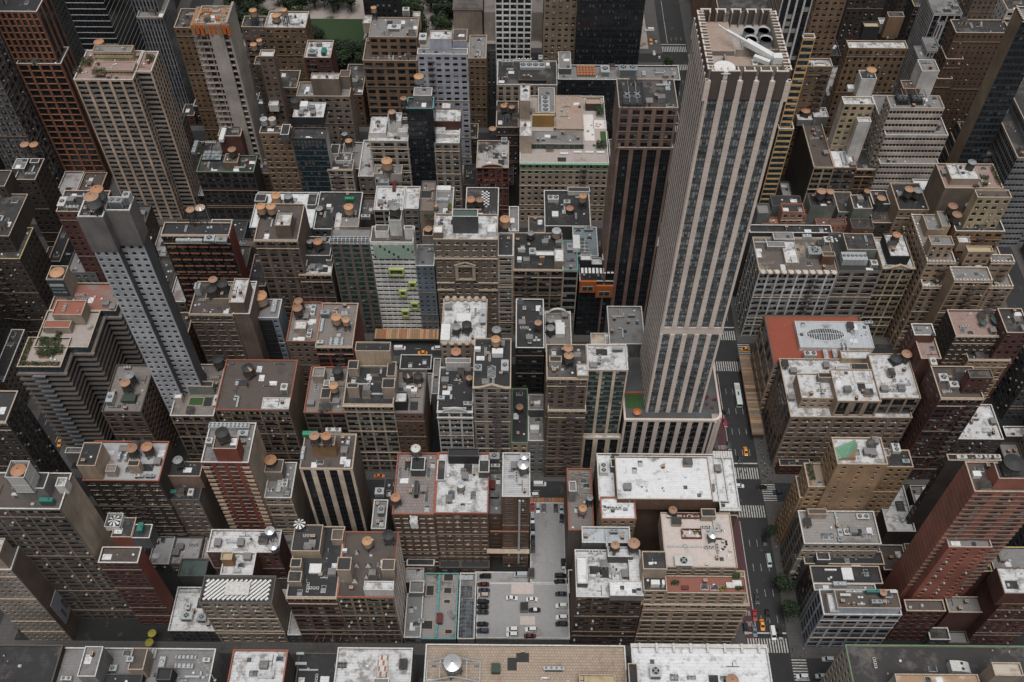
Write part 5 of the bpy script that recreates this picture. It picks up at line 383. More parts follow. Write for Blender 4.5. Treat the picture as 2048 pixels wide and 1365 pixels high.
('s5', 'cream block with a white flank and tank turret', '', [(161.9, 177.1, 400, 406.1, 69.2, 0, 'ybg', 'pu:bw=4,fh=3.7', 'wsh', 'w', 'c_wh'), (168.9, 176.5, 406.1, 413.2, 79.7, 68, 'wsh', 'bl', 'bl', 'k', 'same')], [(174.9, 412.3, 78.7, 2.6, 1, 'banded', True)], [('green', 172.7, 415.7, 68.2, 3.3, 2.4, 2, None), ('white', 167.6, 412.5, 68.2, 3.3, 3.2, 2, None)]),
('s5b', 'plain white stair tower', '', [(169.9, 176.5, 395.4, 398.9, 62, 0, 'wsh', 'bl', 'bl', 'w', 'c_wh')], [], []),
('s6', 'long brown-flanked block with cream front', '', [(151.5, 161.9, 386.2, 438.8, 40.2, 0, 'ybg', 'lf:bw=5,fh=3.7', 'drk', 'n', 'c_be'), (148.5, 156.2, 420.2, 430, 43.1, 39, 'gry', 'bl', 'bl', 'w', 'same')], [(152.7, 424.3, 42.1, 2.5, 4, 'copper', True)], []),
('s6b', 'brown loft with white louvre vents', '', [(161.9, 173.3, 386.2, 411.1, 40, 0, 'gbr', 'lf:bw=5,fh=3.7', 'bl', 'W', 'c_rd'), (156.6, 164.3, 420.5, 428.5, 44.8, 38.8, 'gry', 'bl', 'bl', 'w', 'same')], [(169.1, 415.1, 39, 2.5, 6, 'copper', False)], [('fans1x6', 168.7, 393.6, 39, 3.4, 8.4, 1, None)]),
('s6c', 'small ochre block with a flat black roof', '', [(174.6, 188.8, 388.9, 404.3, 37, 0, 'och', 'lf:bw=5,fh=3.7', 'bl', 'k', 'c_be')], [(176, 408.7, 36, 2.2, 6, 'copper', False), (178.8, 406.4, 36, 2.2, 6, 'greyflat', False)], []),
('s7', 'beige office block', 'beige office block ringed by dark ribbon windows and cooling frames', [(182.3, 208.6, 393, 402.8, 72.6, 0, 'rbn', 'rb3:bw=1.7,fh=3.9', 'pu2', 'g', 'c_be'), (183.4, 214.6, 390, 421.6, 58.3, 0, 'rbn', 'rb3', 'pu2', 'g', 'c_wh'), (184.4, 214.1, 386.5, 411.7, 42.7, 0, 'rbn', 'rb3', 'pu2', 'g', 'c_wh'), (195, 203.5, 402.1, 411.3, 87.4, 71.4, 'wsh', 'bl', 'bl', 'g', 'same'), (189.2, 197.8, 402, 408.5, 77.2, 71.4, 'rst', 'bl', 'bl', 'n', 'same')], [], [('cage', 189.2, 399.5, 71.6, 6, 6.5, 5, None), ('cage', 196.2, 399.6, 71.6, 6, 6.5, 5, None)]),
('s8', 'white art deco tower', 'white ribbed tower stepping up in grey-capped terraces', [(222.6, 237.9, 470, 489.9, 74.5, 0, 'wst', 'sv:bw=4,fh=3.6', 'sv', 'g', 'c_gr'), (225.6, 228.9, 468, 476.7, 70.1, 0, 'wst', 'sv', 'sv', 'g', 'c_gr'), (219.5, 227.2, 455, 468, 61.5, 0, 'wst', 'sv', 'sv', 'g', 'c_gr'), (215, 222.7, 450, 463.8, 58.8, 0, 'wst', 'sv', 'sv', 'g', 'c_gr')], [], []),
('s9', 'wide brown many-windowed hotel', 'wide brown hotel with many windows and stepped left terraces', [(218, 245.3, 430, 441.3, 90.1, 0, 'och3', 'pu:bw=2.8,fh=3.2,light=.25', 'pu2d', 'k', 'c_be'), (217.4, 226.3, 428, 439.2, 76, 0, 'och3', 'pu:bw=3,fh=3.3', 'pu2d', 'g', 'c_be'), (216, 223.9, 426, 441, 65.4, 0, 'och3', 'pu:bw=3,fh=3.3', 'pu2d', 'g', 'c_be')], [], [('junk', 232.4, 437.7, 89.1, 6.6, 6.8, 3, None)]),
('s10', 'white-piered block in the top corner', '', [(244, 260.5, 440, 452.6, 96.7, 0, 'wst', 'pu:bw=4,fh=3.6', 'pu', 'k', 'c_be')], [], []),
('s11', 'dark glass tower with a tan flank', 'dark ribbed glass tower with a blank tan flank', [(225.1, 237.8, 390, 400.3, 124, 0, 'dgn2', 'rb4:bw=2,fh=3.8', 'flank', 'g', 'c_wt')], [], []),
('s12', 'grey terraced office building', 'grey office building descending in dark ribbon-windowed terraces', [(241.5, 264.8, 370, 412.6, 61.3, 0, 'grb', 'rb3:bw=2,fh=3.8', 'rb5', 'k', 'c_be'), (249, 284.1, 372, 441.9, 67, 0, 'grb', 'rb3', 'rb5', 'k', 'c_be'), (238.5, 254.1, 392, 423.6, 45.1, 0, 'grb', 'rb3', 'rb5', 'g', 'c_be'), (237.9, 253.9, 398, 430.1, 35, 0, 'grb', 'rb3', 'rb5', 'g', 'c_be'), (236.8, 252.4, 404, 432.8, 27.7, 0, 'grb', 'rb3', 'rb5', 'g', 'c_be'), (235.9, 251, 410, 435.5, 19.4, 0, 'grb', 'rb3', 'rb5', 'g', 'c_be')], [], []),
('t1', 'salmon stucco block', 'long salmon stucco block with small dark windows', [(126.5, 137, 343.2, 349.4, 50, 0, 'pnc', 'pu', 'bl', 'k', 'c_rd'), (131.9, 147, 345.5, 349.5, 46, 0, 'pnc', 'pu:bw=2.4,fh=3.2', 'bl', 'n', 'c_rd'), (143.5, 158.2, 341.2, 345.1, 44, 0, 'pnc', 'pu:bw=2.4,fh=3.2', 'bl', 'n', 'c_rd'), (118.1, 131.1, 343.4, 348.2, 42, 0, 'pnc', 'bl', 'bl', 'pst', 'c_rd')], [], []),
('t2', 'low green-grey roof with two big tanks', '', [(139.6, 151.4, 345.3, 354.4, 52, 0, 'gng', 'bl', 'bl', 'b', 'c_dk')], [(144.1, 349.4, 51, 2.3, 7, 'copper', True), (148.7, 350.2, 51, 2, 6, 'copper', True)], []),
('t3', 'small grey stepped penthouses', '', [(154.8, 163.6, 347.7, 362, 46, 0, 'gry', 'pu', 'bl', 'k', 'c_be')], [], []),
('t4', 'olive grey penthouse block', '', [(159.8, 168.8, 344, 353.5, 52, 0, 'gng', 'bl', 'bl', 'k', 'c_be')], [(166.8, 351.8, 51, 1.6, 5, 'copper', True), (171.8, 346, 51, 2.1, 6, 'copper', False)], []),
('t4b', 'dark stepped roof with frames', '', [(170.8, 178.9, 349.2, 358.9, 50, 0, 'dgy', 'bl', 'bl', 'k', 'c_wh')], [], []),
('t5', 'salmon roof patch beside black chimney', '', [(170.6, 181.1, 341.9, 347.9, 44, 0, 'pnc', 'pu', 'bl', 'pst', 'c_be')], [], []),
('t6', 'black flat roofs divided by white lines', '', [(110.3, 149.3, 333.6, 338.9, 46, 0, 'tob', 'bl', 'bl', 'b', 'c_wh'), (124.5, 139.1, 353.5, 361.2, 44, 0, 'gng', 'bl', 'bl', 'b', 'c_dk')], [], []),
('t7', 'small weathered grey shed roof', '', [(115.3, 121.5, 344.2, 351.2, 48, 0, 'gng', 'bl', 'bl', 'g', 'c_dk')], [], []),
('t8', 'hipped dark roof over red wall', '', [(156.4, 166.6, 330.8, 337.1, 52, 0, 'rst', 'bl', 'bl', 'k', 'c_dk')], [], [])]
CARS = [
(-11.3, 178.1, 3.2, 'EW', 'suv', 'black', 'black car in the shaded garage lane west of the silver van'),
(-11.9, 173.4, 5.7, 'EW', 'car', 'maroon', 'dark maroon car at the top of the west parking column'),
(-11.6, 170.8, 5.7, 'EW', 'car', 'navy', 'dark grey-blue car below the maroon one in the west parking column'),
(-11.8, 168.8, 5.7, 'EW', 'suv', 'beige', 'beige car in the west parking column'),
(-11.8, 166, 5.7, 'EW', 'suv', 'black', 'black car just below the beige one on the garage roof'),
(-11.9, 163.8, 5.7, 'EW', 'car', 'black', 'black car second below the beige one on the garage roof'),
(-11.9, 161.6, 5.7, 'EW', 'car', 'dgreen', 'dark green-black car third below the beige one on the garage roof'),
(-11.8, 156.7, 5.7, 'EW', 'car', 'black', 'black car above the lowest one in the west parking column'),
(-11.7, 154, 5.7, 'EW', 'suv', 'navy', 'dark car lowest in the west parking column'),
(-0.4, 167.7, 5.7, 'EW', 'car', 'white', 'white sedan left below the pale ramp wall'),
(7.6, 167.2, 5.7, 'EW', 'car', 'white', 'white sedan right below the pale ramp wall'),
(8.6, 162.7, 5.7, 'EW', 'car', 'wb', 'dark car with a white roof beside the small stair hut'),
(-0.1, 154.7, 5.7, 'EW', 'suv', 'white', 'white car upper left of the four by the garage south edge'),
(-0.2, 152.6, 5.7, 'EW', 'suv', 'white', 'white car lower left of the four by the garage south edge'),
(7.2, 154.7, 5.7, 'EW', 'suv', 'white', 'white car upper right of the four by the garage south edge'),
(6.8, 152.1, 5.7, 'EW', 'car', 'maroon', 'maroon car lower right of the four by the garage south edge'),
(19.2, 177.4, 5.7, 'EW', 'suv', 'black', 'black van topmost in the east parking column'),
(18.9, 174.9, 5.7, 'EW', 'car', 'black', 'black car second from top in the east parking column'),
(19.2, 169.6, 5.7, 'EW', 'car', 'navy', 'dark car third from top in the east parking column'),
(19.3, 164.6, 5.7, 'EW', 'suv', 'white', 'upper white car in the east parking column'),
(19.3, 159.8, 5.7, 'EW', 'suv', 'white', 'lower white car in the east parking column'),
(19.1, 157.1, 5.7, 'EW', 'suv', 'black', 'black car lowest in the east parking column'),
(20.4, 182.6, 5.7, 'NS', 'suv', 'black', 'black car parked lengthwise along the brick wall'),
(8, 208.4, 5.7, 'NS', 'car', 'red', 'red car first in the row behind the 36th street kerb'),
(10.3, 208.3, 5.7, 'NS', 'suv', 'silver', 'silver car beside the red one at the garage north end'),
(12.8, 208.1, 5.7, 'NS', 'car', 'grey', 'grey car right of the silver one at the garage north end'),
(17.9, 208, 5.7, 'NS', 'car', 'dgrey', 'dark grey car at the right of the garage north end'),
(20.2, 208.3, 5.7, 'NS', 'car', 'silver', 'silver car in the north-east garage corner'),
(20.3, 203.1, 5.7, 'NS', 'car', 'black', 'black car behind the silver corner one'),
(8, 203.5, 5.7, 'NS', 'suv', 'silver', 'silver car behind the red one along the west wall'),
(8.1, 198.4, 5.7, 'NS', 'suv', 'navy', 'dark blue car third along the garage west wall'),
(8.1, 193.1, 5.7, 'NS', 'car', 'black', 'black car fourth along the garage west wall'),
(8.1, 189.1, 5.7, 'NS', 'car', 'dgrey', 'dark car last along the garage west wall'),
(3, 178.8, 3.2, 'EW', 'van', 'silver', 'silver van on the garage lane under the brown facade'),
(104.3, 271.2, 0, 'NS', 'bus', 'buswhite', 'white-roofed city bus on the avenue beside the plank-roofed shed'),
(96, 262.4, 0, 'SL', 'car', 'black', 'black car turning across the avenue bus lane'),
(96.6, 256.3, 0, 'NS', 'car', 'magenta', 'crimson pink car on the avenue below the turning black one'),
(96.9, 244, 0, 'NS', 'car', 'teal', 'dark teal car by the bus lane lettering'),
(103.9, 241, 0, 'NS', 'car', 'taxi', 'yellow taxi waiting at the stop line of the middle crossing'),
(100.8, 236.7, 0, 'NS', 'car', 'dgrey', 'dark car left of the taxi at the stop line'),
(97.2, 236.7, 0, 'NS', 'car', 'navy', 'navy car half hidden by the white cornice'),
(98.4, 223.2, 0, 'EW', 'car', 'white', 'white car in the middle of the junction by the white cornice'),
(108.4, 222.7, 0, 'EW', 'car', 'black', 'black car on the eastern crosswalk of the middle junction'),
(115.2, 220.1, 0, 'EW', 'car', 'navy', 'dark car east of the middle junction'),
(111.8, 299.4, 0, 'EW', 'car', 'taxi', 'yellow taxi on the crosswalk beside the palazzo'),
(105.7, 196.9, 0, 'NS', 'suv', 'black', 'black car behind the mint-white van'),
(106, 187.5, 0, 'NS', 'van', 'mint', 'mint-white box van by the eastern kerb'),
(98.7, 171, 0, 'NS', 'car', 'dgrey', 'dark grey car mid avenue above the taxi queue'),
(101.9, 164.2, 0, 'NS', 'car', 'black', 'black car right of the red one'),
(96.8, 163.9, 0, 'NS', 'car', 'red', 'red car by the bus lane above the lowest crossing'),
(99.2, 159.8, 0, 'NS', 'car', 'taxi', 'yellow taxi between the red car and the white van'),
(95.8, 157.3, 0, 'NS', 'car', 'bgrey', 'blue-grey car at the lowest stop line'),
(92.4, 158, 0, 'NS', 'suv', 'black', 'black car in the bus lane at the lowest stop line'),
(102.9, 156.3, 0, 'NS', 'van', 'white', 'white van at the lowest stop line'),
(105.6, 155.9, 0, 'NS', 'suv', 'black', 'black car by the east kerb at the lowest stop line'),
(122.8, 146, 0, 'EW', 'suv', 'silver', 'silver car driving east on the lowest cross street'),
(111.6, 139.2, 0, 'EW', 'suv', 'white', 'white car on the crosswalk of the lowest cross street'),
(119, 139.3, 0, 'EW', 'suv', 'silver', 'silver car entering the lowest cross street by the stone wall'),
(11.4, 223.2, 0, 'EW', 'van', 'white', 'white van on 36th street north of the garage'),
(8.7, 217.8, 0, 'EW', 'suv', 'white', 'white car parked at the garage kerb on 36th street'),
(-44.5, 295.7, 0, 'EW', 'car', 'taxi', 'yellow taxi on 37th street beside the tar-black roof'),
(-38, 298.4, 0, 'EW', 'suv', 'white', 'white car ahead of the 37th street taxi'),
(-55.7, 298.3, 0, 'EW', 'van', 'white', 'white van behind the 37th street taxi'),
(-59.2, 226.7, 0, 'EW', 'car', 'orange', 'orange car in the shade below the cream gridded loft'),
(-211, 243.7, 0, 'NS', 'car', 'taxi', 'left yellow taxi on the western avenue'),
(-204.6, 243, 0, 'NS', 'car', 'taxi', 'right yellow taxi on the western avenue'),
(-212.1, 238.5, 0, 'NS', 'car', 'silver', 'silver car below the taxis on the western avenue'),
(-211.2, 232.1, 0, 'NS', 'car', 'black', 'black car lowest on the western avenue'),
(85.9, 550.1, 0, 'NS', 'suv', 'taxi', 'yellow taxi far up the avenue beside the black tower'),
(89.3, 551.2, 0, 'NS', 'car', 'dgrey', 'dark car right of the far yellow taxi'),
(87.1, 538.6, 0, 'NS', 'car', 'silver', 'silver grey car far up the avenue'),
(90, 534.5, 0, 'NS', 'car', 'navy', 'dark blue car far up the avenue near the tree'),
(86.8, 517.8, 0, 'NS', 'car', 'black', 'black car far up the avenue nearest the podium'),
(86.2, 563.2, 0, 'EW', 'van', 'white', 'white van at the farthest visible crossing')]
# ---------------------------------------------------------------- facades
# bw bay, fh floor, k lights, pw pier, sh spandrel, pd/sd how far piers/spandrels stand out, sp spandrel material, light share, fr frame, gl glass
ST0 = dict(bw=3.4, fh=3.6, k=1, pw=1.8, sh=1.8, pd=.30, sd=.28, sp=None, light=.25, fr='frame_dark', gl='glass', sill=1)
STY = {'lf': dict(bw=5.2, fh=3.8, k=3, pw=.85, sh=1.35, pd=.42, sd=.25), 'pr': dict(bw=4.6, fh=3.6, k=2, pw=1.7, sh=1.75), 'pu': dict(), 'pu2': dict(bw=3.6), 'pu2d': dict(bw=3.4, light=.05),
 'or': dict(bw=4.2, k=2, pw=1.9, sh=1.7, pd=.4), 'st': dict(bw=5.2, k=3, pw=2.0, sh=.7, pd=.6, sd=.15, sp='wall_blk', gl='glass', light=.05), 'bc': dict(bw=3, k=2, pw=.2, sh=.5, pd=.12, sd=.1, sp='wall_blk', gl='glass_teal', light=.06),
 'gl': dict(bw=3, fh=3.5, k=2, pw=.16, sh=.6, pd=.16, sd=.08, sp='wall_blk', light=.04), 'gl2': dict(bw=4.2, fh=3.1, k=2, pw=1.3, sh=.7, pd=.35, sd=.12, sp='wall_gng', gl='glass_green', light=.25), 'gl3': dict(bw=2.5, fh=3, k=1, pw=.2, sh=.3, pd=.15, sd=.1, sp='wall_dgy', gl='glass_green'),
 'gl4': dict(bw=3.2, fh=3.8, k=2, pw=1.15, sh=1.0, pd=.7, sd=.12, light=.0), 'hg': dict(bw=5, fh=3.4, k=3, pw=1.2, sh=.8, pd=.35, sd=.15, sp='wall_gng', gl='glass_green', light=.2),
 'wg': dict(bw=2.2, fh=2.95, k=2, pw=.3, sh=1.75, pd=.15, sd=.30, light=.15), 'ph': dict(bw=3.0, fh=3.1, k=2, pw=1.5, sh=1.6, light=.1), 'bg': dict(bw=60, fh=60), 'tp': dict(bw=6, fh=3.6, pw=4.9, sh=2.2, light=.2),
 'gt': dict(bw=6.2, fh=3.7, k=4, pw=1.7, sh=.7, pd=.5, sd=.14, sp='wall_blk', light=.04), 'gts': dict(bw=2.4, fh=3.7, k=1, pw=1.1, sh=.9, pd=.5, sd=.15, sp='wall_pnk', light=.1), 'gr': dict(bw=4, fh=3.7, k=2, pw=.8, sh=.9, pd=.45, sd=.40, light=.1),
 'rt': dict(bw=5.5, fh=2.9, k=2, pw=3.5, sh=1.4, light=.3), 'rts': dict(bw=60, fh=60), 'cs': dict(bw=4, fh=3.3, k=1, pw=.5, sh=.4, gl='glass', light=0), 'rb': dict(bw=1.8, fh=3.2, pw=.3, sh=1.7, pd=.2, sd=.35, light=.1),
 'rb2': dict(bw=5, fh=3.8, pw=.1, sh=.35, pd=.1, sd=.22, sp='c_wh', gl='glass', light=.0), 'rb3': dict(bw=1.7, fh=3.9, pw=.3, sh=2.1, pd=.25, sd=.4, light=.02), 'rb4': dict(bw=2, fh=3.8, pw=.3, sh=1.2, pd=.3, sd=.2, light=.05), 'rb5': dict(bw=1.9, fh=3.8, pw=.35, sh=1.2, pd=.25, sd=.35, light=.02),
 'sv': dict(bw=1.9, fh=3.8, pw=.7, sh=.9, pd=.5, sd=.1, sp='wall_dgy', light=.05), 'hx': dict(bw=1.9, fh=3.4, pw=.25, sh=.5, pd=.3, sd=.28, sp='wall_dgy', gl='glass_teal', light=.1), 'cd': dict(bw=5.5, fh=2.95, k=4, pw=1.3, sh=1.25, pd=.7, sd=.25, light=.08, sp='wall_gbg'),
 'cds': dict(bw=3.4, fh=2.95, k=2, pw=1.0, sh=1.3, pd=.5, sd=.25, light=.05, sp='wall_gbg'), 'gy': dict(bw=4, fh=3.6, k=2, pw=.7, sh=1.1, pd=.35, sd=.30, gl='glass_teal'), 'fin': dict(bw=2.9, fh=3.6, k=1, pw=.8, sh=.5, pd=.8, sd=.1, sp='wall_blk', gl='glass', light=.1, pm='c_wh'),
 'ar': dict(bw=6.5, fh=7.5, k=3, pw=2.0, sh=1.6, pd=.5, sd=.4), 'ar2': dict(bw=6.5, fh=8, k=3, pw=1.8, sh=2.2, pd=.7, sd=.45), 'drds': dict(bw=4.5, fh=3.4, k=1, pw=3.2, sh=2.2, light=.1), 'flank': dict(bw=80, fh=80)}
BLANK = {'bl', 'bg', 'rts', 'flank', 'drd', 'drk', 'wsh', 'sbr', 'spl', 'stg', 'red'}
SIDEMAT = {'wsh': 'wall_wsh', 'bg': 'wall_dgy', 'flank': 'wall_tan', 'drd': 'wall_drd', 'drk': 'wall_drk', 'red': 'wall_red', 'sbr': 'wall_bro', 'spl': 'wall_bgl', 'stg': 'wall_bro'}
def parse(s):
    s, _, wm = s.partition('@'); n, _, rest = s.partition(':'); d = dict(ST0); d.update(STY.get(n, {}))
    for kv in rest.split(',') if rest else []:
        a, b = kv.split('=')
        if a in d: d[a] = float(b)
    d['k'] = int(d['k']); d['name'] = n; d['wm'] = 'wall_'+wm if wm else None; return d
BOXES = []      # solid cores, for the sight test
WINS = []       # every window opening: (root, parent part, centre, outward, w, h, style)
def facade(mb, o, u, n, W, z0, z1, d, wm, root, D):
    """o: point on the core face at u=0; relief stands out from it along n"""
    nb = max(1, round(W/d['bw'])); bw = W/nb; nf = max(1, round((z1-z0)/d['fh'])); fh = (z1-z0)/nf
    if d['light'] == .25: d['light'] = (.1, .18, .26, .4)[sum(map(ord, root.name)) % 4]
    wm = d.get('wm') or wm; cc = WALLC.get(wm[5:], (.3,)*3); d = dict(d, sm='c_be' if sum(cc) > 1.05 else wm)
    pw = min(d['pw'], bw*.85); sh = min(d['sh'], fh*.8)
    def fb(a, b, dep, za, zb, m):
        xs = [o[0]+u[0]*a, o[0]+u[0]*b, o[0]+u[0]*a+n[0]*dep, o[0]+u[0]*b+n[0]*dep]; ys = [o[1]+u[1]*a, o[1]+u[1]*b, o[1]+u[1]*a+n[1]*dep, o[1]+u[1]*b+n[1]*dep]
        mb.box(min(xs), max(xs), min(ys), max(ys), za, zb, m)
    pm = d.get('pm') or wm
    for i in range(nb+1):
        a, b = i*bw-pw/2, i*bw+pw/2
        if i == 0: a = -0.0
        if i == nb: b = W
        fb(a, b, d['pd'], z0, z1, pm)
    sp = d['sp'] or wm
    if d['name'] in ('lf', 'pr') and not d['sp'] and wm[5:] in WALLC:
        sp = wm+'_spandrel'
        if sp not in MATS: wallm(sp, tone(tuple(q*.58 for q in WALLC[wm[5:]])))
    for j in range(nf+1):
        za = z0+j*fh-sh*.35 if j else z0; zb = min(z0+j*fh+sh*.65, z1)
        if zb-za > .05: fb(.01, W-.01, d['sd'], za, zb, sp)
    for i in range(nb):
        for j in range(nf):
            h = fh-sh; w_ = bw-pw; zc = z0+j*fh+sh*.65+h/2
            c = (root.location.x+o[0]+u[0]*(i+.5)*bw, root.location.y+o[1]+u[1]*(i+.5)*bw, zc)
            WINS.append((root, c, n, w_, h, d))
WM = {}
def winmesh(w_, h, d, var):
    key = (d['sm'], round(w_, 1), round(h, 1), d['k'], d['gl'], d['fr'], round(d['light'], 1), var)
    if key in WM: return WM[key]
    rr = random.Random(str(key)); mb = MB(); w_, h = key[1], key[2]
    mb.box(-w_/2, w_/2, -.1, 0, -h/2, h/2, d['fr'])
    k = d['k']; lw = w_/k; t = min(.1, lw*.12)
    for i in range(k):
        x0, x1 = -w_/2+i*lw+t, -w_/2+(i+1)*lw-t
        for (a, b) in ((-h/2+t, -t/2), (t/2, h/2-t)):
            q = rr.random(); top = a > 0
            m = d['gl'] if q > d['light']*.6 else 'glass_mid'
            mb.face([(x0, -.125, a), (x1, -.125, a), (x1, -.125, b), (x0, -.125, b)], m)
            if top and d['light'] > .06 and q < d['light']*1.3+.1:
                bm = 'blind' if q < d['light']*.8 else 'blind_dark'; lo = b-(b-a)*rr.choice((.4, .7, 1, 1, 1.6)); lo = max(lo, -h/2+t)
                mb.face([(x0+.04, -.135, lo), (x1-.04, -.135, lo), (x1-.04, -.135, b), (x0+.04, -.135, b)], bm)
    if d['light'] >= .2 and d['pw'] > .7 and rr.random() < .16 and not d['sp']:
        q = -w_/2+lw*(rr.randrange(k)+.5); mb.box(q-.35, q+.35, -.75, -.13, -h/2+.02, -h/2+.48, rr.choice(('grey', 'galv', 'c_be')))
    if d['sill'] and d['pw'] > 1 and not d['sp'] and d['name'] != 'lf': mb.box(-w_/2-.1, w_/2+.1, -d['pd']-.12, 0, -h/2-.15, -h/2-.004, d['sm'] if d['light'] < .45 else 'c_be')
    WM[key] = (mb, mb.mesh('window')); return WM[key]
SRC = {}
def project(p):
    q = Vector(p)-CAMP; z = q.dot(f_); F = 1991.1
    return 1024+F*q.dot(R2)/z, 682.5-F*q.dot(U2)/z, z
def place_windows():
    vs, fs = [], []
    for (x0, x1, y0, y1, z0, z1) in BOXES:
        b = len(vs); vs += [(x0, y0, z0), (x1, y0, z0), (x1, y1, z0), (x0, y1, z0), (x0, y0, z1), (x1, y0, z1), (x1, y1, z1), (x0, y1, z1)]
        for q in ((0, 1, 5, 4), (1, 2, 6, 5), (2, 3, 7, 6), (3, 0, 4, 7), (4, 5, 6, 7)): fs.append(tuple(b+i for i in q))
    bvh = BVHTree.FromPolygons(vs, fs)
    eyes = [CAMP, CAMP+Vector((-14, 0, 0)), CAMP+Vector((14, 0, 0)), CAMP+Vector((0, 0, 14))]
    by = {}
    for (root, c, n, w_, h, d) in WINS:
        px, py, z = project(c)
        if z < 5 or px < -70 or px > 2118 or py < -70 or py > 1435: continue
        p = Vector((c[0]+n[0]*.7, c[1]+n[1]*.7, c[2]+h*.3)); ok = False
        for e in eyes:
            dr = e-p; L = dr.length; dr.normalize()
            if dr.x*n[0]+dr.y*n[1] <= 0: continue
            if bvh.ray_cast(p, dr, L)[0] is None: ok = True; break
        if not ok: continue
        D = (CAMP-Vector(c)).length; pxs = 1991/D; cosv = math.hypot(p.x-CAMP.x, p.y-CAMP.y)/D
        by.setdefault(root.name, (root, []))[1].append((max(w_*pxs*(1 if n[1] else .6), h*pxs*cosv), c, n, w_, h, d))
    cnt = 0
    for root, L in by.values():
        L.sort(key=lambda t: -t[0]); far = MB(); rr = random.Random(root.name); nn = 0
        for (s, c, n, w_, h, d) in L:
            mb, me = winmesh(w_, h, d, rr.randrange(7))
            rz = 0. if n[1] < 0 else (math.pi/2 if n[0] > 0 else -math.pi/2)
            rc = (c[0]-root.location.x, c[1]-root.location.y, c[2])
            if s >= 9.0 and nn < 300:
                link('window', me, root, rc, rz); nn += 1; cnt += 1
            else:
                cs, sn = math.cos(rz), math.sin(rz); b = len(far.v)
                far.v += [(rc[0]+x*cs-y*sn, rc[1]+x*sn+y*cs, rc[2]+z) for x, y, z in mb.v]
                far.f += [tuple(b+i for i in q) for q in mb.f]; mp = [far.mi(q) for q in mb.mats]; far.m += [mp[i] for i in mb.m]
        if far.f: far.build('windows', root, kind='stuff')
    print('windows single', cnt, 'all', sum(len(L) for _, L in by.values()))
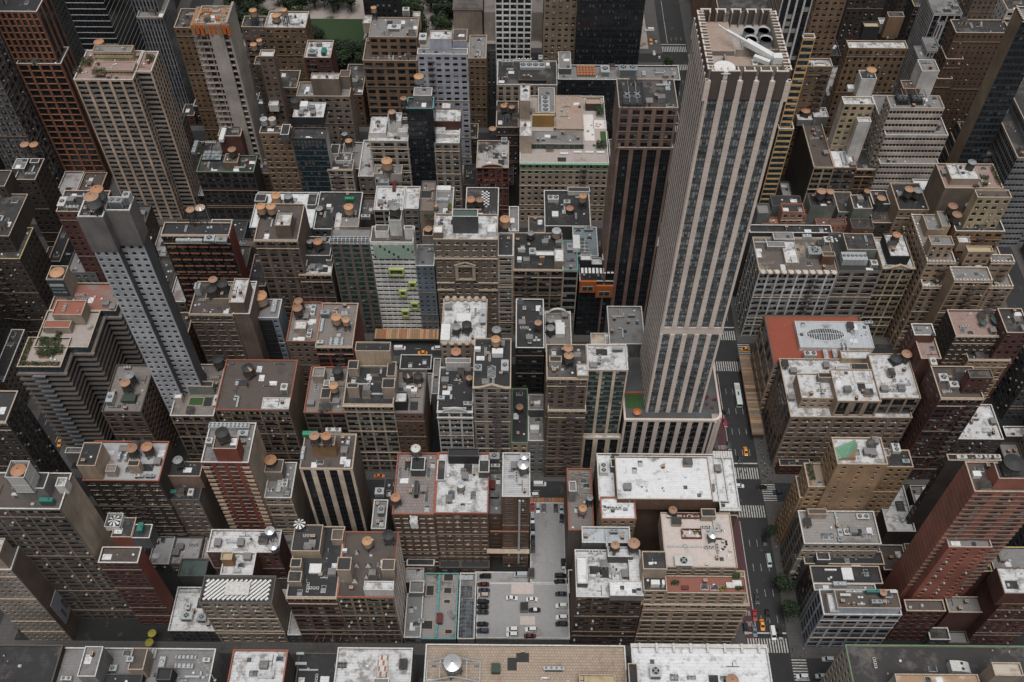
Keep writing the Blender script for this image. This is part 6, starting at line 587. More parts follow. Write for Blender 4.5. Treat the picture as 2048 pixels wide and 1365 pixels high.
# ---------------------------------------------------------------- buildings
KINDN = {}
def add_tier(root, t, idx, mbs):
    X0, X1, Y0, Y1, Z, z0, wall, s, side, roof, cop = t
    ox, oy = root.location.x, root.location.y
    wm = 'wall_'+wall; d = parse(s); ds = parse(side if z0 == 0 else 'bl'); ds['pd'] = min(ds['pd'], .2); ds['sd'] = min(ds['sd'], .16)
    Ds = .45 if d['name'] not in BLANK else 0.
    east = (X0+X1)/2 < -6; west = (X0+X1)/2 > 10
    sideok = ds['name'] not in BLANK
    De = .45 if (east and sideok) else 0.; Dw = .45 if (west and sideok) else 0.
    Ds = max(d['pd'], d['sd'])+.0 if Ds else 0.; De = max(ds['pd'], ds['sd']) if De else 0.; Dw = max(ds['pd'], ds['sd']) if Dw else 0.
    ph = z0 > 0
    par = 1.0 if not ph else (.35 if Z-z0 < 5 else .7)
    if roof in ('p',): par = .25
    if Z-z0 < par+.4: par = .1
    zt = Z-par-.15
    x0, x1, y0, y1 = X0-ox, X1-ox, Y0-oy, Y1-oy
    mb = MB()
    sm = ds.get('wm') or SIDEMAT.get(ds['name'] if z0 == 0 else '', wm)
    cx0, cx1, cy0, cy1 = x0+Dw, x1-De, y0+Ds, y1
    # core: south, east, north, west with their own materials
    P = [(cx0, cy0), (cx1, cy0), (cx1, cy1), (cx0, cy1)]
    for i, m in enumerate((wm, sm, wm, sm)):
        a, b = P[i], P[(i+1) % 4]; mb.face([(*a, z0), (*b, z0), (*b, zt), (*a, zt)], m)
    BOXES.append((X0+Dw, X1-De, Y0+Ds, Y1, z0, Z-.2))
    if Ds: facade(mb, (x0+.002, cy0), (1, 0), (0, -1), X1-X0-.004, z0, zt, d, wm, root, Ds)
    if De: facade(mb, (cx1, y0+Ds), (0, 1), (1, 0), Y1-Y0-Ds, z0, zt, ds, wm, root, De)
    if Dw: facade(mb, (cx0, y0+Ds), (0, 1), (-1, 0), Y1-Y0-Ds, z0, zt, ds, wm, root, Dw)
    # roof slab and parapet
    rb = MB(); rb.box(x0+.3, x1-.3, y0+.3, y1-.3, zt-.1, zt+.15, 'roof_'+roof)
    pb = MB(); T = .35 if not ph else .22; zc = Z-.14
    cm = cop if cop.startswith('c_') else ('c_be' if cop in ('cornice2', 'gable', 'scal', 'same') else 'c_wh')
    if cop == 'same': cm = {'wht': 'c_wh', 'wsh': 'c_wh', 'blk': 'c_dk', 'dgy': 'c_wh', 'drd': 'c_br', 'bks': 'c_wh', 'gry': 'c_wh', 'red': 'c_be'}.get(wall, 'c_be')
    for (a, b, c, e) in ((x0, x1, y0, y0+T), (x0, x1, y1-T, y1), (x0, x0+T, y0+T, y1-T), (x1-T, x1, y0+T, y1-T)):
        pb.box(a, b, c, e, zt, zc, wm if c != y0 else wm)
    q = .06
    for (a, b, c, e) in ((x0-q, x1+q, y0-q, y0+T+q), (x0-q, x1+q, y1-T-q, y1+q), (x0-q, x0+T+q, y0+T+q, y1-T-q), (x1-T-q, x1+q, y0+T+q, y1-T-q)):
        pb.box(a, b, c, e, zc, Z, cm)
    if ph:
        rb_ = rb; mb.v and None
        o = mb.build('penthouse', root)
        rb.build('roof', o); pb.build('parapet', o)
        return o
    o = mb.build('wall', root); rb.build('roof', root); pb.build('parapet', root)
    W = x1-x0; cb = MB()
    if cop in ('cornice', 'cornice2', 'gcorn') or (cop == 'c_be' and Z > 35 and W > 12 and s.startswith(('pr', 'lf', 'or'))):
        m2 = {'gcorn': 'copper_green', 'cornice': 'c_wh'}.get(cop, 'c_be'); big = cop in ('cornice', 'gcorn', 'cornice2')
        e = 1.0 if big else .5
        cb.box(x0-.1, x1+.1, y0-e, y0-.07, Z-.75, Z-.25, m2); cb.box(x0-.1, x1+.1, y0-e*.6, y0-.07, Z-1.15, Z-.75, m2)
        nbk = max(2, int(W/(1.6 if big else 2.6)))
        for i in range(nbk+1):
            xx = x0+W*i/nbk; cb.box(xx-.15, xx+.15, y0-e*.8, y0-.06, Z-1.9, Z-1.15, m2)
        if big and cop == 'cornice':
            yy = y1
            cb.box(x0-.1, x1+.1, y1+.07, y1+1.0, Z-.75, Z-.25, m2)
            for i in range(8): xx = x0+W*(i+.5)/8; cb.box(xx-.4, xx+.4, y1-2.2, y1+.9, Z-.2, Z+.5, m2)
        cb.box(x0+.2, x1-.2, y0-.35, y0-.06, Z-5.4, Z-5.1, m2)
    if cop == 'scal':
        nn = max(4, int(W/3.2))
        for i in range(nn):
            xx = x0+W*(i+.5)/nn; cb.cyl(xx, y0+.1, Z, Z+.45, W/nn*.42, W/nn*.36, 'c_wt' if roof == 'stn' else 'c_be', 10)
            if roof == 'stn': cb.box(x0+W*i/nn-.25, x0+W*i/nn+.25, y0-.5, y0+.2, Z, Z+1.6, 'c_wh')
            else: cb.cyl(xx, y1-.1, Z, Z+.9, W/nn*.42, W/nn*.3, 'c_be', 10)
    if cop == 'c_wt':
        n_ = max(3, int(W/1.5))
        for i in range(n_): xx = x0+W*(i+.25)/n_; cb.box(xx, xx+W/n_*.55, y0-.25, y0+.35, Z-.3, Z+.75, 'c_wt')
        for i in range(max(2, int((y1-y0)/2))): yy = y0+(i+.5)*2; cb.box(x0-.25, x0+.35, yy, yy+1, Z-.3, Z+.6, 'c_wt')
        cb.box(x0-.12, x1+.12, y0-.3, y0-.07, Z-1.3, Z-.9, 'c_wt')
    if cop in ('gable', 'arch', 'arch2'):
        m2 = 'c_be' if cop == 'gable' else 'c_wh'; y_ = y0 if cop != 'arch2' else y1-.6; hw = W*.33; H = 2.2 if cop == 'gable' else 2.6; cx = (x0+x1)/2; N = 2 if (cop == 'gable' and wall != 'red') else 12
        pts = [(cx-hw*math.cos(math.pi*i/N), H*(math.sin(math.pi*i/N))) for i in range(N+1)]
        for i in range(N):
            (ax, az), (bx, bz) = pts[i], pts[i+1]
            cb.face([(ax, y_-.5, Z), (bx, y_-.5, Z), (bx, y_-.5, Z+bz), (ax, y_-.5, Z+az)], wm); cb.face([(ax, y_+.3, Z), (bx, y_+.3, Z), (bx, y_+.3, Z+bz), (ax, y_+.3, Z+az)], wm)
            cb.face([(ax, y_-.7, Z+az), (bx, y_-.7, Z+bz), (bx, y_+.4, Z+bz), (ax, y_+.4, Z+az)], m2)
            cb.bar((ax, y_-.6, Z+az), (bx, y_-.6, Z+bz), .4, m2)
        cb.box(x0-.15, x1+.15, y_-.6, y_-.07, Z-.5, Z-.1, m2)
        if cop == 'arch': cb.box(x0-.2, x1+.2, y0-.7, y0-.1, Z-4.2, Z-3.8, 'c_wh'); cb.box(cx-hw, cx+hw, y0-.6, y0-.2, Z+H, Z+H+.5, 'c_wh')
    if cb.f: cb.build('cornice', root)
    rr = random.Random(int(abs(ox)*10)+int(oy))
    if Ds and Z > 28 and s.startswith(('pr', 'lf', 'pu', 'or')) and W > 7:
        for zz in (Z-5.6, Z*.62, Z*.3, 9)[rr.randrange(2):]:
            sc = MB(); sc.box(x0-.06, x1+.06, y0-.28, y0+.05, zz, zz+.42, ('c_be' if sum(WALLC.get(wall, (.3,)*3)) > .85 else 'c_br')); sc.build('string_course', root)
        if s.startswith(('lf', 'pr', 'pu')) and W > 10 and rr.random() < .22:
            fe = MB(); xx = x0+rr.choice((.2, .5, .68))*W; n_ = int(min(Z-6, 42)/3.7)
            for k_ in range(n_):
                zz = Z-4.5-k_*3.7; fe.box(xx, xx+3.6, y0-1.2, y0-.1, zz, zz+.08, 'dark_steel'); fe.box(xx, xx+3.6, y0-1.22, y0-1.17, zz+.9, zz+1, 'grey'); fe.bar((xx+(.4 if k_ % 2 else 3.2), y0-.9, zz), (xx+(3.2 if k_ % 2 else .4), y0-.9, zz-3.7), .12, 'rust')
            fe.build('fire_escape', root)
    return o
CATN = [('tower', 'office tower'), ('hotel', 'hotel'), ('apartment', 'apartment building'), ('condo', 'apartment building'), ('loft', 'loft building'), ('garage', 'car park'), ('store', 'department store'), ('block', 'building'), ('', 'building')]
ROOTS = {}
def make_building(i, rec):
    id_, short, lab, tiers, tanks, items = rec
    label = lab or short
    nm, cat = next((a, b) for a, b in CATN if a in label)
    nm = {'tower': 'tower', 'hotel': 'hotel', 'apartment': 'apartment_building', 'loft': 'loft_building', 'garage': 'parking_garage', 'store': 'department_store'}.get(nm, 'building')
    words = len(label.split())
    if nm == 'building' and 'building' not in label and words < 12: label = label.replace(' roof', ' roof', 1)
    j = (i % 7)*.013
    t0 = tiers[0]
    root = thing(nm, ((t0[0]+t0[1])/2, t0[2], 0), label, cat)
    ROOTS[id_] = root; out = []
    for k, t in enumerate(tiers):
        t = list(t); t[2] += j+k*.021; t[4] += (i % 5)*.011+k*.007; t[0] += .02+k*.006; t[1] -= .02
        out.append(add_tier(root, t, k, None))
    return root, out
# ---------------------------------------------------------------- rooftop tanks
TS = {  # cone, body, hoops, words
 'copper': ('cone_copper', 'wood_dark', 'dark_steel', 'copper-coned dark water tank'), 'orange': ('cone_orange', 'wood_orange', 'steel', 'all-orange timber water tank'), 'orangebig': ('cone_orange', 'wood_orange', 'steel', 'giant new orange timber water tank'),
 'silver': ('cone_silver', 'wood_dark', 'steel', 'silver-coned water tank'), 'grey': ('cone_grey', 'wood_dark', 'dark_steel', 'grey-coned water tank'), 'black': ('cone_black', 'wood_dark', 'dark_steel', 'black-coned water tank'),
 'greycap': ('cone_silver', 'wood_tan', 'steel', 'pale grey capped wooden water tank'), 'rusty': ('c_wh', 'wood_dark', 'steel', 'white rust-flecked water tank'), 'rust': ('cone_copper', 'wood_dark', 'dark_steel', 'dull copper water tank'),
 'striped': ('white_paint', 'wood_dark', 'dark_steel', 'black and white striped water tank'), 'striped0': ('white_paint', 'wood_dark', 'dark_steel', 'striped fan-shaped water tank'), 'banded': ('cone_orange', 'cone_silver', 'galv', 'silver-banded water tank with orange cone'),
 'caged': ('cone_copper', 'wood_dark', 'steel', 'copper water tank inside a white lattice cage'), 'copperdk': ('cone_copper', 'cone_grey', 'dark_steel', 'tall charcoal water tank with copper cone'), 'coppernd': ('cone_copper', 'wall_cnd', 'c_be', 'copper-domed drum'),
 'copsil': ('cone_silver', 'wood_dark', 'dark_steel', 'half silver half copper capped water tank'), 'blackor': ('cone_black', 'wood_dark', 'dark_steel', 'black water tank with one orange roof wedge'), 'greyflat': ('cone_silver', 'galv', 'steel', 'pale grey flat-topped tank'),
 'tanflat': ('c_be', 'galv', 'steel', 'pale tan flat-topped tank'), 'orcone': ('cone_orange', 'wood_dark', 'dark_steel', 'small pointed orange-coned tank')}
TC = {}
def tank_parts(r, h, st):
    r = max(.8, round(r*3.45)/4); h = max(2, round(h*2)/2); va = random.Random(r*7+h*3+len(TC)).randrange(3); key = (r, h, st, va)
    if key in TC: return key[:3], TC[key]
    cone, body, hoop, _ = TS[st]; cone = {'cone_copper': ('cone_copper', 'cone_copper2', 'cone_copper3')[va]}.get(cone, cone); hb = min(h*.68, r*1.75, 4.8) if h > 2.6 else h; zl = h-hb; P = {}
    m = MB(); m.cyl(0, 0, zl, h, r*1.0, r*.95, body, 20); P['tank_body'] = m.mesh('tank_body')
    m = MB(); alt = {'striped': 'black', 'striped0': 'black', 'copsil': 'cone_orange', 'orange': None}.get(st)
    ch = r*(.16 if 'flat' in st or st == 'greycap' else .42 if st not in ('orcone',) else .9)
    m.cyl(0, 0, h-.12, h, r*1.1, r*1.1, cone, 16, top=False); m.cone(0, 0, h+.003, h+ch, r*1.1, cone, 16, alt)
    if st == 'blackor': m.face([(0, 0, h+ch+.02), (-r*.25, -r*1.08, h+.03), (r*.3, -r*1.05, h+.03)], 'cone_orange')
    m.cyl(.0, .0, h+ch-.15, h+ch+.18, .22, .18, 'dark_steel', 6); P['conical_roof'] = m.mesh('conical_roof')
    m = MB(); nh = 9 if st == 'banded' else 5
    for i in range(nh): z = zl+.25+(hb-.5)*i/(nh-1); m.cyl(0, 0, z-.06, z+.06, r*1.02, r*1.02, hoop, 20, top=False)
    P['hoop_band'] = m.mesh('hoop_bands')
    if zl > .8:
        a = r*.72; m = MB(); m.box(-.13, .13, -.13, .13, 0, zl-.3, 'dark_steel'); P['leg'] = m.mesh('leg')
        m = MB(); m.box(-r*.95, r*.95, -r*.95, r*.95, zl-.3, zl-.02, 'dark_steel')
        for s in (-1, 1): m.bar((-a, s*a, .3), (a, s*a, zl-.4), .1, 'dark_steel'); m.bar((s*a, -a, .3), (s*a, a, zl-.4), .1, 'dark_steel')
        P['platform'] = m.mesh('platform')
    m = MB(); m.bar((r*1.05, 0, .1), (r*1.02, 0, h), .12, 'steel'); m.bar((r*1.05, .4, .1), (r*1.02, .4, h), .12, 'steel')
    for i in range(int(h/.6)): m.bar((r*1.04, 0, .3+i*.6), (r*1.04, .4, .3+i*.6), .07, 'steel')
    P['ladder'] = m.mesh('ladder')
    if st in ('caged', 'striped0'):
        m = MB(); a = r*1.35
        for z in (0, h*.5, h+.6):
            for s in (-1, 1): m.box(-a, a, s*a-.08, s*a+.08, z, z+.15, 'white_paint'); m.box(s*a-.08, s*a+.08, -a, a, z, z+.15, 'white_paint')
        for i in range(7):
            x = -a+2*a*i/6
            for s in (-1, 1): m.box(x-.07, x+.07, s*a-.07, s*a+.07, 0, h+.6, 'white_paint'); m.box(s*a-.07, s*a+.07, x-.07, x+.07, 0, h+.6, 'white_paint')
        for s in (-1, 1): m.box(-a, a, s*a-.03, s*a+.03, 0, h+.5, 'off_white'); m.box(s*a-.03, s*a+.03, -a, a, 0, h+.5, 'off_white')
        P['cage'] = m.mesh('cage')
    TC[key] = P; return key[:3], P
def make_tank(X, Y, z, r, h, st, label, group):
    (r, h, st), P = tank_parts(r, h, st); t = thing('water_tank', (X, Y, z), label, 'water tank', group, random.uniform(0, 1.5))
    if st in ('caged', 'striped0'): t.rotation_euler = (0, 0, 0)
    for k, me in P.items():
        if k == 'leg':
            for sx in (-1, 1):
                for sy in (-1, 1): link('leg', me, t, (sx*r*.72, sy*r*.72, 0))
        else: link(k, me, t)
    return t
# ---------------------------------------------------------------- rooftop things
KW = {'ac': ('air_conditioner', 'grey air-conditioning box', 'AC unit'), 'acwide': ('cooling_unit', 'wide louvred cooling unit', 'AC unit'), 'white': ('roof_hatch', 'white roof box', 'roof box'), 'green': ('generator', 'green generator box', 'generator'),
 'green2': ('roof_shed', 'dark green planted shed', 'shed'), 'duct': ('air_duct', 'galvanised air duct', 'duct'), 'fan1': ('fan_unit', 'single large roof fan', 'fan'), 'skylight': ('skylight', 'ridged glass skylight', 'skylight'), 'junk': ('scrap_pile', 'heap of pipes and roofing scraps', 'scrap'),
 'vault': ('barrel_vault', '', 'vault'), 'vaultdark': ('roof_vault', 'dark curved roof housing', 'vault'), 'glassvault': ('glass_vault', '', 'glass roof'), 'pit': ('light_well', 'dark light well', 'light well'), 'pipe': ('vent_pipe', 'bent white vent pipe', 'pipe'), 'mast': ('antenna_mast', 'thin white antenna mast', 'antenna'),
 'pyr': ('pyramid_skylight', 'pyramid skylight', 'skylight'), 'dome': ('vent_domes', 'row of round vent domes', 'vent'), 'tankbox': ('dark_boiler', 'tall dark boiler box', 'boiler'), 'slab': ('roof_canopy', '', 'canopy'), 'stripes': ('striped_deck', '', 'deck'), 'teal': ('parapet_strip', '', 'parapet'),
 'redbox': ('roof_shed', 'rust red roof shed', 'shed'), 'glassbox': ('glasshouse', 'small glass box roof', 'glasshouse'), 'tarp': ('tarpaulin', '', 'tarpaulin'), 'shrubs': ('shrub_bed', 'green shrub bed', 'plants'), 'lawn': ('roof_lawn', 'patch of roof lawn', 'lawn'), 'tree': ('roof_tree', 'leafy green roof tree group', 'tree'),
 'checker': ('chequered_deck', '', 'deck'), 'solar': ('solar_panels', 'bent line of dark solar panels', 'solar panels'), 'deck': ('timber_deck', '', 'deck'), 'garden': ('fenced_terrace', 'terrace fenced in red timber', 'terrace'), 'umb': ('canopy', 'dark green canopy', 'canopy'), 'cage': ('steel_cage', 'dark steel cage around round fans', 'steel frame'),
 'louver': ('louvred_vent', 'white curved louvred vent housing', 'vent'), 'whitepatio': ('paved_terrace', 'white paved terrace', 'terrace'), 'oval': ('oval_skylight', '', 'skylight'), 'greenroof': ('copper_roof_slope', '', 'roof'), 'slope': ('slate_terrace', 'blue slate terrace floor', 'terrace'), 'blue': ('tarpaulin', '', 'tarpaulin'),
 'redgrid': ('louvre_grid', '', 'vent')}
def shrub_mb(w_, d_, h, n, rr, mats=('leaf', 'leaf_lit', 'leaf_dark'), s=.35, z0=0):
    m = MB()
    for _ in range(n):
        x = rr.uniform(-w_/2, w_/2); y = rr.uniform(-d_/2, d_/2); z = z0+rr.random()**.7*h; q = s*rr.uniform(.6, 1.4)
        a = Vector((rr.uniform(-1, 1), rr.uniform(-1, 1), rr.uniform(-.4, .4))).normalized()*q; b = Vector((rr.uniform(-1, 1), rr.uniform(-1, 1), rr.uniform(-.2, 1))).normalized()*q; c = Vector((x, y, z))
        m.face([c-a, c+b*.8, c+a, c-b*.8], rr.choice(mats))
    return m
FANM = {}
def fan_mesh(r):
    r = round(r, 1)
    if r not in FANM:
        m = MB(); m.cyl(0, 0, 0, .35, r, r*.95, 'galv', 12, topmat='black')
        for i in range(4):
            a = math.pi/4+i*math.pi/2; m.bar((0, 0, .40), (r*.85*math.cos(a), r*.85*math.sin(a), .40), r*.28, 'steel')
        m.cyl(0, 0, .36, .5, r*.22, r*.18, 'galv', 8); FANM[r] = m.mesh('fan')
    return FANM[r]
def make_item(kind, X, Y, z, w_, d_, h, label, group, rr):
    w_ = max(w_, .5); d_ = max(d_, .5)
    base = kind[:4] if kind.startswith('fans') else kind
    nm, _, cat = KW.get(kind, ('fan_bank', '', 'fans'))
    t = thing(nm, (X, Y, z), label, cat, group); m = MB(); x, y = w_/2, d_/2
    if base == 'fans':
        nx, ny = [int(q) for q in kind[4:].split('x')]; hh = max(h, 1.2)
        m.box(-x, x, -y, y, .3, hh, 'galv' if nx*ny > 2 else 'off_white')
        for sx in (-1, 1):
            for sy in (-1, 1): m.box(sx*(x-.2)-.1, sx*(x-.2)+.1, sy*(y-.2)-.1, sy*(y-.2)+.1, 0, .3, 'dark_steel')
        for i in range(nx): m.box(-x+w_*i/nx-.03, -x+w_*i/nx+.03, -y-.03, -y+.02, .35, hh-.05, 'dark_steel')
        m.build('housing', t); fm = fan_mesh(min(w_/nx, d_/ny)*.42)
        for i in range(nx):
            for j in range(ny): link('fan', fm, t, (-x+w_*(i+.5)/nx, -y+d_*(j+.5)/ny, hh))
    elif kind in ('ac', 'acwide', 'white', 'green', 'redbox', 'tankbox', 'fan1'):
        c = {'ac': rr.choice(['galv', 'off_white', 'steel', 'off_white']), 'acwide': rr.choice(['galv', 'steel']), 'white': 'white_paint', 'green': 'teal', 'redbox': 'maroon', 'tankbox': 'olive', 'fan1': 'galv'}[kind]
        if 'bright green' in label or 'green mechanical' in label: c = 'green'
        hh = max(h, .6); m.box(-x, x, -y, y, .25, hh, c); m.box(-x*.8, x*.8, -y*.8, y*.8, 0, .25, 'dark_steel')
        m.box(-x-.05, x+.05, -y-.05, y+.05, hh, hh+.08, c); m.build('housing', t)
        if kind != 'white':
            g = MB(); n = max(2, int(hh/.4))
            for i in range(n): zz = .35+(hh-.5)*i/n; g.box(-x*.85, x*.85, -y-.06, -y+.01, zz, zz+.12, 'dark_steel')
            g.build('grille', t)
        if kind in ('ac', 'acwide', 'fan1') and min(x, y) > .5:
            fm = fan_mesh(min(x, y)*.7); n = max(1, min(4, int(x/y))) if kind != 'fan1' else 1
            for i in range(n): link('fan', fm, t, (-x+w_*(i+.5)/n, 0, hh+.085))
        if kind == 'green': g = MB(); g.cyl(x*.5, 0, hh+.08, hh+.7, .15, .15, 'dark_steel', 8); g.build('exhaust', t)
    elif kind == 'duct':
        hh = max(h*.6, .5)
        if w_ > d_: m.box(-x, x, -min(y, 1), min(y, 1), .3, .3+hh, 'galv'); n = int(w_/2)+1; [m.box(-x+w_*i/n-.06, -x+w_*i/n+.06, -min(y, 1)-.06, min(y, 1)+.06, 0, .36+hh, 'steel') for i in range(n+1)]
        else: m.box(-min(x, 1), min(x, 1), -y, y, .3, .3+hh, 'galv'); n = int(d_/2)+1; [m.box(-min(x, 1)-.06, min(x, 1)+.06, -y+d_*i/n-.06, -y+d_*i/n+.06, 0, .36+hh, 'steel') for i in range(n+1)]
        m.build('duct_run', t); g = MB(); g.cyl(0, 0, .3+hh, .9+hh, .4, .4, 'galv', 10); g.cone(0, 0, .95+hh, 1.3+hh, .6, 'galv', 10); g.build('cowl', t)
    elif kind == 'skylight':
        m.box(-x, x, -y, y, 0, .45, 'off_white'); m.build('kerb', t); g = MB(); hh = max(.5, min(1.2, min(x, y)*.7))
        if d_ >= w_:
            for s in (-1, 1): g.face([(s*(x-.1), -y+.1, .46), (s*(x-.1), y-.1, .46), (0, y-.1, .46+hh), (0, -y+.1, .46+hh)], 'glass_sky')
            for q in (-y+.1, y-.1): g.face([(-x+.1, q, .46), (x-.1, q, .46), (0, q, .46+hh)], 'off_white')
        else:
            for s in (-1, 1): g.face([(-x+.1, s*(y-.1), .46), (x-.1, s*(y-.1), .46), (x-.1, 0, .46+hh), (-x+.1, 0, .46+hh)], 'glass_sky')
            for q in (-x+.1, x-.1): g.face([(q, -y+.1, .46), (q, y-.1, .46), (q, 0, .46+hh)], 'off_white')
        g.build('glass', t); b = MB(); L = max(w_, d_); n = max(2, int(L/1.1))
        for i in range(n+1):
            q = -L/2+.1+(L-.2)*i/n
            for s in (-1, 1):
                if d_ >= w_: b.bar((s*(x-.1), q, .5), (0, q, .5+hh), .1, 'frame_dark')
                else: b.bar((q, s*(y-.1), .5), (q, 0, .5+hh), .1, 'frame_dark')
        b.build('glazing_bars', t)
    elif kind in ('vault', 'glassvault', 'vaultdark'):
        A, G = {'vault': ('c_wh', 'rust'), 'glassvault': ('white_paint' if 'white' in label else 'grey', 'glass_mid'), 'vaultdark': ('grey', 'dark_steel')}[kind]
        ew = w_ > d_*1.5; half = (d_ if ew else w_)/2; L = w_ if ew else d_; hh = max(half*.55, .8); N = 8
        pr = [(-half*math.cos(math.pi*i/N), hh*math.sin(math.pi*i/N)) for i in range(N+1)]
        mp = (lambda a, b, c: (b, a, c)) if ew else (lambda a, b, c: (a, b, c)); n = max(4, int(L/1.6)); shell = MB()
        for k in range(n):
            q0, q1 = -L/2+L*k/n, -L/2+L*(k+1)/n
            for i in range(N):
                mt = G if kind != 'vault' else ('c_wh' if (k+i) % 3 else 'rust')
                shell.face([mp(pr[i][0], q0, pr[i][1]), mp(pr[i+1][0], q0, pr[i+1][1]), mp(pr[i+1][0], q1, pr[i+1][1]), mp(pr[i][0], q1, pr[i][1])], mt)
        for q in (-L/2, L/2): shell.face([mp(a, q, b) for a, b in pr], A)
        shell.build('shell', t); rbm = MB()
        for k in range(n+1):
            q = -L/2+L*k/n
            for i in range(N): rbm.bar(mp(pr[i][0], q, pr[i][1]+.03), mp(pr[i+1][0], q, pr[i+1][1]+.03), .14, A if kind != 'vaultdark' else 'grey')
        if kind == 'glassvault':
            for i in range(0, N+1, 2): rbm.bar(mp(pr[i][0], -L/2, pr[i][1]+.05), mp(pr[i][0], L/2, pr[i][1]+.05), .12, A)
        rbm.build('ribs', t)
    elif kind == 'pit':
        for (a, b, c, e) in ((-x, x, -y, -y+.3), (-x, x, y-.3, y), (-x, -x+.3, -y+.3, y-.3), (x-.3, x, -y+.3, y-.3)): m.box(a, b, c, e, 0, .55, 'c_be')
        m.build('kerb', t); g = MB(); g.box(-x+.3, x-.3, -y+.3, y-.3, .0, .14, 'roof_b'); g.build('floor', t)  # black slab at roof level, painted shade in place of a deep shaft
    elif kind == 'pipe':
        m.bar((-x, -y, .6), (-x, 0, .6), .5, 'white_paint'); m.bar((-x-.25, .0, .6), (0, .0, .6), .5, 'white_paint'); m.bar((0, -.25, .6), (0, y, .6), .5, 'white_paint'); m.box(-x-.3, -x+.3, -y-.3, -y+.3, 0, .6, 'galv'); m.build('bent_pipe', t)
    elif kind == 'mast':
        m.cyl(0, 0, 0, h, .14, .08, 'white_paint', 6); m.build('pole', t); g = MB(); g.box(-.4, .4, -.4, .4, 0, .2, 'galv'); g.build('base', t)
        for q in (h*.7, h*.85): g = MB(); g.box(-.6, .6, -.06, .06, q, q+.15, 'off_white'); g.build('crossarm', t)
    elif kind == 'pyr':
        m.box(-x, x, -y, y, 0, .5, 'c_be'); m.build('kerb', t); g = MB(); b = len(g.v)
        for s in range(4):
            q = [(-x, -y), (x, -y), (x, y), (-x, y)]; g.face([(*q[s], .52), (*q[(s+1) % 4], .52), (0, 0, .52+h)], 'glass_mid' if s % 2 else 'off_white')
        g.build('glass', t)
    elif kind == 'dome':
        n = max(2, min(6, int(w_/1.2)))
        for i in range(n): g = MB(); g.cyl(0, 0, 0, .5, .35, .35, 'galv', 10); g.cone(0, 0, .5, .9, .5, 'white_paint', 10); g.build('vent', t, (-x+w_*(i+.5)/n, 0, 0))
    elif kind == 'junk':
        for q in range(rr.randint(5, 9)):
            g = MB(); a = rr.uniform(.25, .9); c = rr.uniform(.25, .9); mt = rr.choice(['galv', 'white_paint', 'steel', 'rust', 'dark_steel', 'off_white', 'timber'])
            px, py = rr.uniform(-x, x), rr.uniform(-y, y)
            if rr.random() < .5: g.box(-a/2, a/2, -c/2, c/2, 0, rr.uniform(.3, 1.0), mt)
            elif rr.random() < .5: g.cyl(0, 0, 0, rr.uniform(.5, 1.3), .22, .2, mt, 8); g.cone(0, 0, 1.0, 1.4, .36, mt, 8)
            else: g.bar((-a*1.5, 0, .25), (a*1.5, rr.uniform(-.8, .8), .35), .22, mt)
            g.build(rr.choice(['box', 'pipe', 'scrap_piece']), t, (px, py, 0))
    elif kind in ('slab', 'whitepatio', 'lawn', 'slope'):
        mt = {'slab': 'c_wh', 'whitepatio': 'paver_white', 'lawn': 'turf', 'slope': 'roof_bl2'}[kind]; hh = {'slab': h}.get(kind, .18)
        m.box(-x, x, -y, y, hh-.18 if kind == 'slab' else 0, hh, mt); m.build('surface', t)
        if kind == 'slab':
            for sx in (-1, 1):
                for sy in (-1, 1): g = MB(); g.box(-.1, .1, -.1, .1, 0, hh-.18, 'dark_steel'); g.build('post', t, (sx*(x-.3), sy*(y-.3), 0))
        elif kind == 'lawn':
            g = MB()
            for (a, b, c, e) in ((-x-.2, x+.2, -y-.2, -y), (-x-.2, x+.2, y, y+.2), (-x-.2, -x, -y, y), (x, x+.2, -y, y)): g.box(a, b, c, e, 0, .3, 'c_be')
            g.build('edging', t)
        else:
            for q in range(4): g = MB(); g.box(-.5, .5, -.25, .25, .18, .55, 'timber'); g.build('bench', t, (rr.uniform(-x*.7, x*.7), rr.uniform(-y*.7, y*.7), 0))
    elif kind == 'stripes':
        m.box(-x, x, -y, y, 0, .1, 'black'); m.build('base', t); n = int((w_+d_)/1.7)
        for i in range(n):
            q = -x-y+(w_+d_)*(i+.5)/n; s0 = max(-y, -x-q); s1 = min(y, x-q); g = MB()
            if s1-s0 < .5: continue
            g.bar((q+s0, s0, .18), (q+s1, s1, .18), .75, 'white_paint'); g.build('plank', t)
    elif kind == 'teal':
        m.box(-x, x, -y, y, 0, h, 'teal2'); m.build('strip', t)
        for i in range(9): g = MB(); g.box(-x-.3, x+.3, -.3, .3, h, h+.25, 'teal2'); g.build('cap', t, (0, -y+d_*(i+.5)/9, 0))
    elif kind == 'glassbox':
        m.box(-x, x, -y, y, 0, h*.7, 'frame_dark', 'glass_sky'); m.build('box', t); g = MB()
        for i in range(6): q = -x+w_*i/5; g.box(q-.06, q+.06, -y, y, h*.7, h*.7+.1, 'dark_steel')
        for i in range(4): q = -y+d_*i/3; g.box(-x, x, q-.06, q+.06, h*.7+.02, h*.7+.13, 'dark_steel')
        g.build('glazing_bars', t)
    elif kind in ('tarp', 'blue'):
        n = 7; pts = [[(-x+w_*i/n+rr.uniform(-.2, .2), -y+d_*j/n, rr.uniform(.2, 1.1)) for i in range(n+1)] for j in range(n+1)]
        for j in range(n):
            for i in range(n): m.face([pts[j][i], pts[j][i+1], pts[j+1][i+1], pts[j+1][i]], 'tarp' if kind == 'tarp' else 'turquoise')
        if kind == 'tarp':
            for i in range(n):
                a, b = pts[0][i], pts[0][i+1]; m.face([a, b, (b[0]+.3, -y-.6, -2.5), (a[0]+.3, -y-.6+rr.uniform(-.2, .2), -2.5)], 'tarp')
        m.build('sheet', t)
    elif kind in ('shrubs', 'tree'):
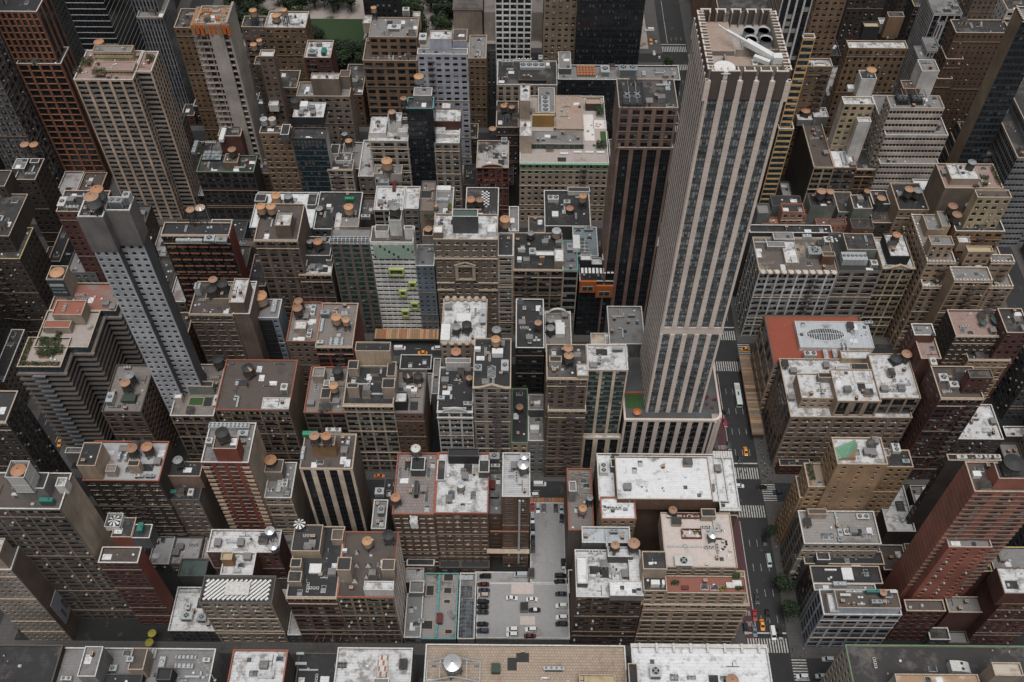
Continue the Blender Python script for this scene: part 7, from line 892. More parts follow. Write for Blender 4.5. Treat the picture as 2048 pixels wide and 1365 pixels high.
        if kind == 'shrubs':
            m.box(-x, x, -y, y, 0, .35, 'timber'); m.build('planter', t); shrub_mb(w_*1.1, d_*1.1, max(h, 1), int(90+w_*d_*14), rr, s=.3, z0=.3, mats=('leaf', 'leaf_lit', 'leaf_dark') if 'yellow' not in label else ('yellow_leaf', 'leaf')).build('foliage', t)
        else:
            for q in range(3): g = MB(); g.cyl(0, 0, 0, 2, .15, .1, 'bark', 6); g.build('trunk', t, (-x+w_*(q+.5)/3, 0, 0))
            shrub_mb(w_, d_, h*.8, 420, rr, s=.4, z0=1.2, mats=('leaf', 'leaf_lit')).build('crown', t)
    elif kind == 'checker':
        m.box(-x, x, -y, y, 0, .1, 'black'); m.build('base', t); nx, ny = max(2, int(w_)), max(2, int(d_))
        g = MB(); g.box(-.46, .46, -.46, .46, .1, .16, 'white_paint'); me = g.mesh('tile')
        for i in range(nx):
            for j in range(ny):
                if (i+j) % 2: link('tile', me, t, (-x+.5+i, -y+.5+j, 0))
    elif kind == 'solar':
        pts = [(-x, y), (-x*.1, y*.95), (x, y*.5), (x, -y*.1), (x*.1, -y), (-x*.3, -y*.9)]
        g = MB(); g.box(-.42, .42, -.42, .42, .3, .38, 'black'); me = g.mesh('panel')
        for a, b in zip(pts, pts[1:]):
            L = math.dist(a, b); n = max(2, int(L/1.05))
            for i in range(n): link('panel', me, t, (a[0]+(b[0]-a[0])*i/n, a[1]+(b[1]-a[1])*i/n, 0), math.atan2(b[1]-a[1], b[0]-a[0]))
    elif kind in ('deck', 'garden'):
        m.box(-x, x, -y, y, 0, .2, 'timber' if kind == 'deck' else 'dark_steel'); m.build('floor', t); g = MB()
        for (a, b, c, e) in ((-x, x, -y, -y+.15), (-x, x, y-.15, y), (-x, -x+.15, -y+.15, y-.15), (x-.15, x, -y+.15, y-.15)): g.box(a, b, c, e, .2, 1.7, 'maroon')
        g.build('fence', t)
        for q in range(8): g = MB(); g.box(-.35, .35, -.8, .8, .2, .55, rr.choice(['white_paint', 'olive', 'timber', 'off_white'])); g.box(-.35, .35, .5, .8, .55, .9, 'off_white'); g.build('lounger', t, (-x+w_*(q+.5)/8, rr.uniform(-y*.5, y*.5), 0))
        shrub_mb(w_*.3, 1, 1.2, 80, rr, s=.25, mats=('leaf', 'yellow_leaf')).build('shrubs', t, (x*.5, y*.5, 0))
    elif kind == 'umb':
        for sx in (-1, 1):
            for sy in (-1, 1): g = MB(); g.cyl(0, 0, 0, h, .08, .08, 'dark_steel', 6); g.build('post', t, (sx*x*.7, sy*y*.7, 0))
        m.cyl(0, 0, h, h+.15, max(x, y), max(x, y), 'canvas_green', 8, top=False); m.cone(0, 0, h+.15, h+1.1, max(x, y), 'canvas_green', 8); m.build('canvas', t)
    elif kind == 'cage':
        hh = h
        for z0 in (.2, hh*.5, hh):
            for s in (-1, 1): m.box(-x, x, s*y-.1, s*y+.1, z0, z0+.2, 'dark_steel'); m.box(s*x-.1, s*x+.1, -y, y, z0+.01, z0+.19, 'dark_steel')
        for i in range(4):
            q = -x+w_*i/3; m.box(q-.12, q+.12, -y-.12, -y+.12, 0, hh, 'dark_steel'); m.box(q-.12, q+.12, y-.12, y+.12, 0, hh, 'dark_steel'); m.box(q-.08, q+.08, -y, y, hh, hh+.16, 'steel')
        m.build('frame', t); g = MB(); g.box(-x*.85, x*.85, -y*.85, y*.85, 0, hh*.5, 'dark_steel'); g.build('well', t)
        for s in (-1, 1): link('fan', fan_mesh(min(x, y)*.4), t, (s*x*.45, 0, hh*.5))
    elif kind == 'louver':
        N = 8
        for i in range(N):
            a, b = math.pi/2*i/N, math.pi/2*(i+1)/N
            m.face([(-x+w_*math.sin(a), -y, h*math.cos(a)+.2), (-x+w_*math.sin(b), -y, h*math.cos(b)+.2), (-x+w_*math.sin(b), y, h*math.cos(b)+.2), (-x+w_*math.sin(a), y, h*math.cos(a)+.2)], 'c_wh')
            m.face([(-x+w_*math.sin(a), -y, h*math.cos(a)+.2), (-x+w_*math.sin(b), -y, h*math.cos(b)+.2), (-x+w_*math.sin(b), -y, 0), (-x+w_*math.sin(a), -y, 0)], 'c_wh')
        m.box(-x, -x+.1, -y, y, 0, h, 'c_wh'); m.build('housing', t)
        for i in range(3):
            for j in range(2): g = MB(); g.cyl(0, 0, 0, .15, .5, .5, 'black', 10); g.build('vent', t, (-x+1+i*1.5, -y*.5+j*y, h*.93))
    elif kind == 'oval':
        N = 24; m2 = MB()
        b = len(m.v)
        for i in range(N):
            a, c = 2*math.pi*i/N, 2*math.pi*(i+1)/N
            m.face([(x*math.cos(a), y*math.sin(a), 0), (x*math.cos(c), y*math.sin(c), 0), (x*math.cos(c), y*math.sin(c), 1), (x*math.cos(a), y*math.sin(a), 1)], 'c_wh')
            m.face([(x*math.cos(a), y*math.sin(a), 1), (x*math.cos(c), y*math.sin(c), 1), (x*.93*math.cos(c), y*.93*math.sin(c), 1.05), (x*.93*math.cos(a), y*.93*math.sin(a), 1.05)], 'c_wh')
            m2.face([(x*.93*math.cos(a), y*.93*math.sin(a), 1), (x*.93*math.cos(c), y*.93*math.sin(c), 1), (0, 0, 1.9)], 'glass_mid')
        m.build('rim', t); m2.build('glass', t)
        for i in range(1, 16):
            q = -.93*x+1.86*x*i/16; yy = .93*y*math.sqrt(max(0, 1-(q/(.93*x))**2)); k = 1.9-.9*abs(q)/(.93*x)
            g = MB(); g.bar((q, -yy, 1.05), (q, 0, k+.08), .16, 'white_paint'); g.bar((q, 0, k+.08), (q, yy, 1.05), .16, 'white_paint'); g.build('rib', t)
        g = MB(); g.bar((-x*.93, 0, 1.1), (0, 0, 2.0), .14, 'white_paint'); g.bar((0, 0, 2.0), (x*.93, 0, 1.1), .14, 'white_paint'); g.build('ridge', t)
    elif kind == 'greenroof':
        m.face([(-x, -y, 0), (x, -y, 0), (x, -y, h*.35), (-x*.4, -y, h*.35)], 'wall_tnb'); m.face([(-x, -y, .05), (-x*.1, -y, .05), (x, -y*.1, h), (x*.9, y, h), (-x, y, .05)], 'copper_green'); m.face([(-x*.1, -y, .05), (x, -y, .05), (x, -y*.1, h)], 'wall_tnb'); m.build('slope', t)
        for i in range(6): g = MB(); g.bar((-x+w_*.05, -y+d_*(i+.5)/6, .2), (x*.9, -y+d_*(i+.7)/6, h+.05), .12, 'copper_green'); g.build('seam', t)
    elif kind == 'redgrid':
        for i in range(6):
            for j in range(4): g = MB(); g.box(-.42*w_/6, .42*w_/6, -.42*d_/4, .42*d_/4, .4, 1.2, 'rust'); g.build('louvre', t, (-x+w_*(i+.5)/6, -y+d_*(j+.5)/4, 0))
        m.box(-x, x, -y, y, .1, .4, 'dark_steel'); m.build('frame', t)
    elif kind == 'green2':
        m.box(-x, x, -y, y, 0, 2.2, 'olive'); m.build('shed', t); shrub_mb(w_*.4, d_, 1.5, 120, rr, s=.3).build('foliage', t, (-x*.9, 0, 0))
    return t
WORDS2 = [['left-hand', 'right-hand'], ['left-hand', 'middle', 'right-hand']]
def label_set(entries, short):
    """entries: (words, x, y) -> (label, group); alike ones get a place word, or share the label past three"""
    by = {}
    for i, (wds, x, y) in enumerate(entries): by.setdefault(wds, []).append(i)
    out = [None]*len(entries)
    for wds, ids in by.items():
        def L(p):
            s = f"{p}{wds} on the {short}".split(); return ' '.join(s[:16])
        if len(ids) == 1: out[ids[0]] = (L(''), None)
        elif len(ids) <= 3:
            xs = [entries[i][1] for i in ids]; ys = [entries[i][2] for i in ids]
            if max(xs)-min(xs) >= max(ys)-min(ys): o = sorted(ids, key=lambda i: entries[i][1]); ws = WORDS2[len(ids)-2]
            else: o = sorted(ids, key=lambda i: entries[i][2]); ws = [['near', 'far'], ['near', 'middle', 'far']][len(ids)-2]
            for i, p in zip(o, ws): out[i] = (L(p+' '), f"{wds}s on the {short}".replace("boxs on", "boxes on"))
        else:
            for i in ids: out[i] = (L(''), f"{wds}s on the {short}".replace("boxs on", "boxes on"))
    return out
def furnish(rec):
    id_, short, lab, tiers, tanks, items = rec; rr = random.Random(id_); short = short if short else lab
    ls = label_set([(TS[t[5]][3], t[0], t[1]) for t in tanks], short)
    for t, (l, g) in zip(tanks, ls): make_tank(*t[:6], l, g)
    it = [q for q in items if q[0] not in ('blackstripe', 'orange')]
    def wd(q):
        if q[7]: return '\0'+q[7]
        if q[0].startswith('fans'):
            a, b = q[0][4:].split('x'); n = int(a)*int(b); return 'single fan unit' if n == 1 else {2: 'pair', 3: 'row of three', 4: 'set of four', 6: 'row of six', 8: 'double row', 10: 'long double row', 12: 'square block', 20: 'very long row'}[n]+' of roof fans' if n != 3 and n != 4 and n != 6 else {3: 'row of three', 4: 'set of four', 6: 'row of six'}[n]+' roof fans'
        return KW[q[0]][1]
    nl = [q for q in it if not q[7]]; ls = dict(zip([id(q) for q in nl], label_set([(wd(q), q[1], q[2]) for q in nl], short)))
    for q in it:
        l, g = (q[7], None) if q[7] else ls[id(q)]
        make_item(*q[:7], l, g, rr)
# small vents
VM = {}
def vent_meshes():
    m = MB(); m.cyl(0, 0, 0, .8, .16, .16, 'galv', 8); m.cone(0, 0, .85, 1.15, .32, 'galv', 8); VM['vent_pipe'] = ('small capped vent pipe', m.mesh('vent_pipe'))
    m = MB(); m.box(-.5, .5, -.4, .4, 0, .6, 'off_white'); m.box(-.55, .55, -.45, .45, .6, .7, 'galv'); VM['roof_box'] = ('small pale roof box', m.mesh('roof_box'))
    m = MB(); m.box(-.7, .7, -.7, .7, 0, .3, 'dark_steel'); m.box(-.6, .6, -.6, .6, .3, .4, 'glass_mid'); VM['roof_hatch'] = ('small dark roof hatch', m.mesh('roof_hatch'))
    m = MB(); m.cyl(0, 0, 0, .5, .35, .3, 'white_paint', 10); m.cyl(0, 0, .5, .7, .5, .3, 'white_paint', 10); VM['round_vent'] = ('small round white vent', m.mesh('round_vent'))
    m = MB(); m.bar((-2.2, 0, .2), (2.2, 0, .2), .2, 'dark_steel'); m.bar((0, 0, .2), (0, 1.6, .2), .18, 'dark_steel'); m.box(-2.3, -2.1, -.2, .2, 0, .4, 'galv'); VM['roof_pipe'] = ('low dark pipe run', m.mesh('roof_pipe'))
def vent_meshes2():
    m = MB(); m.box(-1.3, 1.3, -1.7, 1.7, 0, 2.3, 'wall_bge'); m.box(-1.4, 1.4, -1.8, 1.8, 2.3, 2.45, 'roof_k'); m.box(-.5, .5, -1.76, -1.7, 0, 1.9, 'dark_steel'); VM['roof_bulkhead'] = ('small tan stair bulkhead', m.mesh('roof_bulkhead'))
    m = MB(); m.box(-1.2, 1.2, -1.4, 1.4, 0, 2.0, 'wall_gry'); m.box(-1.3, 1.3, -1.5, 1.5, 2.0, 2.15, 'roof_g'); m.box(-.4, .4, -1.46, -1.4, 0, 1.7, 'maroon'); VM['stair_bulkhead'] = ('small grey stair bulkhead', m.mesh('stair_bulkhead'))
    m = MB(); m.box(-2.8, 2.8, -.35, .35, .4, 1.0, 'galv'); m.box(2.2, 2.8, -.35, 1.9, .4, 1.0, 'galv'); [m.box(q-.05, q+.05, -.4, .4, 0, .4, 'dark_steel') for q in (-2.4, 0, 2.4)]; VM['air_duct'] = ('bent galvanised duct', m.mesh('air_duct'))
    m = MB(); [(m.box(q-.5, q+.5, -.45, .45, .2, 1.1, 'off_white'), m.cyl(q, 0, 1.1, 1.16, .34, .34, 'black', 10)) for q in (-1.3, 0, 1.3)]; m.box(-1.9, 1.9, -.3, .3, 0, .2, 'dark_steel'); VM['condenser_row'] = ('row of three white condenser units', m.mesh('condenser_row'))
    m = MB(); m.box(-.9, .9, -1.4, 1.4, 0, .4, 'c_wh'); m.face([(-.8, -1.3, .41), (.8, -1.3, .41), (.8, 0, 1.1), (-.8, 0, 1.1)], 'glass_mid'); m.face([(-.8, 1.3, .41), (.8, 1.3, .41), (.8, 0, 1.1), (-.8, 0, 1.1)], 'glass_mid'); VM['small_skylight'] = ('small ridged skylight', m.mesh('small_skylight'))
    m = MB(); m.box(-.6, .6, -.45, .45, 0, 1.9, 'wall_rbr'); m.box(-.7, .7, -.55, .55, 1.9, 2.05, 'c_be'); m.cyl(-.25, 0, 2.05, 2.5, .16, .14, 'rust', 8); m.cyl(.25, 0, 2.05, 2.5, .16, .14, 'rust', 8); VM['chimney'] = ('brick chimney with clay pots', m.mesh('chimney'))
    m = MB(); m.box(-2.2, 2.2, -1.6, 1.6, 0, .07, 'roof_b'); VM['tar_patch'] = ('black tar roofing patch', m.mesh('tar_patch'))
    m = MB(); m.box(-1.6, 1.6, -1.1, 1.1, 0, .06, 'roof_W'); VM['white_patch'] = ('white membrane roofing patch', m.mesh('white_patch'))
    m = MB(); m.bar((0, 0, 0), (0, 0, 4.5), .1, 'galv'); m.bar((-.7, 0, 3.6), (.7, 0, 3.6), .07, 'galv'); m.bar((-.5, 0, 4.1), (.5, 0, 4.1), .07, 'galv'); VM['aerial'] = ('thin roof aerial', m.mesh('aerial'))
def scatter_vents(rec):
    id_, short, lab, tiers, tanks, items = rec; rr = random.Random('v'+id_); used = {}
    occ = [(t[0], t[1], t[3]+.6) for t in tanks]+[(q[1], q[2], max(q[4], q[5])/2+.6) for q in items]
    for k, t in enumerate(tiers):
        X0, X1, Y0, Y1, Z, z0 = t[:6]; area = (X1-X0)*(Y1-Y0)
        if area < 45 or t[9] in ('p', 'glas', 'gdn', 'rt'): continue
        if project((X0, Y0, Z))[2] > 640: continue
        n = min(12, int(area/34)+1)
        for _ in range(n):
            for tr in range(8):
                x, y = rr.uniform(X0+1.5, X1-1.5), rr.uniform(Y0+1.5, Y1-1.5)
                if any(math.hypot(x-a, y-b) < c for a, b, c in occ): continue
                if any(j != k and u[4] > Z-.5 and u[0]-.8 < x < u[1]+.8 and u[2]-.8 < y < u[3]+.8 for j, u in enumerate(tiers)): continue
                break
            else: continue
            px, py, _d = project((x, y, Z))
            if not (0 < px < 2048 and 0 < py < 1365): continue
            kd = rr.choice(list(VM)); wds, me = VM[kd]; occ.append((x, y, 1.1))
            if kd in ('roof_bulkhead', 'stair_bulkhead', 'air_duct', 'tar_patch') and min(X1-X0, Y1-Y0) < 9: kd = rr.choice(['vent_pipe', 'small_skylight', 'chimney', 'roof_hatch']); wds, me = VM[kd]
            if kd in ('air_duct', 'tar_patch', 'condenser_row') and min(x-X0, X1-x, y-Y0, Y1-y) < 3.2: kd = rr.choice(['round_vent', 'chimney', 'aerial', 'roof_box', 'white_patch']); wds, me = VM[kd]
            par = 1.0 if z0 == 0 else (.35 if Z-z0 < 5 else .7)
            link(kd, me, None, (x, y, Z-par), rr.choice([0, math.pi/2]), label=' '.join(f"{wds} on the {short}".split()[:16]), category='vent', group=' '.join(f"small vents on the {short}".split()[:14]))
# ---------------------------------------------------------------- ground, streets
def S(n): return 220.33+78.36*(n-36)
def sheet(name, x0, x1, y0, y1, z, mat, kind='structure', parent=None):
    m = MB(); m.face([(x0, y0, z), (x1, y0, z), (x1, y1, z), (x0, y1, z)], mat); return m.build(name, parent, kind=kind)
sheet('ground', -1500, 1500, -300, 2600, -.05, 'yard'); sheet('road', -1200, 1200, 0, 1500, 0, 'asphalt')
AV = [(-218.5, -203.5), (92.0, 108.6), (248, 262)]
pave = MB()
for n in range(33, 46):
    for a, b in ((-480, -218.5), (-203.5, 92.0), (108.6, 248), (262, 520)): pave.box(a, b, S(n)+4.6, S(n+1)-4.6, -.02, .15, 'pavement')
pave.build('pavement', None, kind='structure')
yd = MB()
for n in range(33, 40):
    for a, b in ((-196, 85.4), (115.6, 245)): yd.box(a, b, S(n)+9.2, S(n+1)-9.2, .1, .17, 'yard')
yd.build('yard_ground', None, kind='structure')  # near-black sheet over the lots, canyon shade carried by its colour
m = MB(); m.face([(91.9, 143, .006), (96.6, 143, .006), (96.6, 296, .006), (91.9, 296, .006)], 'bus_lane'); m.build('bus_lane', None, kind='structure')
g = MB(); g.box(-.24, .24, -2.9, 2.9, 0, .012, 'road_paint'); stripe = g.mesh('stripe')
def crosswalk(cx, cy, L, along, label):
    t = bpy.data.objects.new('crosswalk', None); COL.objects.link(t); t.location = (cx, cy, .012); t['kind'] = 'structure'
    n = int(L/1.02)
    for i in range(n):
        q = -L/2+L*(i+.5)/n
        link('stripe', stripe, t, (q, 0, 0) if along == 'x' else (0, q, 0), 0 if along == 'x' else math.pi/2)
for n in range(35, 42):
    crosswalk(100.3, S(n)+9.6, 16, 'x', ''); crosswalk(100.3, S(n)-9.4, 16, 'x', ''); crosswalk(111.4, S(n), 9, 'y', '')
    m = MB(); m.box(92.2, 108.4, S(n)+14.4, S(n)+15.0, .008, .02, 'road_paint'); m.build('stop_line', None, kind='structure')
crosswalk(-211, S(37)-10, 15, 'x', '')
ln = MB()
for x in (99.4, 102.6, 105.8):
    for k in range(38):
        y = 140+k*11.2
        if all(abs(y-S(n)) > 15 for n in range(34, 44)): ln.box(x-.07, x+.07, y-1.6, y+1.6, .008, .016, 'road_paint')
for n in range(35, 42):
    ln.box(96.5, 96.75, S(n)+16, S(n+1)-14, .008, .016, 'road_paint')
    for k in range(14): x = -180+k*19; ln.box(x-1.4, x+1.4, S(n)-.08, S(n)+.08, .008, .016, 'road_paint')
for x in (-214.5, -211, -207):
    for k in range(20): y = 200+k*9; ln.box(x-.08, x+.08, y-1.6, y+1.6, .008, .016, 'road_paint')
ln.build('lane_lines', None, kind='structure')
def text(s, loc, size, mat, parent=None, rot=(0, 0, 0), name='lettering', sx=1, **kw):
    c = bpy.data.curves.new(name, 'FONT'); c.body = s; c.size = size; c.align_x = 'CENTER'; c.align_y = 'CENTER'; c.extrude = .01; c.materials.append(MATS[mat])
    o = bpy.data.objects.new(name, c); COL.objects.link(o); o.location = loc; o.rotation_euler = rot; o.scale = (sx, 1, 1)
    dg = bpy.context.evaluated_depsgraph_get(); me = bpy.data.meshes.new_from_object(o.evaluated_get(dg)); bpy.data.objects.remove(o)
    o = bpy.data.objects.new(name, me); COL.objects.link(o); o.location = loc; o.rotation_euler = rot; o.scale = (sx, 1, 1)
    if parent: o.parent = parent
    for k, v in kw.items(): o[k] = v
    return o
for (x, y, s) in ((93.2, 243.5, 'BUS'), (95.3, 243.5, 'BUS'), (93.2, 239.6, 'ONLY'), (95.3, 239.6, 'ONLY'), (94.2, 165, 'BUS'), (94.2, 160.5, 'ONLY'), (-203, 228, 'BUS')):
    text(s, (x, y, .02), 2.9, 'road_paint', None, (0, 0, math.pi), 'road_lettering', .45 if s == 'BUS' else .33, kind='structure')
# ---------------------------------------------------------------- buildings
vent_meshes(); vent_meshes2()
RB = {}
for i, rec in enumerate(DATA):
    rt, parts = make_building(i, rec); RB[rec[0]] = (rt, parts, rec)
def P(id_): return RB[id_][0]
def loc(id_, x, y, z): r = P(id_).location; return (x-r.x, y-r.y, z)
# stone tower on the striped podium
tw = thing('tower', (65.5, 229.6, 0), 'tallest cream stone tower with vertical piers, serrated crown and striped podium', 'skyscraper'); r0 = tw.location
mb = MB(); D_ = parse('st:bw=4.6,fh=4.2'); D_.update(pm='wall_cre2', sp='wall_dgy', pw=1.9, light=.15, gl='glass', fr='frame_dark')
wallm('wall_cre2', (.72, .615, .55), .15, .15, lines=2.2); wallm('wall_crown', (.10, .078, .07), .2, .3)
mb.box(45-65.5, 81.3-65.5, .6, 33, 0, 41, 'wall_dgy'); mb.box(81.3-65.5, 84.7-65.5, 4, 33, 0, 41, 'wall_dgy'); mb.cyl(81.3-65.5, 4.0, 0, 40.5, 3.4, 3.4, 'wall_dgy', 24)
BOXES += [(45, 84.7, 230.2, 262, 0, 41), (53.8, 77.2, 234.3, 264, 41, 199)]
facade(mb, (45-65.5, .6), (1, 0), (0, -1), 36.3, 0, 40.6, D_, 'wall_cre2', tw, 0)
for a in (-70, -45, -20, 0): q = math.radians(a); mb.bar((15.8+3.9*math.cos(q), 4+3.9*math.sin(q), 0), (15.8+3.9*math.cos(q), 4+3.9*math.sin(q), 40.6), 1.0, 'wall_cre2')
facade(mb, (84.7-65.5, 4), (0, 1), (1, 0), 28, 0, 40.6, D_, 'wall_cre2', tw, 0)
mb.build('podium', tw)
mb = MB(); mb.box(45-65.5, 82-65.5, -.1, .9, 40.6, 41.8, 'wall_cre2'); mb.box(-20.5, -19.7, .9, 30, 40.6, 41.8, 'wall_cre2'); mb.box(19, 19.8, 4, 32, 40.6, 41.8, 'wall_cre2')
for i in range(8):
    a0, a1 = -math.pi/2+math.pi/2*i/8, -math.pi/2+math.pi/2*(i+1)/8
    mb.bar((15.8+3.6*math.cos(a0), 4+3.6*math.sin(a0), 41.2), (15.8+3.6*math.cos(a1), 4+3.6*math.sin(a1), 41.2), 1.15, 'wall_cre2')
mb.build('parapet', tw)
mb = MB(); mb.box(-19.7, 19, .9, 32, 40.6, 40.9, 'roof_lt'); mb.build('terrace', tw)
mb = MB(); D2 = parse('st:bw=4.8,fh=3.55'); D2.update(k=3, pw=1.75, sh=.9, pd=.7, sd=.2, sp='wall_dgy', pm='wall_cre2', light=.3, gl='glass_sky', fr='frame_dark')
D3 = parse('st:bw=3.1,fh=3.55'); D3.update(k=2, pw=1.6, sh=1.0, pd=.7, sd=.2, sp='wall_dgy', pm='wall_cre2', light=.15, gl='glass_mid', fr='frame_dark', pd_=0); D3['pd'] = .2; D3['sd'] = .14
X0, X1, Y0, Y1 = 54.2-65.5, 77-65.5, 234.6-229.6, 264.4-229.6
P4 = [(X0, Y0), (X1, Y0), (X1, Y1), (X0, Y1)]
for i in range(4): a, b = P4[i], P4[(i+1) % 4]; mb.face([(*a, 41), (*b, 41), (*b, 200), (*a, 200)], 'wall_dgy')
facade(mb, (X0, Y0), (1, 0), (0, -1), X1-X0, 41, 92, D2, 'wall_cre2', tw, 0); facade(mb, (X0, Y0), (1, 0), (0, -1), X1-X0, 96, 199, D2, 'wall_cre2', tw, 0)
mb.box(X0-.3, X1+.3, Y0-.5, Y0, 92, 96, 'wall_cre2')
facade(mb, (X0, Y0), (0, 1), (-1, 0), Y1-Y0, 41, 199, D3, 'wall_cre2', tw, 0); facade(mb, (X1, Y0), (0, 1), (1, 0), Y1-Y0, 41, 199, D3, 'wall_cre2', tw, 0)
for i in range(6): # pier tips
    x = X0+(X1-X0)*i/5; mb.box(x-.78, x+.78, Y0-.72, Y0+.1, 199, 206, 'wall_cre2')
for i in range(11):
    y = Y0+(Y1-Y0)*i/10; mb.box(X0-.72, X0+.1, y-.57, y+.57, 199, 206, 'wall_cre2'); mb.box(X1-.1, X1+.72, y-.57, y+.57, 199, 206, 'wall_cre2')
mb.build('shaft', tw)
mb = MB(); mb.box(X0, X1, Y0, Y1, 199.6, 204, 'wall_gbg', 'roof_lt'); mb.box(X0+.5, X0+9.5, Y0+14, Y1-1, 204, 205.6, 'wall_gbg', 'roof_tn'); mb.box(X0+9.5, X1-1, Y0+12, Y0+12.6, 204, 207.5, 'wall_gbg'); mb.box(X0+6, X1-1, Y0+4.2, Y0+4.8, 204, 207.5, 'wall_gbg'); mb.box(X0+6, X0+6.6, Y0+4.8, Y0+12, 204, 206, 'wall_gbg'); mb.box(X0+6.6, X1-3, Y0+4.8, Y0+12, 204, 205.2, 'wall_gbg', 'roof_tn'); mb.build('roof', tw)
def crown(ax, ay, bx, by, nx, ny, nbay, pw):
    L = math.hypot(bx-ax, by-ay); ux, uy = (bx-ax)/L, (by-ay)/L
    for i in range(nbay):
        m = MB(); a, b = L*i/nbay+pw*.5, L*(i+1)/nbay-pw*.5
        def q(s, dep, z): return (ax+ux*s+nx*dep, ay+uy*s+ny*dep, z)
        def bx_(s0, s1, d0, d1, z0, z1, mt):
            xs = sorted([q(s0, d0, 0)[0], q(s1, d1, 0)[0]]); ys = sorted([q(s0, d0, 0)[1], q(s1, d1, 0)[1]]); m.box(xs[0], xs[1], ys[0], ys[1], z0, z1, mt)
        bx_(a-.25, b+.25, .0, .45, 199.3, 209, 'wall_crown'); bx_(a, a+.3, -1.6, 0, 201, 209, 'wall_gbg'); bx_(b-.3, b, -1.6, 0, 201, 209, 'wall_gbg')
        bx_(a-.25, b+.25, -.02, .47, 209, 209.25, 'wall_cre2'); bx_(a-.03, a+.33, -1.6, 0-.02, 209, 209.2, 'wall_cre2'); bx_(b-.33, b+.03, -1.6, 0-.02, 209, 209.2, 'wall_cre2')
        m.build('crown_fin', tw)
crown(X0, Y0, X1, Y0, 0, -1, 5, 1.5); crown(X0, Y1, X1, Y1, 0, 1, 5, 1.8); crown(X0, Y0, X0, Y1, -1, 0, 10, 1.3); crown(X1, Y0, X1, Y1, 1, 0, 10, 1.3)
def tl(x, y, z): return (r0.x+x, r0.y+y, z)
t = thing('window_crane', tl(X1-6.5, Y0+8, 205.2), 'white window-cleaning crane slanting across the crown of the tallest tower', 'crane')
m = MB(); m.box(-2.6, 2.6, -1.6, 1.6, .0, .8, 'white_paint'); m.cyl(0, 0, .8, 2.2, 1.1, .9, 'white_paint', 12); m.build('base', t)
m = MB(); m.bar((3.6, -1.8, 3.3), (-4.5, 4.6, 4.6), 1.7, 'white_paint'); m.box(2.4, 5.0, -3.0, -.6, 2.4, 4.6, 'white_paint'); m.build('jib', t)
m = MB(); m.bar((-4.3, 4.5, 4.6), (-9.5, 9.4, 5.0), .8, 'white_paint'); m.bar((-9.3, 9.2, 5.0), (-11.5, 12, 5.1), .35, 'white_paint'); m.build('telescopic_arm', t)
m = MB(); m.bar((-2.4, 0.2, 2.6), (1.6, -2.6, 2.6), 1.3, 'white_paint'); m.build('counterweight', t)
for q in ((-2, -1.7), (2.2, -1.7)): m = MB(); m.bar((q[0]*.5, -.5, 2), (q[0], q[1], 0), .4, 'white_paint'); m.build('leg', t)
t = thing('satellite_dish', tl(X0+4.6, Y0+2.3, 204), 'big white flat dish behind the near crown wall of the tallest tower', 'dish')
m = MB(); m.cyl(0, 0, 4.2, 4.5, 3.1, 3.1, 'white_paint', 24); m.build('reflector', t); m = MB(); m.cyl(0, 0, 0, 4.2, .3, .3, 'galv', 8); m.build('mast', t); m = MB(); m.box(-.6, .6, -2.9, -1.8, 2.4, 5.1, 'white_paint'); m.build('bracket', t)
for i in range(4):
    t = thing('cooling_tower', tl(X1-8.4+(i % 2)*4.3, Y0+17+(i//2)*4.4, 204), 'round grey cooling fan stack in the cluster of four on the tallest tower', 'cooling tower', 'round cooling stacks on the tallest tower')
    m = MB(); m.box(-2.1, 2.1, -2.1, 2.1, 0, .8, 'galv'); m.build('base', t); m = MB(); m.cyl(0, 0, .8, 3.6, 1.85, 1.6, 'steel', 20, topmat='grey'); m.cyl(0, 0, 3.6, 4.0, 1.6, 1.9, 'galv', 20, top=False); m.build('stack', t)
def umbrella(x, y, z, r, mat, label):
    t = thing('parasol', (x, y, z), label, 'parasol'); m = MB(); m.cone(0, 0, 2.3, 3.1, r, mat, 8); m.build('canopy', t); m = MB(); m.cyl(0, 0, 0, 2.5, .05, .05, 'steel', 6); m.build('pole', t)
umbrella(50.4, 232.7, 40.9, 1.8, 'orange', 'orange parasol on the podium terrace of the tallest tower')
umbrella(-140.5, 152.2, 3.4, 1.7, 'yellow_leaf', 'upper yellow-green parasol in the dark courtyard'); umbrella(-140.7, 148.5, 3.4, 1.7, 'yellow_leaf', 'lower yellow-green parasol in the dark courtyard')
t = thing('terrace_lawn', (50, 238.8, 40.92), 'small green terrace with red hedge beside the orange parasol', 'terrace'); m = MB(); m.box(-3.5, 3.5, -3, 4, 0, .1, 'turf'); m.build('turf', t); m = MB(); m.box(-3.6, 3.6, 4, 4.5, 0, 1.6, 'rust'); m.build('hedge', t)
rr = random.Random(3)
for k in range(7):
    t = thing('terrace_table', tl(rr.uniform(13, 18.4), rr.uniform(6, 16), 40.9), 'round dark red table set on the podium terrace of the tallest tower', 'table', 'dark red terrace tables'); m = MB(); m.cyl(0, 0, .6, .7, .7, .7, 'maroon', 10); m.build('top', t); m = MB(); m.cyl(0, 0, 0, .6, .1, .1, 'dark_steel', 6); m.build('leg', t)
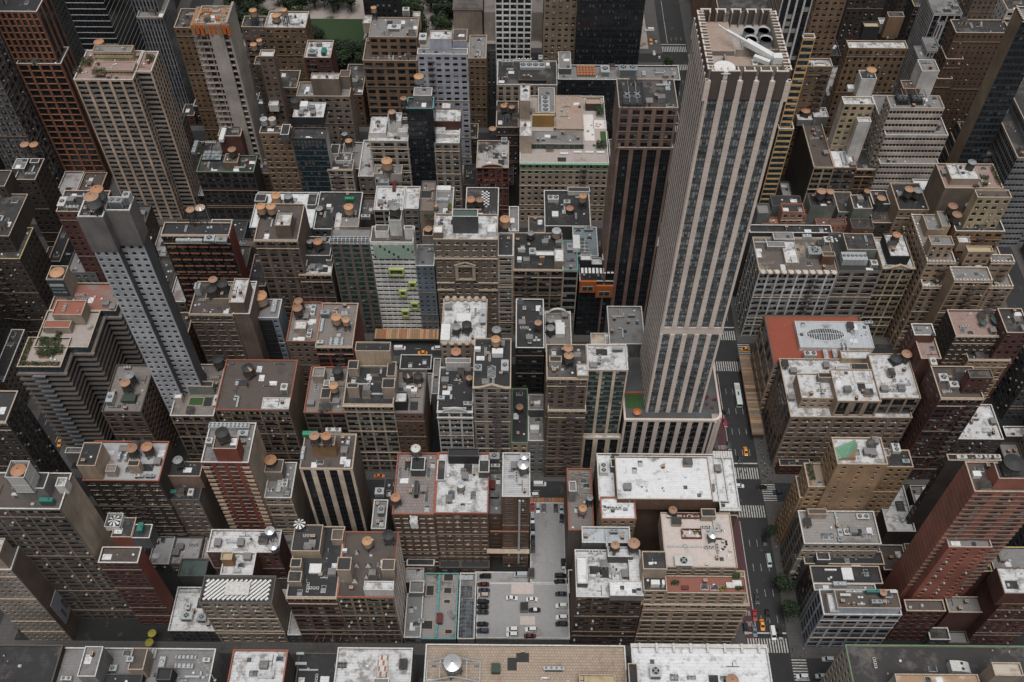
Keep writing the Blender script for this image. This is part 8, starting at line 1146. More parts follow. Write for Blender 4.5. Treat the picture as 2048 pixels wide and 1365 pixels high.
# facade specials
wn = P('b58')
for i, (xa, za, xb, zb) in enumerate(((-57.6, 47.6, -50.6, 43.0), (-49.3, 38.6, -45.7, 34.2), (-54.1, 32.8, -50.6, 28.5), (-49.4, 24.1, -45.7, 19.6), (-54.2, 18.4, -50.6, 13.9))):
    o = MB(); W_b, H_b = xb-xa, za-zb; f = .75
    o.box(-W_b/2, W_b/2, -1.0, .0, 0, f, 'lime'); o.box(-W_b/2, W_b/2, -1.0, 0, H_b-f, H_b, 'lime'); o.box(-W_b/2, -W_b/2+f, -1.0, 0, f, H_b-f, 'lime'); o.box(W_b/2-f, W_b/2, -1.0, 0, f, H_b-f, 'lime')
    b = o.build('window_box', wn, loc('b58', (xa+xb)/2, 307.75, zb)); p_ = MB(); p_.box(-W_b/2+f, W_b/2-f, -.45, -.3, f, H_b-f, 'glass_mid'); p_.build('pane', b)
o = MB()
for i in range(19):
    for j in range(5): x = -63.2+i*.94; z = 54.3+j*1.62; o.box(x, x+.86, -.25, -.1, z, z+1.5, 'pale_green' if (i*7+j*3) % 11 else 'glass_green')
o.build('green_glass_crown', wn, loc('b58', 0, 307.7, 0))
bt = P('b64')
for (xa, xb, za, zb) in ((29.7, 37.3, 40.2, 32.6), (37.4, 45.3, 37.2, 29.2)):
    o = MB(); o.box(xa, xb, -.9, 0, zb, za, 'orange'); b = o.build('orange_bay', bt, loc('b64', 0, 307.75, 0)); cx = (xa+xb)/2
    g = MB(); g.box(cx-2.6, cx+2.6, -1.0, -.9, zb+1.4, zb+4.4, 'frame_white'); g.box(cx-2.4, cx-.1, -1.04, -1.0, zb+1.6, zb+4.2, 'glass_green'); g.box(cx+.1, cx+2.4, -1.04, -1.0, zb+1.6, zb+4.2, 'glass_green'); g.build('bay_window', b)
o = MB()
for i in range(9): x = 30+i*1.7; o.box(x, x+1.1, -1.6, 1.6, 45.2, 45.5, 'white_paint')
o.build('white_louvre', bt, loc('b64', 0, 309, 0))
o = MB(); o.box(-112.7, -106.3, -.0, .6, 8, 45, 'wall_blk'); bb = o.build('black_stripe', P('b54'), loc('b54', 0, 278.2, 0))
for k in range(11): g = MB(); g.box(-112.6, -106.4, -.12, 0, 9+k*3.3, 9.2+k*3.3, 'frame_dark'); g.build('mullion', bb)
hm = MB(); hm.box(0, .25, 2.4, 11.6, 10.6, 27.5, 'mural'); mu = hm.build('mural', P('b10'), loc('b10', -172.78, 151.1, 0))
for (a, b, c, e) in ((9.4, 10.8, 22, 26.5), (6.9, 8.4, 14, 21.5), (8.4, 9.3, 14, 16.5), (8.2, 9.0, 18.5, 20), (4.2, 5.6, 13, 19)): g = MB(); g.box(.25, .35, a, b, c, e, 'mural2'); g.build('letter_shape', mu)
sg = MB(); sg.box(-195.2, -188.1, -.3, 0, 62.4, 71.8, 'sign_blue'); sgo = sg.build('rooftop_sign', P('b35'), loc('b35', 0, 276.9, 0))
text('212 541 8785', (*loc('b35', -191.6, 276.5, 0)[:2], 64.6), 1.15, 'white_paint', sgo, (math.pi/2, 0, 0), 'sign_lettering', .9).location = (-191.6, -.33, 64.6)
for i in range(16): g = MB(); g.box(-.13, .13, -.34, -.3, 68.3, 69.9, 'off_white'); g.box(-.2, .16, -.35, -.3, 68.3+(i % 3)*.6, 68.6+(i % 3)*.6, 'off_white'); g.build('faded_letter', sgo, (-194.4+i*.37, 0, 0))
g = MB(); g.box(-194.4, -189, -.34, -.3, 66.6, 66.75, 'off_white'); g.build('faded_line', sgo)
o = MB(); o.box(-146.1, -137.1, 237.6, 237.9, 130.5, 146.9, 'wall_grt'); o.box(-137.35, -137.1, 237.9, 240.7, 130.5, 146.9, 'wall_grt'); o.box(-137.1, -129.1, 240.7, 241.0, 130.5, 146.9, 'wall_grt'); o.box(-129.35, -129.1, 241.0, 247.8, 130.5, 146.9, 'wall_grt')
o.build('crown_cladding', P('b52'), loc('b52', 0, 0, 0))
# balconies round the garden tower
gt = P('b35')
def balcony_ring(x0, x1, y0, y1, z, south, east, mt='c_be'):
    o = MB(); e = 1.7
    if south: o.box(x0-.6, x1+e, y0-e, y0, z, z+.22, mt); o.box(x0-.6, x1+e, y0-e, y0-e+.12, z+.22, z+1.1, 'grey'); o.box(x0-.6, x1+e, y0-e-.03, y0-e+.14, z+1.1, z+1.2, mt)
    if east: o.box(x1, x1+e, y0, y1, z, z+.22, mt); o.box(x1+e-.12, x1+e, y0, y1, z+.22, z+1.1, 'grey'); o.box(x1+e-.14, x1+e+.03, y0, y1, z+1.1, z+1.2, mt)
    return o
for k in range(17):
    z = 3.6+k*3.35
    balcony_ring(-200, -182.3, 240, 250.2, z, True, True, 'wall_tgr').build('balcony', gt, loc('b35', 0, 0, 0)); balcony_ring(-181, -174.1, 250.2, 269.8, z, True, True, 'wall_tgr').build('balcony', gt, loc('b35', 0, 0, 0)); balcony_ring(-172, -167.7, 269.8, 285.5, z, True, True, 'wall_tgr').build('balcony', gt, loc('b35', 0, 0, 0))
    o = MB(); o.box(-194, -189, -2.9, -1.7, z, z+.25, 'c_gr'); o.box(-194, -189, -2.95, -2.8, z+.25, z+1.15, 'grey'); o.build('bay_balcony', gt, loc('b35', 0, 240, 0))
rg = random.Random(5)
GL = 59.95
for (x, y, w_, d_, h) in ((-198.5, 248, 1.6, 14, 1.6), (-191, 241.8, 15, 1.8, 1.5), (-186, 249, 4, 4, 2), (-190, 246.5, 6, 3, 2.2), (-193.5, 254, 3, 3, 1.5), (-188, 256, 2, 5, 1.8), (-194, 260, 2, 3, 1.6)):
    t = thing('roof_shrubs', (x, y, GL), 'clump of green shrubs in the roof garden of the balconied tower', 'plants', 'roof garden shrubs'); shrub_mb(w_, d_, h, int(60+w_*d_*16), rg, s=.32).build('foliage', t); m = MB(); m.box(-w_/2, w_/2, -d_/2, d_/2, 0, .4, 'timber'); m.build('planter', t)
for k in range(9):
    t = thing('garden_chair', (rg.uniform(-193, -184), rg.uniform(244, 262), GL), 'small white garden seat in the roof garden of the balconied tower', 'seat', 'roof garden seats'); m = MB(); m.box(-.35, .35, -.35, .35, .4, .5, 'white_paint'); m.box(-.35, .35, .3, .38, .5, 1, 'white_paint'); m.build('seat', t)
    m = MB(); [m.box(a-.04, a+.04, b-.04, b+.04, 0, .4, 'off_white') for a in (-.3, .3) for b in (-.3, .3)]; m.build('legs', t)
# concrete frame tower
ct = P('b88'); rc = ct.location
for k in range(28):
    z = 6+k*3.5; o = MB(); o.box(-154.5, -137.2, -1.6, 0, z, z+.3, 'wall_con'); o.box(-154.5, -152, 0, 12, z, z+.3, 'wall_con'); s_ = o.build('floor_slab', ct, loc('b88', 0, 410, 0))
    g = MB(); [g.box(q, q+.35, -1.4, -1.05, z+.3, z+3.5, 'wall_con') for q in (-154.3, -151, -147.9)]; g.box(-154.4, -147, -1.6, -1.5, z+.9, z+1.0, 'rust'); g.build('posts', s_)
o = MB(); o.box(-146.3, -139.6, -2.2, -1.2, 0, 107, 'wall_con'); o.build('core_wall', ct, loc('b88', 0, 410, 0)); o = MB(); o.box(-137.2, -136.2, -2, 15, 0, 108, 'wall_con'); o.build('shear_wall', ct, loc('b88', 0, 410, 0))
o = MB()
for k in range(9): x = -154+k*2.1; o.box(x, x+1.6, -2.4, -1.9, 100.5+(k % 2)*1.2, 106.5, 'orange' if k % 3 else 'timber2')
o.box(-155, -136.5, -2.2, 15.5, 104.5, 104.8, 'timber2'); o.build('formwork', ct, loc('b88', 0, 410, 0))
rq = random.Random(9)
for k in range(40):
    o = MB(); a = rq.uniform(.3, 1.3); o.box(-a, a, -rq.uniform(.2, .8), rq.uniform(.2, .8), 0, rq.uniform(.3, 1.6), rq.choice(['timber2', 'orange', 'wall_con', 'steel', 'timber', 'rust'])); o.build('shoring_stack', ct, loc('b88', rq.uniform(-153, -137), rq.uniform(410, 424), 104.8))
rd3 = P('b32'); tt = RB['b32'][2][3][0]
for k in range(21):
    z = tt[4]-2.6-3.1*k
    for a, b in ((tt[0], tt[0]+2.7), (tt[1]-2.7, tt[1])): o = MB(); o.box(a, b, tt[2]-.35, tt[2]-.03, z-1.3, z, 'wall_ytn'); o.build('bay_panel', rd3, loc('b32', 0, 0, 0))
# floor bands on the striped brick tower
bt_ = P('r17'); t0_, t1_ = RB['r17'][2][3][0], RB['r17'][2][3][1]
for k in range(1, 60):
    z = t0_[4]-2.9*k
    if z < 26: break
    o = MB(); o.box(t0_[0]-.06, t0_[0]-.0, t0_[2]+.1, t0_[3], z, z+.24, 'c_br'); o.box(t0_[0]-.06, t0_[1], t0_[2]-.45, t0_[2]-.02, z, z+.24, 'c_br'); o.build('floor_band', bt_, loc('r17', 0, 0, 0))
# steel truss frame round the silver tank
t = thing('steel_truss', (-20, 123.2, 45.2), 'pale steel truss frame carrying the big silver-coned tank on the tiled roof', 'steel frame')
for s in (-1, 1):
    for q in (-3.4, 3.4): m = MB(); m.bar((0, q, 5.5), (s*9, q, 1), .3, 'galv'); m.bar((0, q, .3), (s*9, q, .3), .3, 'galv'); m.bar((s*3, q, .3), (s*4.5, q, 3.2), .22, 'galv'); m.bar((s*4.5, q, 3.2), (s*6, q, .3), .22, 'galv'); m.bar((s*6, q, .3), (s*7.4, q, 1.8), .22, 'galv'); m.build('truss', t)
    m = MB(); m.bar((s*9, -3.4, .9), (s*9, 3.4, .9), .3, 'galv'); m.bar((s*4.5, -3.4, 3.2), (s*4.5, 3.4, 3.2), .25, 'galv'); m.build('cross_beam', t)
# fire escapes
fe = P('b68'); o = MB()
for k in range(13):
    z = 12+k*4.1
    for q in range(6): x = -154+q*4.7; o.box(x, x+3.9, -1.5, -.45, z, z+.12, 'dark_steel'); o.box(x, x+3.9, -1.52, -1.45, z+.12, z+1.0, 'rust'); o.bar((x+.5, -1.3, z), (x+3.2, -1.3, z-4), .25, 'dark_steel')
o.build('fire_escapes', fe, loc('b68', 0, 307.8, 0), kind='stuff')
o = MB(); o.box(-125.75, -125.5, .2, 8, 0, 66.5, 'brick_shade'); o.build('red_side_wall', fe, loc('b68', 0, 307.8, 0))  # dark red brick of the east wall
# portal and string courses on the grey-brown loft
pt = P('b60'); o = MB(); o.box(-27.3, -18.1, -1.1, -.45, 40.3, 41.3, 'c_be'); o.box(-27.3, -25.9, -1.0, -.45, 41.3, 49.5, 'c_be'); o.box(-19.5, -18.1, -1.0, -.45, 41.3, 49.5, 'c_be'); o.box(-27.5, -17.9, -1.2, -.45, 49.5, 50.3, 'c_be')
o.bar((-27.5, -.9, 50.4), (-22.7, -.9, 52.4), .6, 'c_be'); o.bar((-22.7, -.9, 52.4), (-17.9, -.9, 50.4), .6, 'c_be'); o.build('stone_portal', pt, loc('b60', 0, 307.8, 0))
for z, a, b in ((54.2, -36.1, -8), (38, -36.1, -28), (38, -17, -8), (33, -36.1, -28), (33, -17, -8)): g = MB(); g.box(a, b, -1.0, -.43, z, z+.8, 'c_be'); g.build('string_course', pt, loc('b60', 0, 307.8, 0))
# long pipe and white ledge on the brown loft
pp = P('b27'); o = MB(); o.cyl(2.2, -1.0, 6, 57, .45, .45, 'galv', 10); o.build('riser_pipe', pp, loc('b27', 0, 184, 0)); o = MB(); o.box(-10.5, 6.4, -2.4, -.4, 17, 17.3, 'c_be'); o.build('ledge', pp, loc('b27', 0, 184, 0)); o = MB(); o.box(-9, 6.0, -.8, -.43, 32, 32.6, 'rust'); o.build('rusty_girder', pp, loc('b27', 0, 184, 0))
rd = P('b24'); 
for x in (52.8, 56.2, 65.4, 68.5): g = MB(); N = 12; [g.bar((x+.8*math.cos(6.283*i/N), 0, 42.6+.8*math.sin(6.283*i/N)), (x+.8*math.cos(6.283*(i+1)/N), 0, 42.6+.8*math.sin(6.283*(i+1)/N)), .2, 'c_be') for i in range(N)]; g.build('round_emblem', rd, loc('b24', 0, 189.75, 0))
for k in range(4):
    t = thing('flag', (-76+k*3.2, 150.9, 7), 'dark drooping flag on a slanted pole over the kerb below the reddish loft', 'flag', 'flags on the reddish loft'); m = MB(); m.bar((0, .2, 0), (0, -2.6, 2.2), .1, 'off_white'); m.build('pole', t)
    m = MB(); m.face([(0, -2.5, 2.1), (0, -1.0, .9), (.3, -1.2, -1.2), (.2, -2.5, -.6)], ['maroon', 'sign_blue', 'off_white', 'sign_blue'][k]); m.build('cloth', t)
for rec in DATA: furnish(rec)
for rec in DATA: scatter_vents(rec)
# low buildings squeezed into the gaps between the measured ones
def fill_gaps():
    vs, fs = [], []
    for (x0, x1, y0, y1, z0, z1) in BOXES:
        b = len(vs); vs += [(x0, y0, z0), (x1, y0, z0), (x1, y1, z0), (x0, y1, z0), (x0, y0, z1), (x1, y0, z1), (x1, y1, z1), (x0, y1, z1)]
        for q in ((0, 1, 5, 4), (1, 2, 6, 5), (2, 3, 7, 6), (3, 0, 4, 7), (4, 5, 6, 7)): fs.append(tuple(b+i for i in q))
    bvh = BVHTree.FromPolygons(vs, fs); rf = random.Random(77); ground = [b for b in BOXES if b[4] < 1]; made = 0
    def vis(p):
        px, py, d = project(p)
        if d < 5 or not (-20 < px < 2068 and -20 < py < 1390): return False
        q = Vector(p); e = CAMP-q; L = e.length; e.normalize(); return bvh.ray_cast(q+e*.3, e, L)[0] is None
    def blocks(p):
        d = (Vector(p)-CAMP).normalized(); h = bvh.ray_cast(CAMP, d, 1500); return h[0] is not None and h[3] > (Vector(p)-CAMP).length
    bands = [(-470, -226, 13), (-196, 85, 9), (116, 243, 10), (266, 420, 14)]
    for n in range(34, 41):
        for (xa, xb, st) in bands:
            x = xa
            while x < xb-4:
                w_ = min(rf.uniform(st*.8, st*1.5), xb-x)
                for (ya, yb) in ((S(n)+9.4, S(n)+38), (S(n)+39, S(n+1)-9.4)):
                    if (n >= 40 or (n == 39 and ya > S(n)+30)) and -200 < x < 85: continue
                    x0, x1 = x+.1, x+w_-.1; y0, y1 = ya, yb
                    for b in ground:   # trim to the free part of the lot
                        if b[0] < x1-.2 and b[1] > x0+.2 and b[2] < y1-.2 and b[3] > y0+.2:
                            c = [(b[0]-x0, 'x1', b[0]-.05), (x1-b[1], 'x0', b[1]+.05), (b[2]-y0, 'y1', b[2]-.05), (y1-b[3], 'y0', b[3]+.05)]; k = max(c, key=lambda t: t[0]*(1.6 if t[1][0] == 'y' else 1))
                            if k[1] == 'x1': x1 = k[2]
                            elif k[1] == 'x0': x0 = k[2]
                            elif k[1] == 'y1': y1 = k[2]
                            else: y0 = k[2]
                        if x1-x0 < 3 or y1-y0 < 3: break
                    if x1-x0 < 3 or y1-y0 < 3: continue
                    if any(b[0] < x1-.2 and b[1] > x0+.2 and b[2] < y1-.2 and b[3] > y0+.2 for b in ground): continue
                    if y0 < 170 and -172 < x0 < -134: continue
                    if not any(vis((a, c, .5)) for a in (x0+.5, (x0+x1)/2, x1-.5) for c in (y0+.5, (y0+y1)/2, y1-.5)): continue
                    far = xa in (-470, 266); hs = [62, 48, 36, 26, 18, 11, 7] if far else [rf.choice([30, 38, 24]), 20, 14, 9, 6]
                    for H in hs:
                        H += rf.uniform(-2, 2); pts = [(a, c, z) for a in (x0, x1) for c in (y0, y1) for z in (H, H*.6)]
                        if sum(blocks(p) for p in pts) <= 1: break
                    near = min((r for r in DATA if r[3][0][5] == 0), key=lambda r: abs((r[3][0][0]+r[3][0][1])/2-x0)+abs((r[3][0][2]+r[3][0][3])/2-y0))[1]
                    wl = rf.choice(['tob', 'brn', 'dkb', 'drd', 'gry', 'bro', 'dgy', 'tgr']); rfm = rf.choice(['b', 'k', 'g', 'n', 'w2', 'k', 'b']); cn = {'b': 'black', 'k': 'dark', 'g': 'grey', 'n': 'brown', 'w2': 'whitish'}[rfm]
                    lab = ' '.join(f"{'lower' if H < 22 else 'plain'} building with {cn} roof next to the {near}".split()[:16])
                    rt = thing('building', ((x0+x1)/2, y0, 0), lab, 'building', ' '.join(f"plain neighbours of the {near}".split()[:12])); made += 1
                    add_tier(rt, (x0, x1, y0, y1, H, 0., wl, 'pu:bw=3.4,fh=3.5', 'pu2d' if x < 0 else 'pu2', rfm, rf.choice(['c_be', 'c_dk', 'c_wh'])), 0, None); ground.append(BOXES[-1])
                    scatter_vents(('f%d' % made, near, '', [(x0, x1, y0, y1, H, 0., wl, '', '', rfm)], [], []))
                x += w_
    print('fillers', made)
fill_gaps()
place_windows()
# ---------------------------------------------------------------- sheds
def shed(name, x0, x1, y0, y1, z, n, mats, label, along='y'):
    t = thing(name, (x0, y0, 0), label, 'sidewalk shed'); W, L = x1-x0, y1-y0; rs = random.Random(label); ms = {}
    for mt in mats:
        g = MB(); 
        if along == 'y': g.box(0, W, 0, L/n*.9, z, z+.12, mt)
        else: g.box(0, W/n*.9, 0, L, z, z+.12, mt)
        ms[mt] = g.mesh('plank')
    for i in range(n): link('plank', ms[rs.choice(mats)], t, (0, L*i/n, rs.uniform(0, .06)) if along == 'y' else (W*i/n, 0, rs.uniform(0, .06)))
    m = MB(); m.box(-.1, 0, -.1, L, z-.2, z+1.1, 'olive' if along == 'x' else 'timber'); m.box(W, W+.1, -.1, L, z-.2, z+1.1, 'timber'); m.box(-.1, W+.1, -.2, -.1, z-.3, z+1.1, 'olive' if along == 'x' else 'timber'); m.build('side_boards', t)
    m = MB(); [m.box(q-.1, q+.1, r_-.1, r_+.1, 0, z, 'dark_steel') for q in (.2, W-.2) for r_ in [L*i/6 for i in range(7)]]; m.build('posts', t)
shed('sidewalk_shed', 107.0, 112.3, 247.5, 292.5, 4.4, 44, ['timber', 'wood_tan', 'wall_gbg', 'wall_tan'], 'long plank-roofed sidewalk shed along the avenue beside the palazzo')
shed('sidewalk_shed', -68, -37, 300.5, 307.4, 4.2, 34, ['timber2', 'rust', 'timber', 'wood_orange'], 'orange timber sidewalk shed at the foot of the white hotel', 'x')
shed('sidewalk_shed', 7, 22.5, 211.6, 214.4, 4.2, 10, ['wall_tgr', 'rust', 'timber'], 'rusty sidewalk shed on the street north of the car park', 'x')
# ---------------------------------------------------------------- cars
CC = {'black': (.012, .012, .014), 'maroon': (.09, .015, .02), 'navy': (.03, .04, .06), 'beige': (.42, .36, .31), 'dgreen': (.02, .035, .028), 'white': (.70, .70, .70), 'wb': (.02, .02, .022), 'red': (.36, .03, .03), 'silver': (.42, .44, .45), 'grey': (.13, .14, .145),
      'dgrey': (.045, .045, .05), 'buswhite': (.62, .66, .65), 'magenta': (.32, .015, .06), 'teal': (.04, .07, .08), 'taxi': (.75, .28, .02), 'mint': (.45, .58, .53), 'bgrey': (.16, .19, .22), 'orange': (.6, .2, .08)}  # orange: the orange light on one car, put into its paint
for k, c in CC.items():
    m, n, l, p = newmat('paint_'+k); p.inputs['Base Color'].default_value = (*c, 1); p.inputs['Roughness'].default_value = .3; p.inputs['Coat Weight'].default_value = .5
CM = {}
def loft(m, secs, mat, cap=True):
    """secs: list of (y, [(x,z)...]) with equal counts"""
    b = len(m.v); n = len(secs[0][1])
    for y, pts in secs: m.v += [(x, y, z) for x, z in pts]
    k = m.mi(mat)
    for i in range(len(secs)-1):
        for j in range(n): a, c = b+i*n+j, b+i*n+(j+1) % n; m.f.append((a, c, c+n, a+n)); m.m.append(k)
    m.f.append(tuple(b+j for j in range(n))); m.m.append(k); m.f.append(tuple(reversed([b+(len(secs)-1)*n+j for j in range(n)]))); m.m.append(k)
def car_parts(tp, col):
    if (tp, col) in CM: return CM[tp, col]
    pc = 'paint_'+col; roofc = 'white_paint' if col == 'wb' else pc; P = []
    L, W, hb, ht = {'car': (4.7, 1.84, .92, 1.44), 'suv': (4.8, 1.92, 1.08, 1.75), 'van': (5.6, 2.0, 1.25, 2.2), 'bus': (12.2, 2.6, 1.3, 3.1)}[tp]
    def sec(y, w_, z1, z0=.28): return (y, [(-w_*.46, z0), (w_*.46, z0), (w_*.5, z0+.25), (w_*.49, z1-.15), (w_*.42, z1), (-w_*.42, z1), (-w_*.49, z1-.15), (-w_*.5, z0+.25)])
    m = MB(); h2 = L/2
    if tp == 'bus': loft(m, [sec(-h2, W*.97, 3.0), sec(-h2+.3, W, 3.1), sec(h2-.3, W, 3.1), sec(h2, W*.97, 3.0)], pc)
    elif tp == 'van': loft(m, [sec(-h2, W*.88, .85), sec(-h2+.35, W, 1.1), sec(-h2+1.0, W, 1.25), sec(h2-.1, W, 1.3), sec(h2, W*.96, 1.1)], pc)
    else: loft(m, [sec(-h2, W*.8, .62), sec(-h2+.25, W*.95, .76), sec(-h2+1.2, W, hb-.04), sec(0, W, hb), sec(h2-1.0, W, hb+.02), sec(h2-.25, W*.95, hb-.06), sec(h2, W*.84, .7)], pc)
    P.append(('body', m.mesh('body')))
    m = MB()
    def cab(y, w_, z): return (y, [(-w_/2, hb-.05), (w_/2, hb-.05), (w_/2*.86, z), (-w_/2*.86, z)])
    if tp == 'bus':
        for s in (-1, 1): m.box(s*(W/2-.01), s*(W/2+.03), -h2+.6, h2-.6, 1.5, 2.5, 'glass')
        m.box(-W*.42, W*.42, -h2-.03, -h2+.05, 1.3, 2.7, 'glass'); P.append(('windows', m.mesh('windows')))
        m = MB(); m.box(-.9, .9, h2-4, h2-1.5, 3.1, 3.4, 'off_white'); m.box(-.35, .35, -1, 1, 3.1, 3.2, 'dark_steel'); P.append(('roof_unit', m.mesh('roof_unit')))
    else:
        a0, a1, b1, b0 = {'car': (-h2+1.15, -h2+1.95, h2-1.45, h2-.75), 'suv': (-h2+1.15, -h2+1.8, h2-.55, h2-.12), 'van': (-h2+.8, -h2+1.5, h2-.2, h2-.03)}[tp]
        lo = [(-W*.46, hb-.05), (W*.46, hb-.05)]; wt = W*.37
        q = [(-W*.45, a0, hb-.04), (W*.45, a0, hb-.04), (W*.46, b0, hb-.04), (-W*.46, b0, hb-.04), (-wt, a1, ht), (wt, a1, ht), (wt, b1, ht), (-wt, b1, ht)]
        for f in ((0, 1, 5, 4), (1, 2, 6, 5), (2, 3, 7, 6), (3, 0, 4, 7)): m.face([q[i] for i in f], 'glass' if (tp != 'van' or f == (0, 1, 5, 4)) else pc)
        P.append(('cabin_glass', m.mesh('cabin_glass')))
        m = MB(); m.box(-wt-.02, wt+.02, a1-.05, b1+.05, ht, ht+.05, roofc); 
        for s in (-1, 1): m.bar((s*W*.45, a0, hb), (s*wt, a1, ht), .09, pc); m.bar((s*W*.46, b0, hb), (s*wt, b1, ht), .12, pc); m.bar((s*W*.455, (a0+b0)/2, hb), (s*wt, (a1+b1)/2, ht), .08, pc)
        P.append(('roof_panel', m.mesh('roof_panel')))
        if col == 'taxi': m = MB(); m.box(-.45, .45, -.1, .12, ht+.05, ht+.25, 'white_paint'); P.append(('roof_sign', m.mesh('roof_sign')))
    m = MB(); N = 12; R_ = .34 if tp != 'bus' else .5
    b = len(m.v)
    for x in (-.11, .11):
        for i in range(N): m.v.append((x, R_*math.cos(6.283*i/N), R_*math.sin(6.283*i/N)))
    for i in range(N): m.f.append((i, (i+1) % N, N+(i+1) % N, N+i)); m.m.append(m.mi('black'))
    m.f.append(tuple(range(N))); m.m.append(m.mi('steel')); m.f.append(tuple(range(N, 2*N))); m.m.append(m.mi('steel')); wm_ = m.mesh('wheel')
    for sx in (-1, 1):
        for sy in (-.31, .30): P.append(('wheel', wm_, (sx*(W/2-.1), sy*L, R_)))
    m = MB(); m.box(-.16, .16, -.04, .03, -.07, .07, 'white_paint'); hl = m.mesh('headlight'); m = MB(); m.box(-.16, .16, -.03, .04, -.08, .08, 'red'); tlm = m.mesh('tail_light')
    for sx in (-1, 1): P.append(('headlight', hl, (sx*W*.34, -h2+.03, .62))); P.append(('tail_light', tlm, (sx*W*.34, h2-.03, .66)))
    if tp != 'bus':
        m = MB(); m.box(-.1, .1, -.06, .06, 0, .14, pc); mr = m.mesh('mirror')
        for sx in (-1, 1): P.append(('mirror', mr, (sx*(W/2+.08), -L*.2, hb)))
    CM[tp, col] = P; return P
for i, (x, y, z, hd, tp, col, label) in enumerate(CARS):
    nm = {'car': 'car', 'suv': 'car', 'van': 'van', 'bus': 'bus'}[tp]
    if tp != 'bus' and col == 'taxi': nm = 'taxi'
    t = thing(nm, (x, y, z+.01), label, nm, 'cars on the garage roof' if z > 3 else 'vehicles on the streets'); rr = random.Random(i)
    t.rotation_euler = (0, 0, {'NS': rr.uniform(-.03, .03), 'EW': math.pi/2*(1 if rr.random() < .5 else -1)+rr.uniform(-.03, .03), 'SL': .95}[hd])
    for pz in car_parts(tp, col): link(pz[0], pz[1], t, pz[2] if len(pz) > 2 else (0, 0, 0))
# garage details
gp = P('b20')
def gpart(name, x0, x1, y0, y1, z0, z1, mt, top=None): m = MB(); m.box(x0, x1, y0, y1, z0, z1, mt, top); return m.build(name, gp, loc('b20', 0, 0, 0))
gpart('stair_hut', 3.0, 6.0, 161.8, 165.2, 5.4, 8.2, 'wall_gbg', 'roof_b'); gpart('ramp_wall', -.7, 8.3, 169.6, 174.0, 5.36, 5.75, 'roof_wt', 'roof_wt'); gpart('ramp_wall', 2.9, 8.8, 156.8, 160.4, 5.37, 5.7, 'roof_wt', 'roof_wt'); gpart('stair_hut', 6.2, 8.6, 176.0, 180.0, 3, 8.0, 'wall_gbg', 'roof_k')
gpart('kerb', -14.2, 22.2, 151.2, 151.5, 5.4, 6.3, 'c_wh')
m = MB()
for k in range(10): y = 153.5+k*2.4; m.box(16, 21.5, y-.05, y+.05, 5.368, 5.372, 'road_paint'); m.box(-13.5, -9, y-.05, y+.05, 5.368, 5.372, 'road_paint')
m.build('bay_lines', gp, loc('b20', 0, 0, 0))
# ---------------------------------------------------------------- trees, park
def crown_mesh(seed, r, h, n, s, mats):
    rr = random.Random(seed); m = MB(); cl = []
    for _ in range(14):
        a = rr.uniform(0, 6.283); q = rr.random()**.6*r*.62; cl.append((q*math.cos(a), q*math.sin(a), rr.uniform(-.3, .42)*h, rr.uniform(.32, .55)*r))
    for _ in range(n):
        c = rr.choice(cl); d = Vector((rr.gauss(0, 1), rr.gauss(0, 1), rr.gauss(0, 1))).normalized()*c[3]*rr.uniform(.55, 1.12)
        p = Vector((c[0]+d.x, c[1]+d.y, c[2]+d.z*.8)); q = s*rr.uniform(.6, 1.5)
        a = Vector((rr.uniform(-1, 1), rr.uniform(-1, 1), rr.uniform(-.5, .5))).normalized()*q; b = Vector((rr.uniform(-1, 1), rr.uniform(-1, 1), rr.uniform(-.3, .8))).normalized()*q
        m.face([p-a, p+b*.8, p+a, p-b*.8], rr.choice(mats))
    return m.mesh('crown')
CRN = [crown_mesh(i, 4.2, 6.5, 1300, .42, ['leaf', 'leaf_dark', 'leaf_dark']) for i in range(4)]+[crown_mesh(9+i, 4.2, 6.5, 1300, .42, ['leaf', 'leaf', 'leaf_lit', 'leaf_dark']) for i in range(3)]
m = MB(); m.cyl(0, 0, 0, 5, .28, .18, 'bark', 8)
for a in range(5): m.bar((0, 0, 3.6+a*.3), (1.9*math.cos(a*1.3), 1.9*math.sin(a*1.3), 6.4+a*.3), .16, 'bark')
TRK = m.mesh('trunk')
def tree(x, y, s, k, label, group=None):
    t = thing('tree', (x, y, .15), label, 'tree', group, random.uniform(0, 6)); t.scale = (s, s, s)
    link('trunk', TRK, t); link('crown', CRN[k], t, (0, 0, 7.2)); return t
tree(108.6, 174, 1.0, 0, 'upper dark street tree on the avenue east kerb below the mint van'); tree(109.3, 163.5, .95, 1, 'lower dark street tree on the avenue east kerb near the pale corner building')
tree(107.9, 200, .62, 2, 'small dark street tree on the avenue beside the tan brick building'); tree(93.5, 519, 1.0, 4, 'street tree far up the avenue beyond the black podium'); tree(88.2, 239, .5, 5, 'small street tree at the podium corner by the bus lettering')
tree(-205.5, 262, .7, 3, 'dark street tree on the shaded western avenue')
sheet('park_ground', -190, 84, 543.5, 690, .18, 'roof_gdn'); sheet('lawn', -140, -99, 545, 574, .3, 'lawn_mat', 'stuff')
rt_ = random.Random(11)
n_t = 0
def parktrees(x0, x1, y0, y1, n, s0, s1):
    for _ in range(n): tree(rt_.uniform(x0, x1), rt_.uniform(y0, y1), rt_.uniform(s0, s1), rt_.randrange(7), 'leafy green tree in the park beyond the rooftops', 'trees in the park')
parktrees(-120, -92, 517, 534, 18, 1.1, 1.4); parktrees(-138, -122, 546, 551, 5, .8, 1.0); parktrees(-190, -40, 580, 640, 85, 1.2, 1.7); parktrees(-97, -40, 552, 592, 44, 1.1, 1.5); parktrees(-190, -139, 548, 592, 26, 1.1, 1.5)
lb = thing('library', (0, 560, 0), 'stone library with a grey gabled roof at the park edge', 'library')
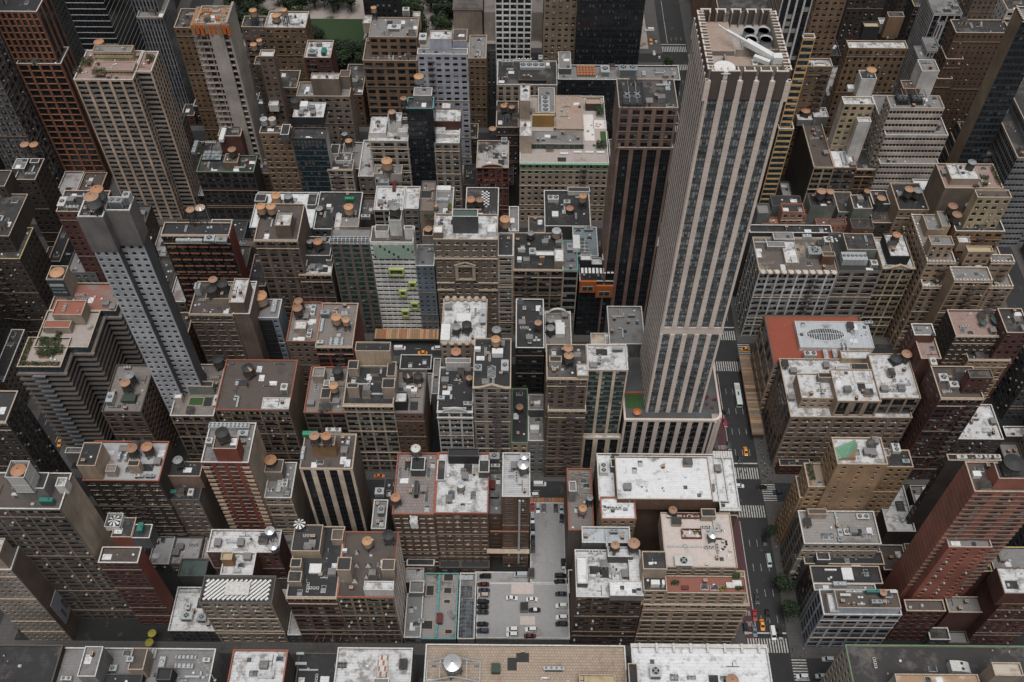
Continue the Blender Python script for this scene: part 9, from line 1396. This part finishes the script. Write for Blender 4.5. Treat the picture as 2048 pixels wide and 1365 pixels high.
def lbb(n, x0, x1, y0, y1, z0, z1, mt, top): m = MB(); m.box(x0, x1, y0-560, y1-560, z0, z1, mt, top); return m.build(n, lb)
lbb('wall', -40, 70, 578, 640, 0, 26, 'wall_lim', 'roof_g2'); lbb('wall', 24, 78, 545, 577, 0, 18, 'wall_lim', 'roof_g'); lbb('wall', -40, -22, 549, 577, 0, 24, 'wall_bge', 'roof_g')
m = MB(); m.face([(-40.5, -11.5, 24), (-40.5, 18, 24), (-31, 18, 35), (-31, -8, 35)], 'roof_g2'); m.face([(-21.5, -11.5, 24), (-31, -8, 35), (-31, 18, 35), (-21.5, 18, 24)], 'roof_g2'); m.face([(-40.5, -11.5, 24), (-21.5, -11.5, 24), (-31, -8, 35)], 'roof_g2'); m.build('gable_roof', lb)
m = MB(); m.box(-21, 20, -9, 17, 0, 21, 'wall_lim', 'roof_g2'); m.build('wall', lb)
for i in range(5): g = MB(); x = 26+i*10; g.cyl(x+4, -15.1, 0, .3, 2.4, 2.4, 'black', 14); g.box(x+1.6, x+6.4, -15.3, -15.1, 2, 10, 'glass'); g.build('arched_window', lb)
# ---------------------------------------------------------------- people
def person_mesh(seed):
    rr = random.Random(seed); me = bpy.data.meshes.new('body')
    st = rr.uniform(.08, .28)
    V = [(0, 0, .95), (0, 0, 1.2), (0, 0, 1.45), (0, -.02, 1.56), (0, -.03, 1.68), (-.1, 0, .88), (-.1, -st, .48), (-.1, -st*.6, .06), (.1, 0, .88), (.1, st, .48), (.1, st*1.3, .07), (-.2, 0, 1.42), (-.25, st*.6, 1.12), (-.24, st*.2, .88), (.2, 0, 1.42), (.25, -st*.6, 1.12), (.24, -st, .9), (-.1, -st*.6-.14, .03), (.1, st*1.3-.14, .03)]
    E = [(0, 1), (1, 2), (2, 3), (3, 4), (0, 5), (5, 6), (6, 7), (0, 8), (8, 9), (9, 10), (2, 11), (11, 12), (12, 13), (2, 14), (14, 15), (15, 16), (7, 17), (10, 18)]
    me.from_pydata(V, E, []); o = bpy.data.objects.new('tmp', me); COL.objects.link(o); md = o.modifiers.new('s', 'SKIN'); md.use_smooth_shade = True
    R_ = [.13, .14, .15, .06, .10, .09, .07, .045, .09, .07, .045, .06, .045, .035, .06, .045, .035, .035, .035]
    for i, v in enumerate(me.skin_vertices[0].data): v.radius = (R_[i], R_[i]*.85); v.use_root = (i == 0)
    dg = bpy.context.evaluated_depsgraph_get(); ev = bpy.data.meshes.new_from_object(o.evaluated_get(dg)); bpy.data.objects.remove(o)
    top = rr.choice(['white_paint', 'black', 'sign_blue', 'maroon', 'grey', 'c_be', 'teal']); leg = rr.choice(['sign_blue', 'black', 'grey', 'c_be'])
    plain('skin%d' % seed, (.42, .26, .18), .6)
    for q in (top, leg, 'skin%d' % seed, 'wood_dark'): ev.materials.append(MATS[q])
    for p in ev.polygons: z = p.center.z; p.material_index = 1 if z < .92 else (0 if z < 1.5 else (3 if (z > 1.7 or p.center.y > .02) else 2))
    return ev, top
WT = {'white_paint': 'white', 'black': 'black', 'sign_blue': 'navy', 'maroon': 'dark red', 'grey': 'grey', 'c_be': 'tan', 'teal': 'teal'}
PM = [person_mesh(i) for i in range(8)]; rp = random.Random(21)
SPOTS = [('east pavement by the middle junction', 109.3, 114.8, 224.8, 246, 26), ('east pavement beside the tan brick building', 109.3, 114.2, 156, 214, 18), ('east corner of the lowest junction', 109.5, 114.5, 146.8, 150.8, 6), ('avenue crosswalks', 93, 107.5, 228.5, 231, 4), ('lowest avenue crosswalk', 93, 107.5, 149.5, 152.5, 4), ('far east pavement up the avenue', 109.3, 114.5, 470, 515, 14)]
for nm_, x0, x1, y0, y1, n in SPOTS:
    for _ in range(n):
        q = rp.randrange(8); me, tc = PM[q]; t = thing('person', (rp.uniform(x0, x1), rp.uniform(y0, y1), .15 if 'walk' not in nm_[-9:] else .03), f"person in a {WT[tc]} top walking on the {nm_}", 'person', 'pedestrians on the ' + nm_, rp.uniform(0, 6.28)); link('body', me, t)
print('objects', len(bpy.data.objects), 'tris~', sum(len(o.data.polygons)*2 for o in bpy.data.objects if o.type == 'MESH'))
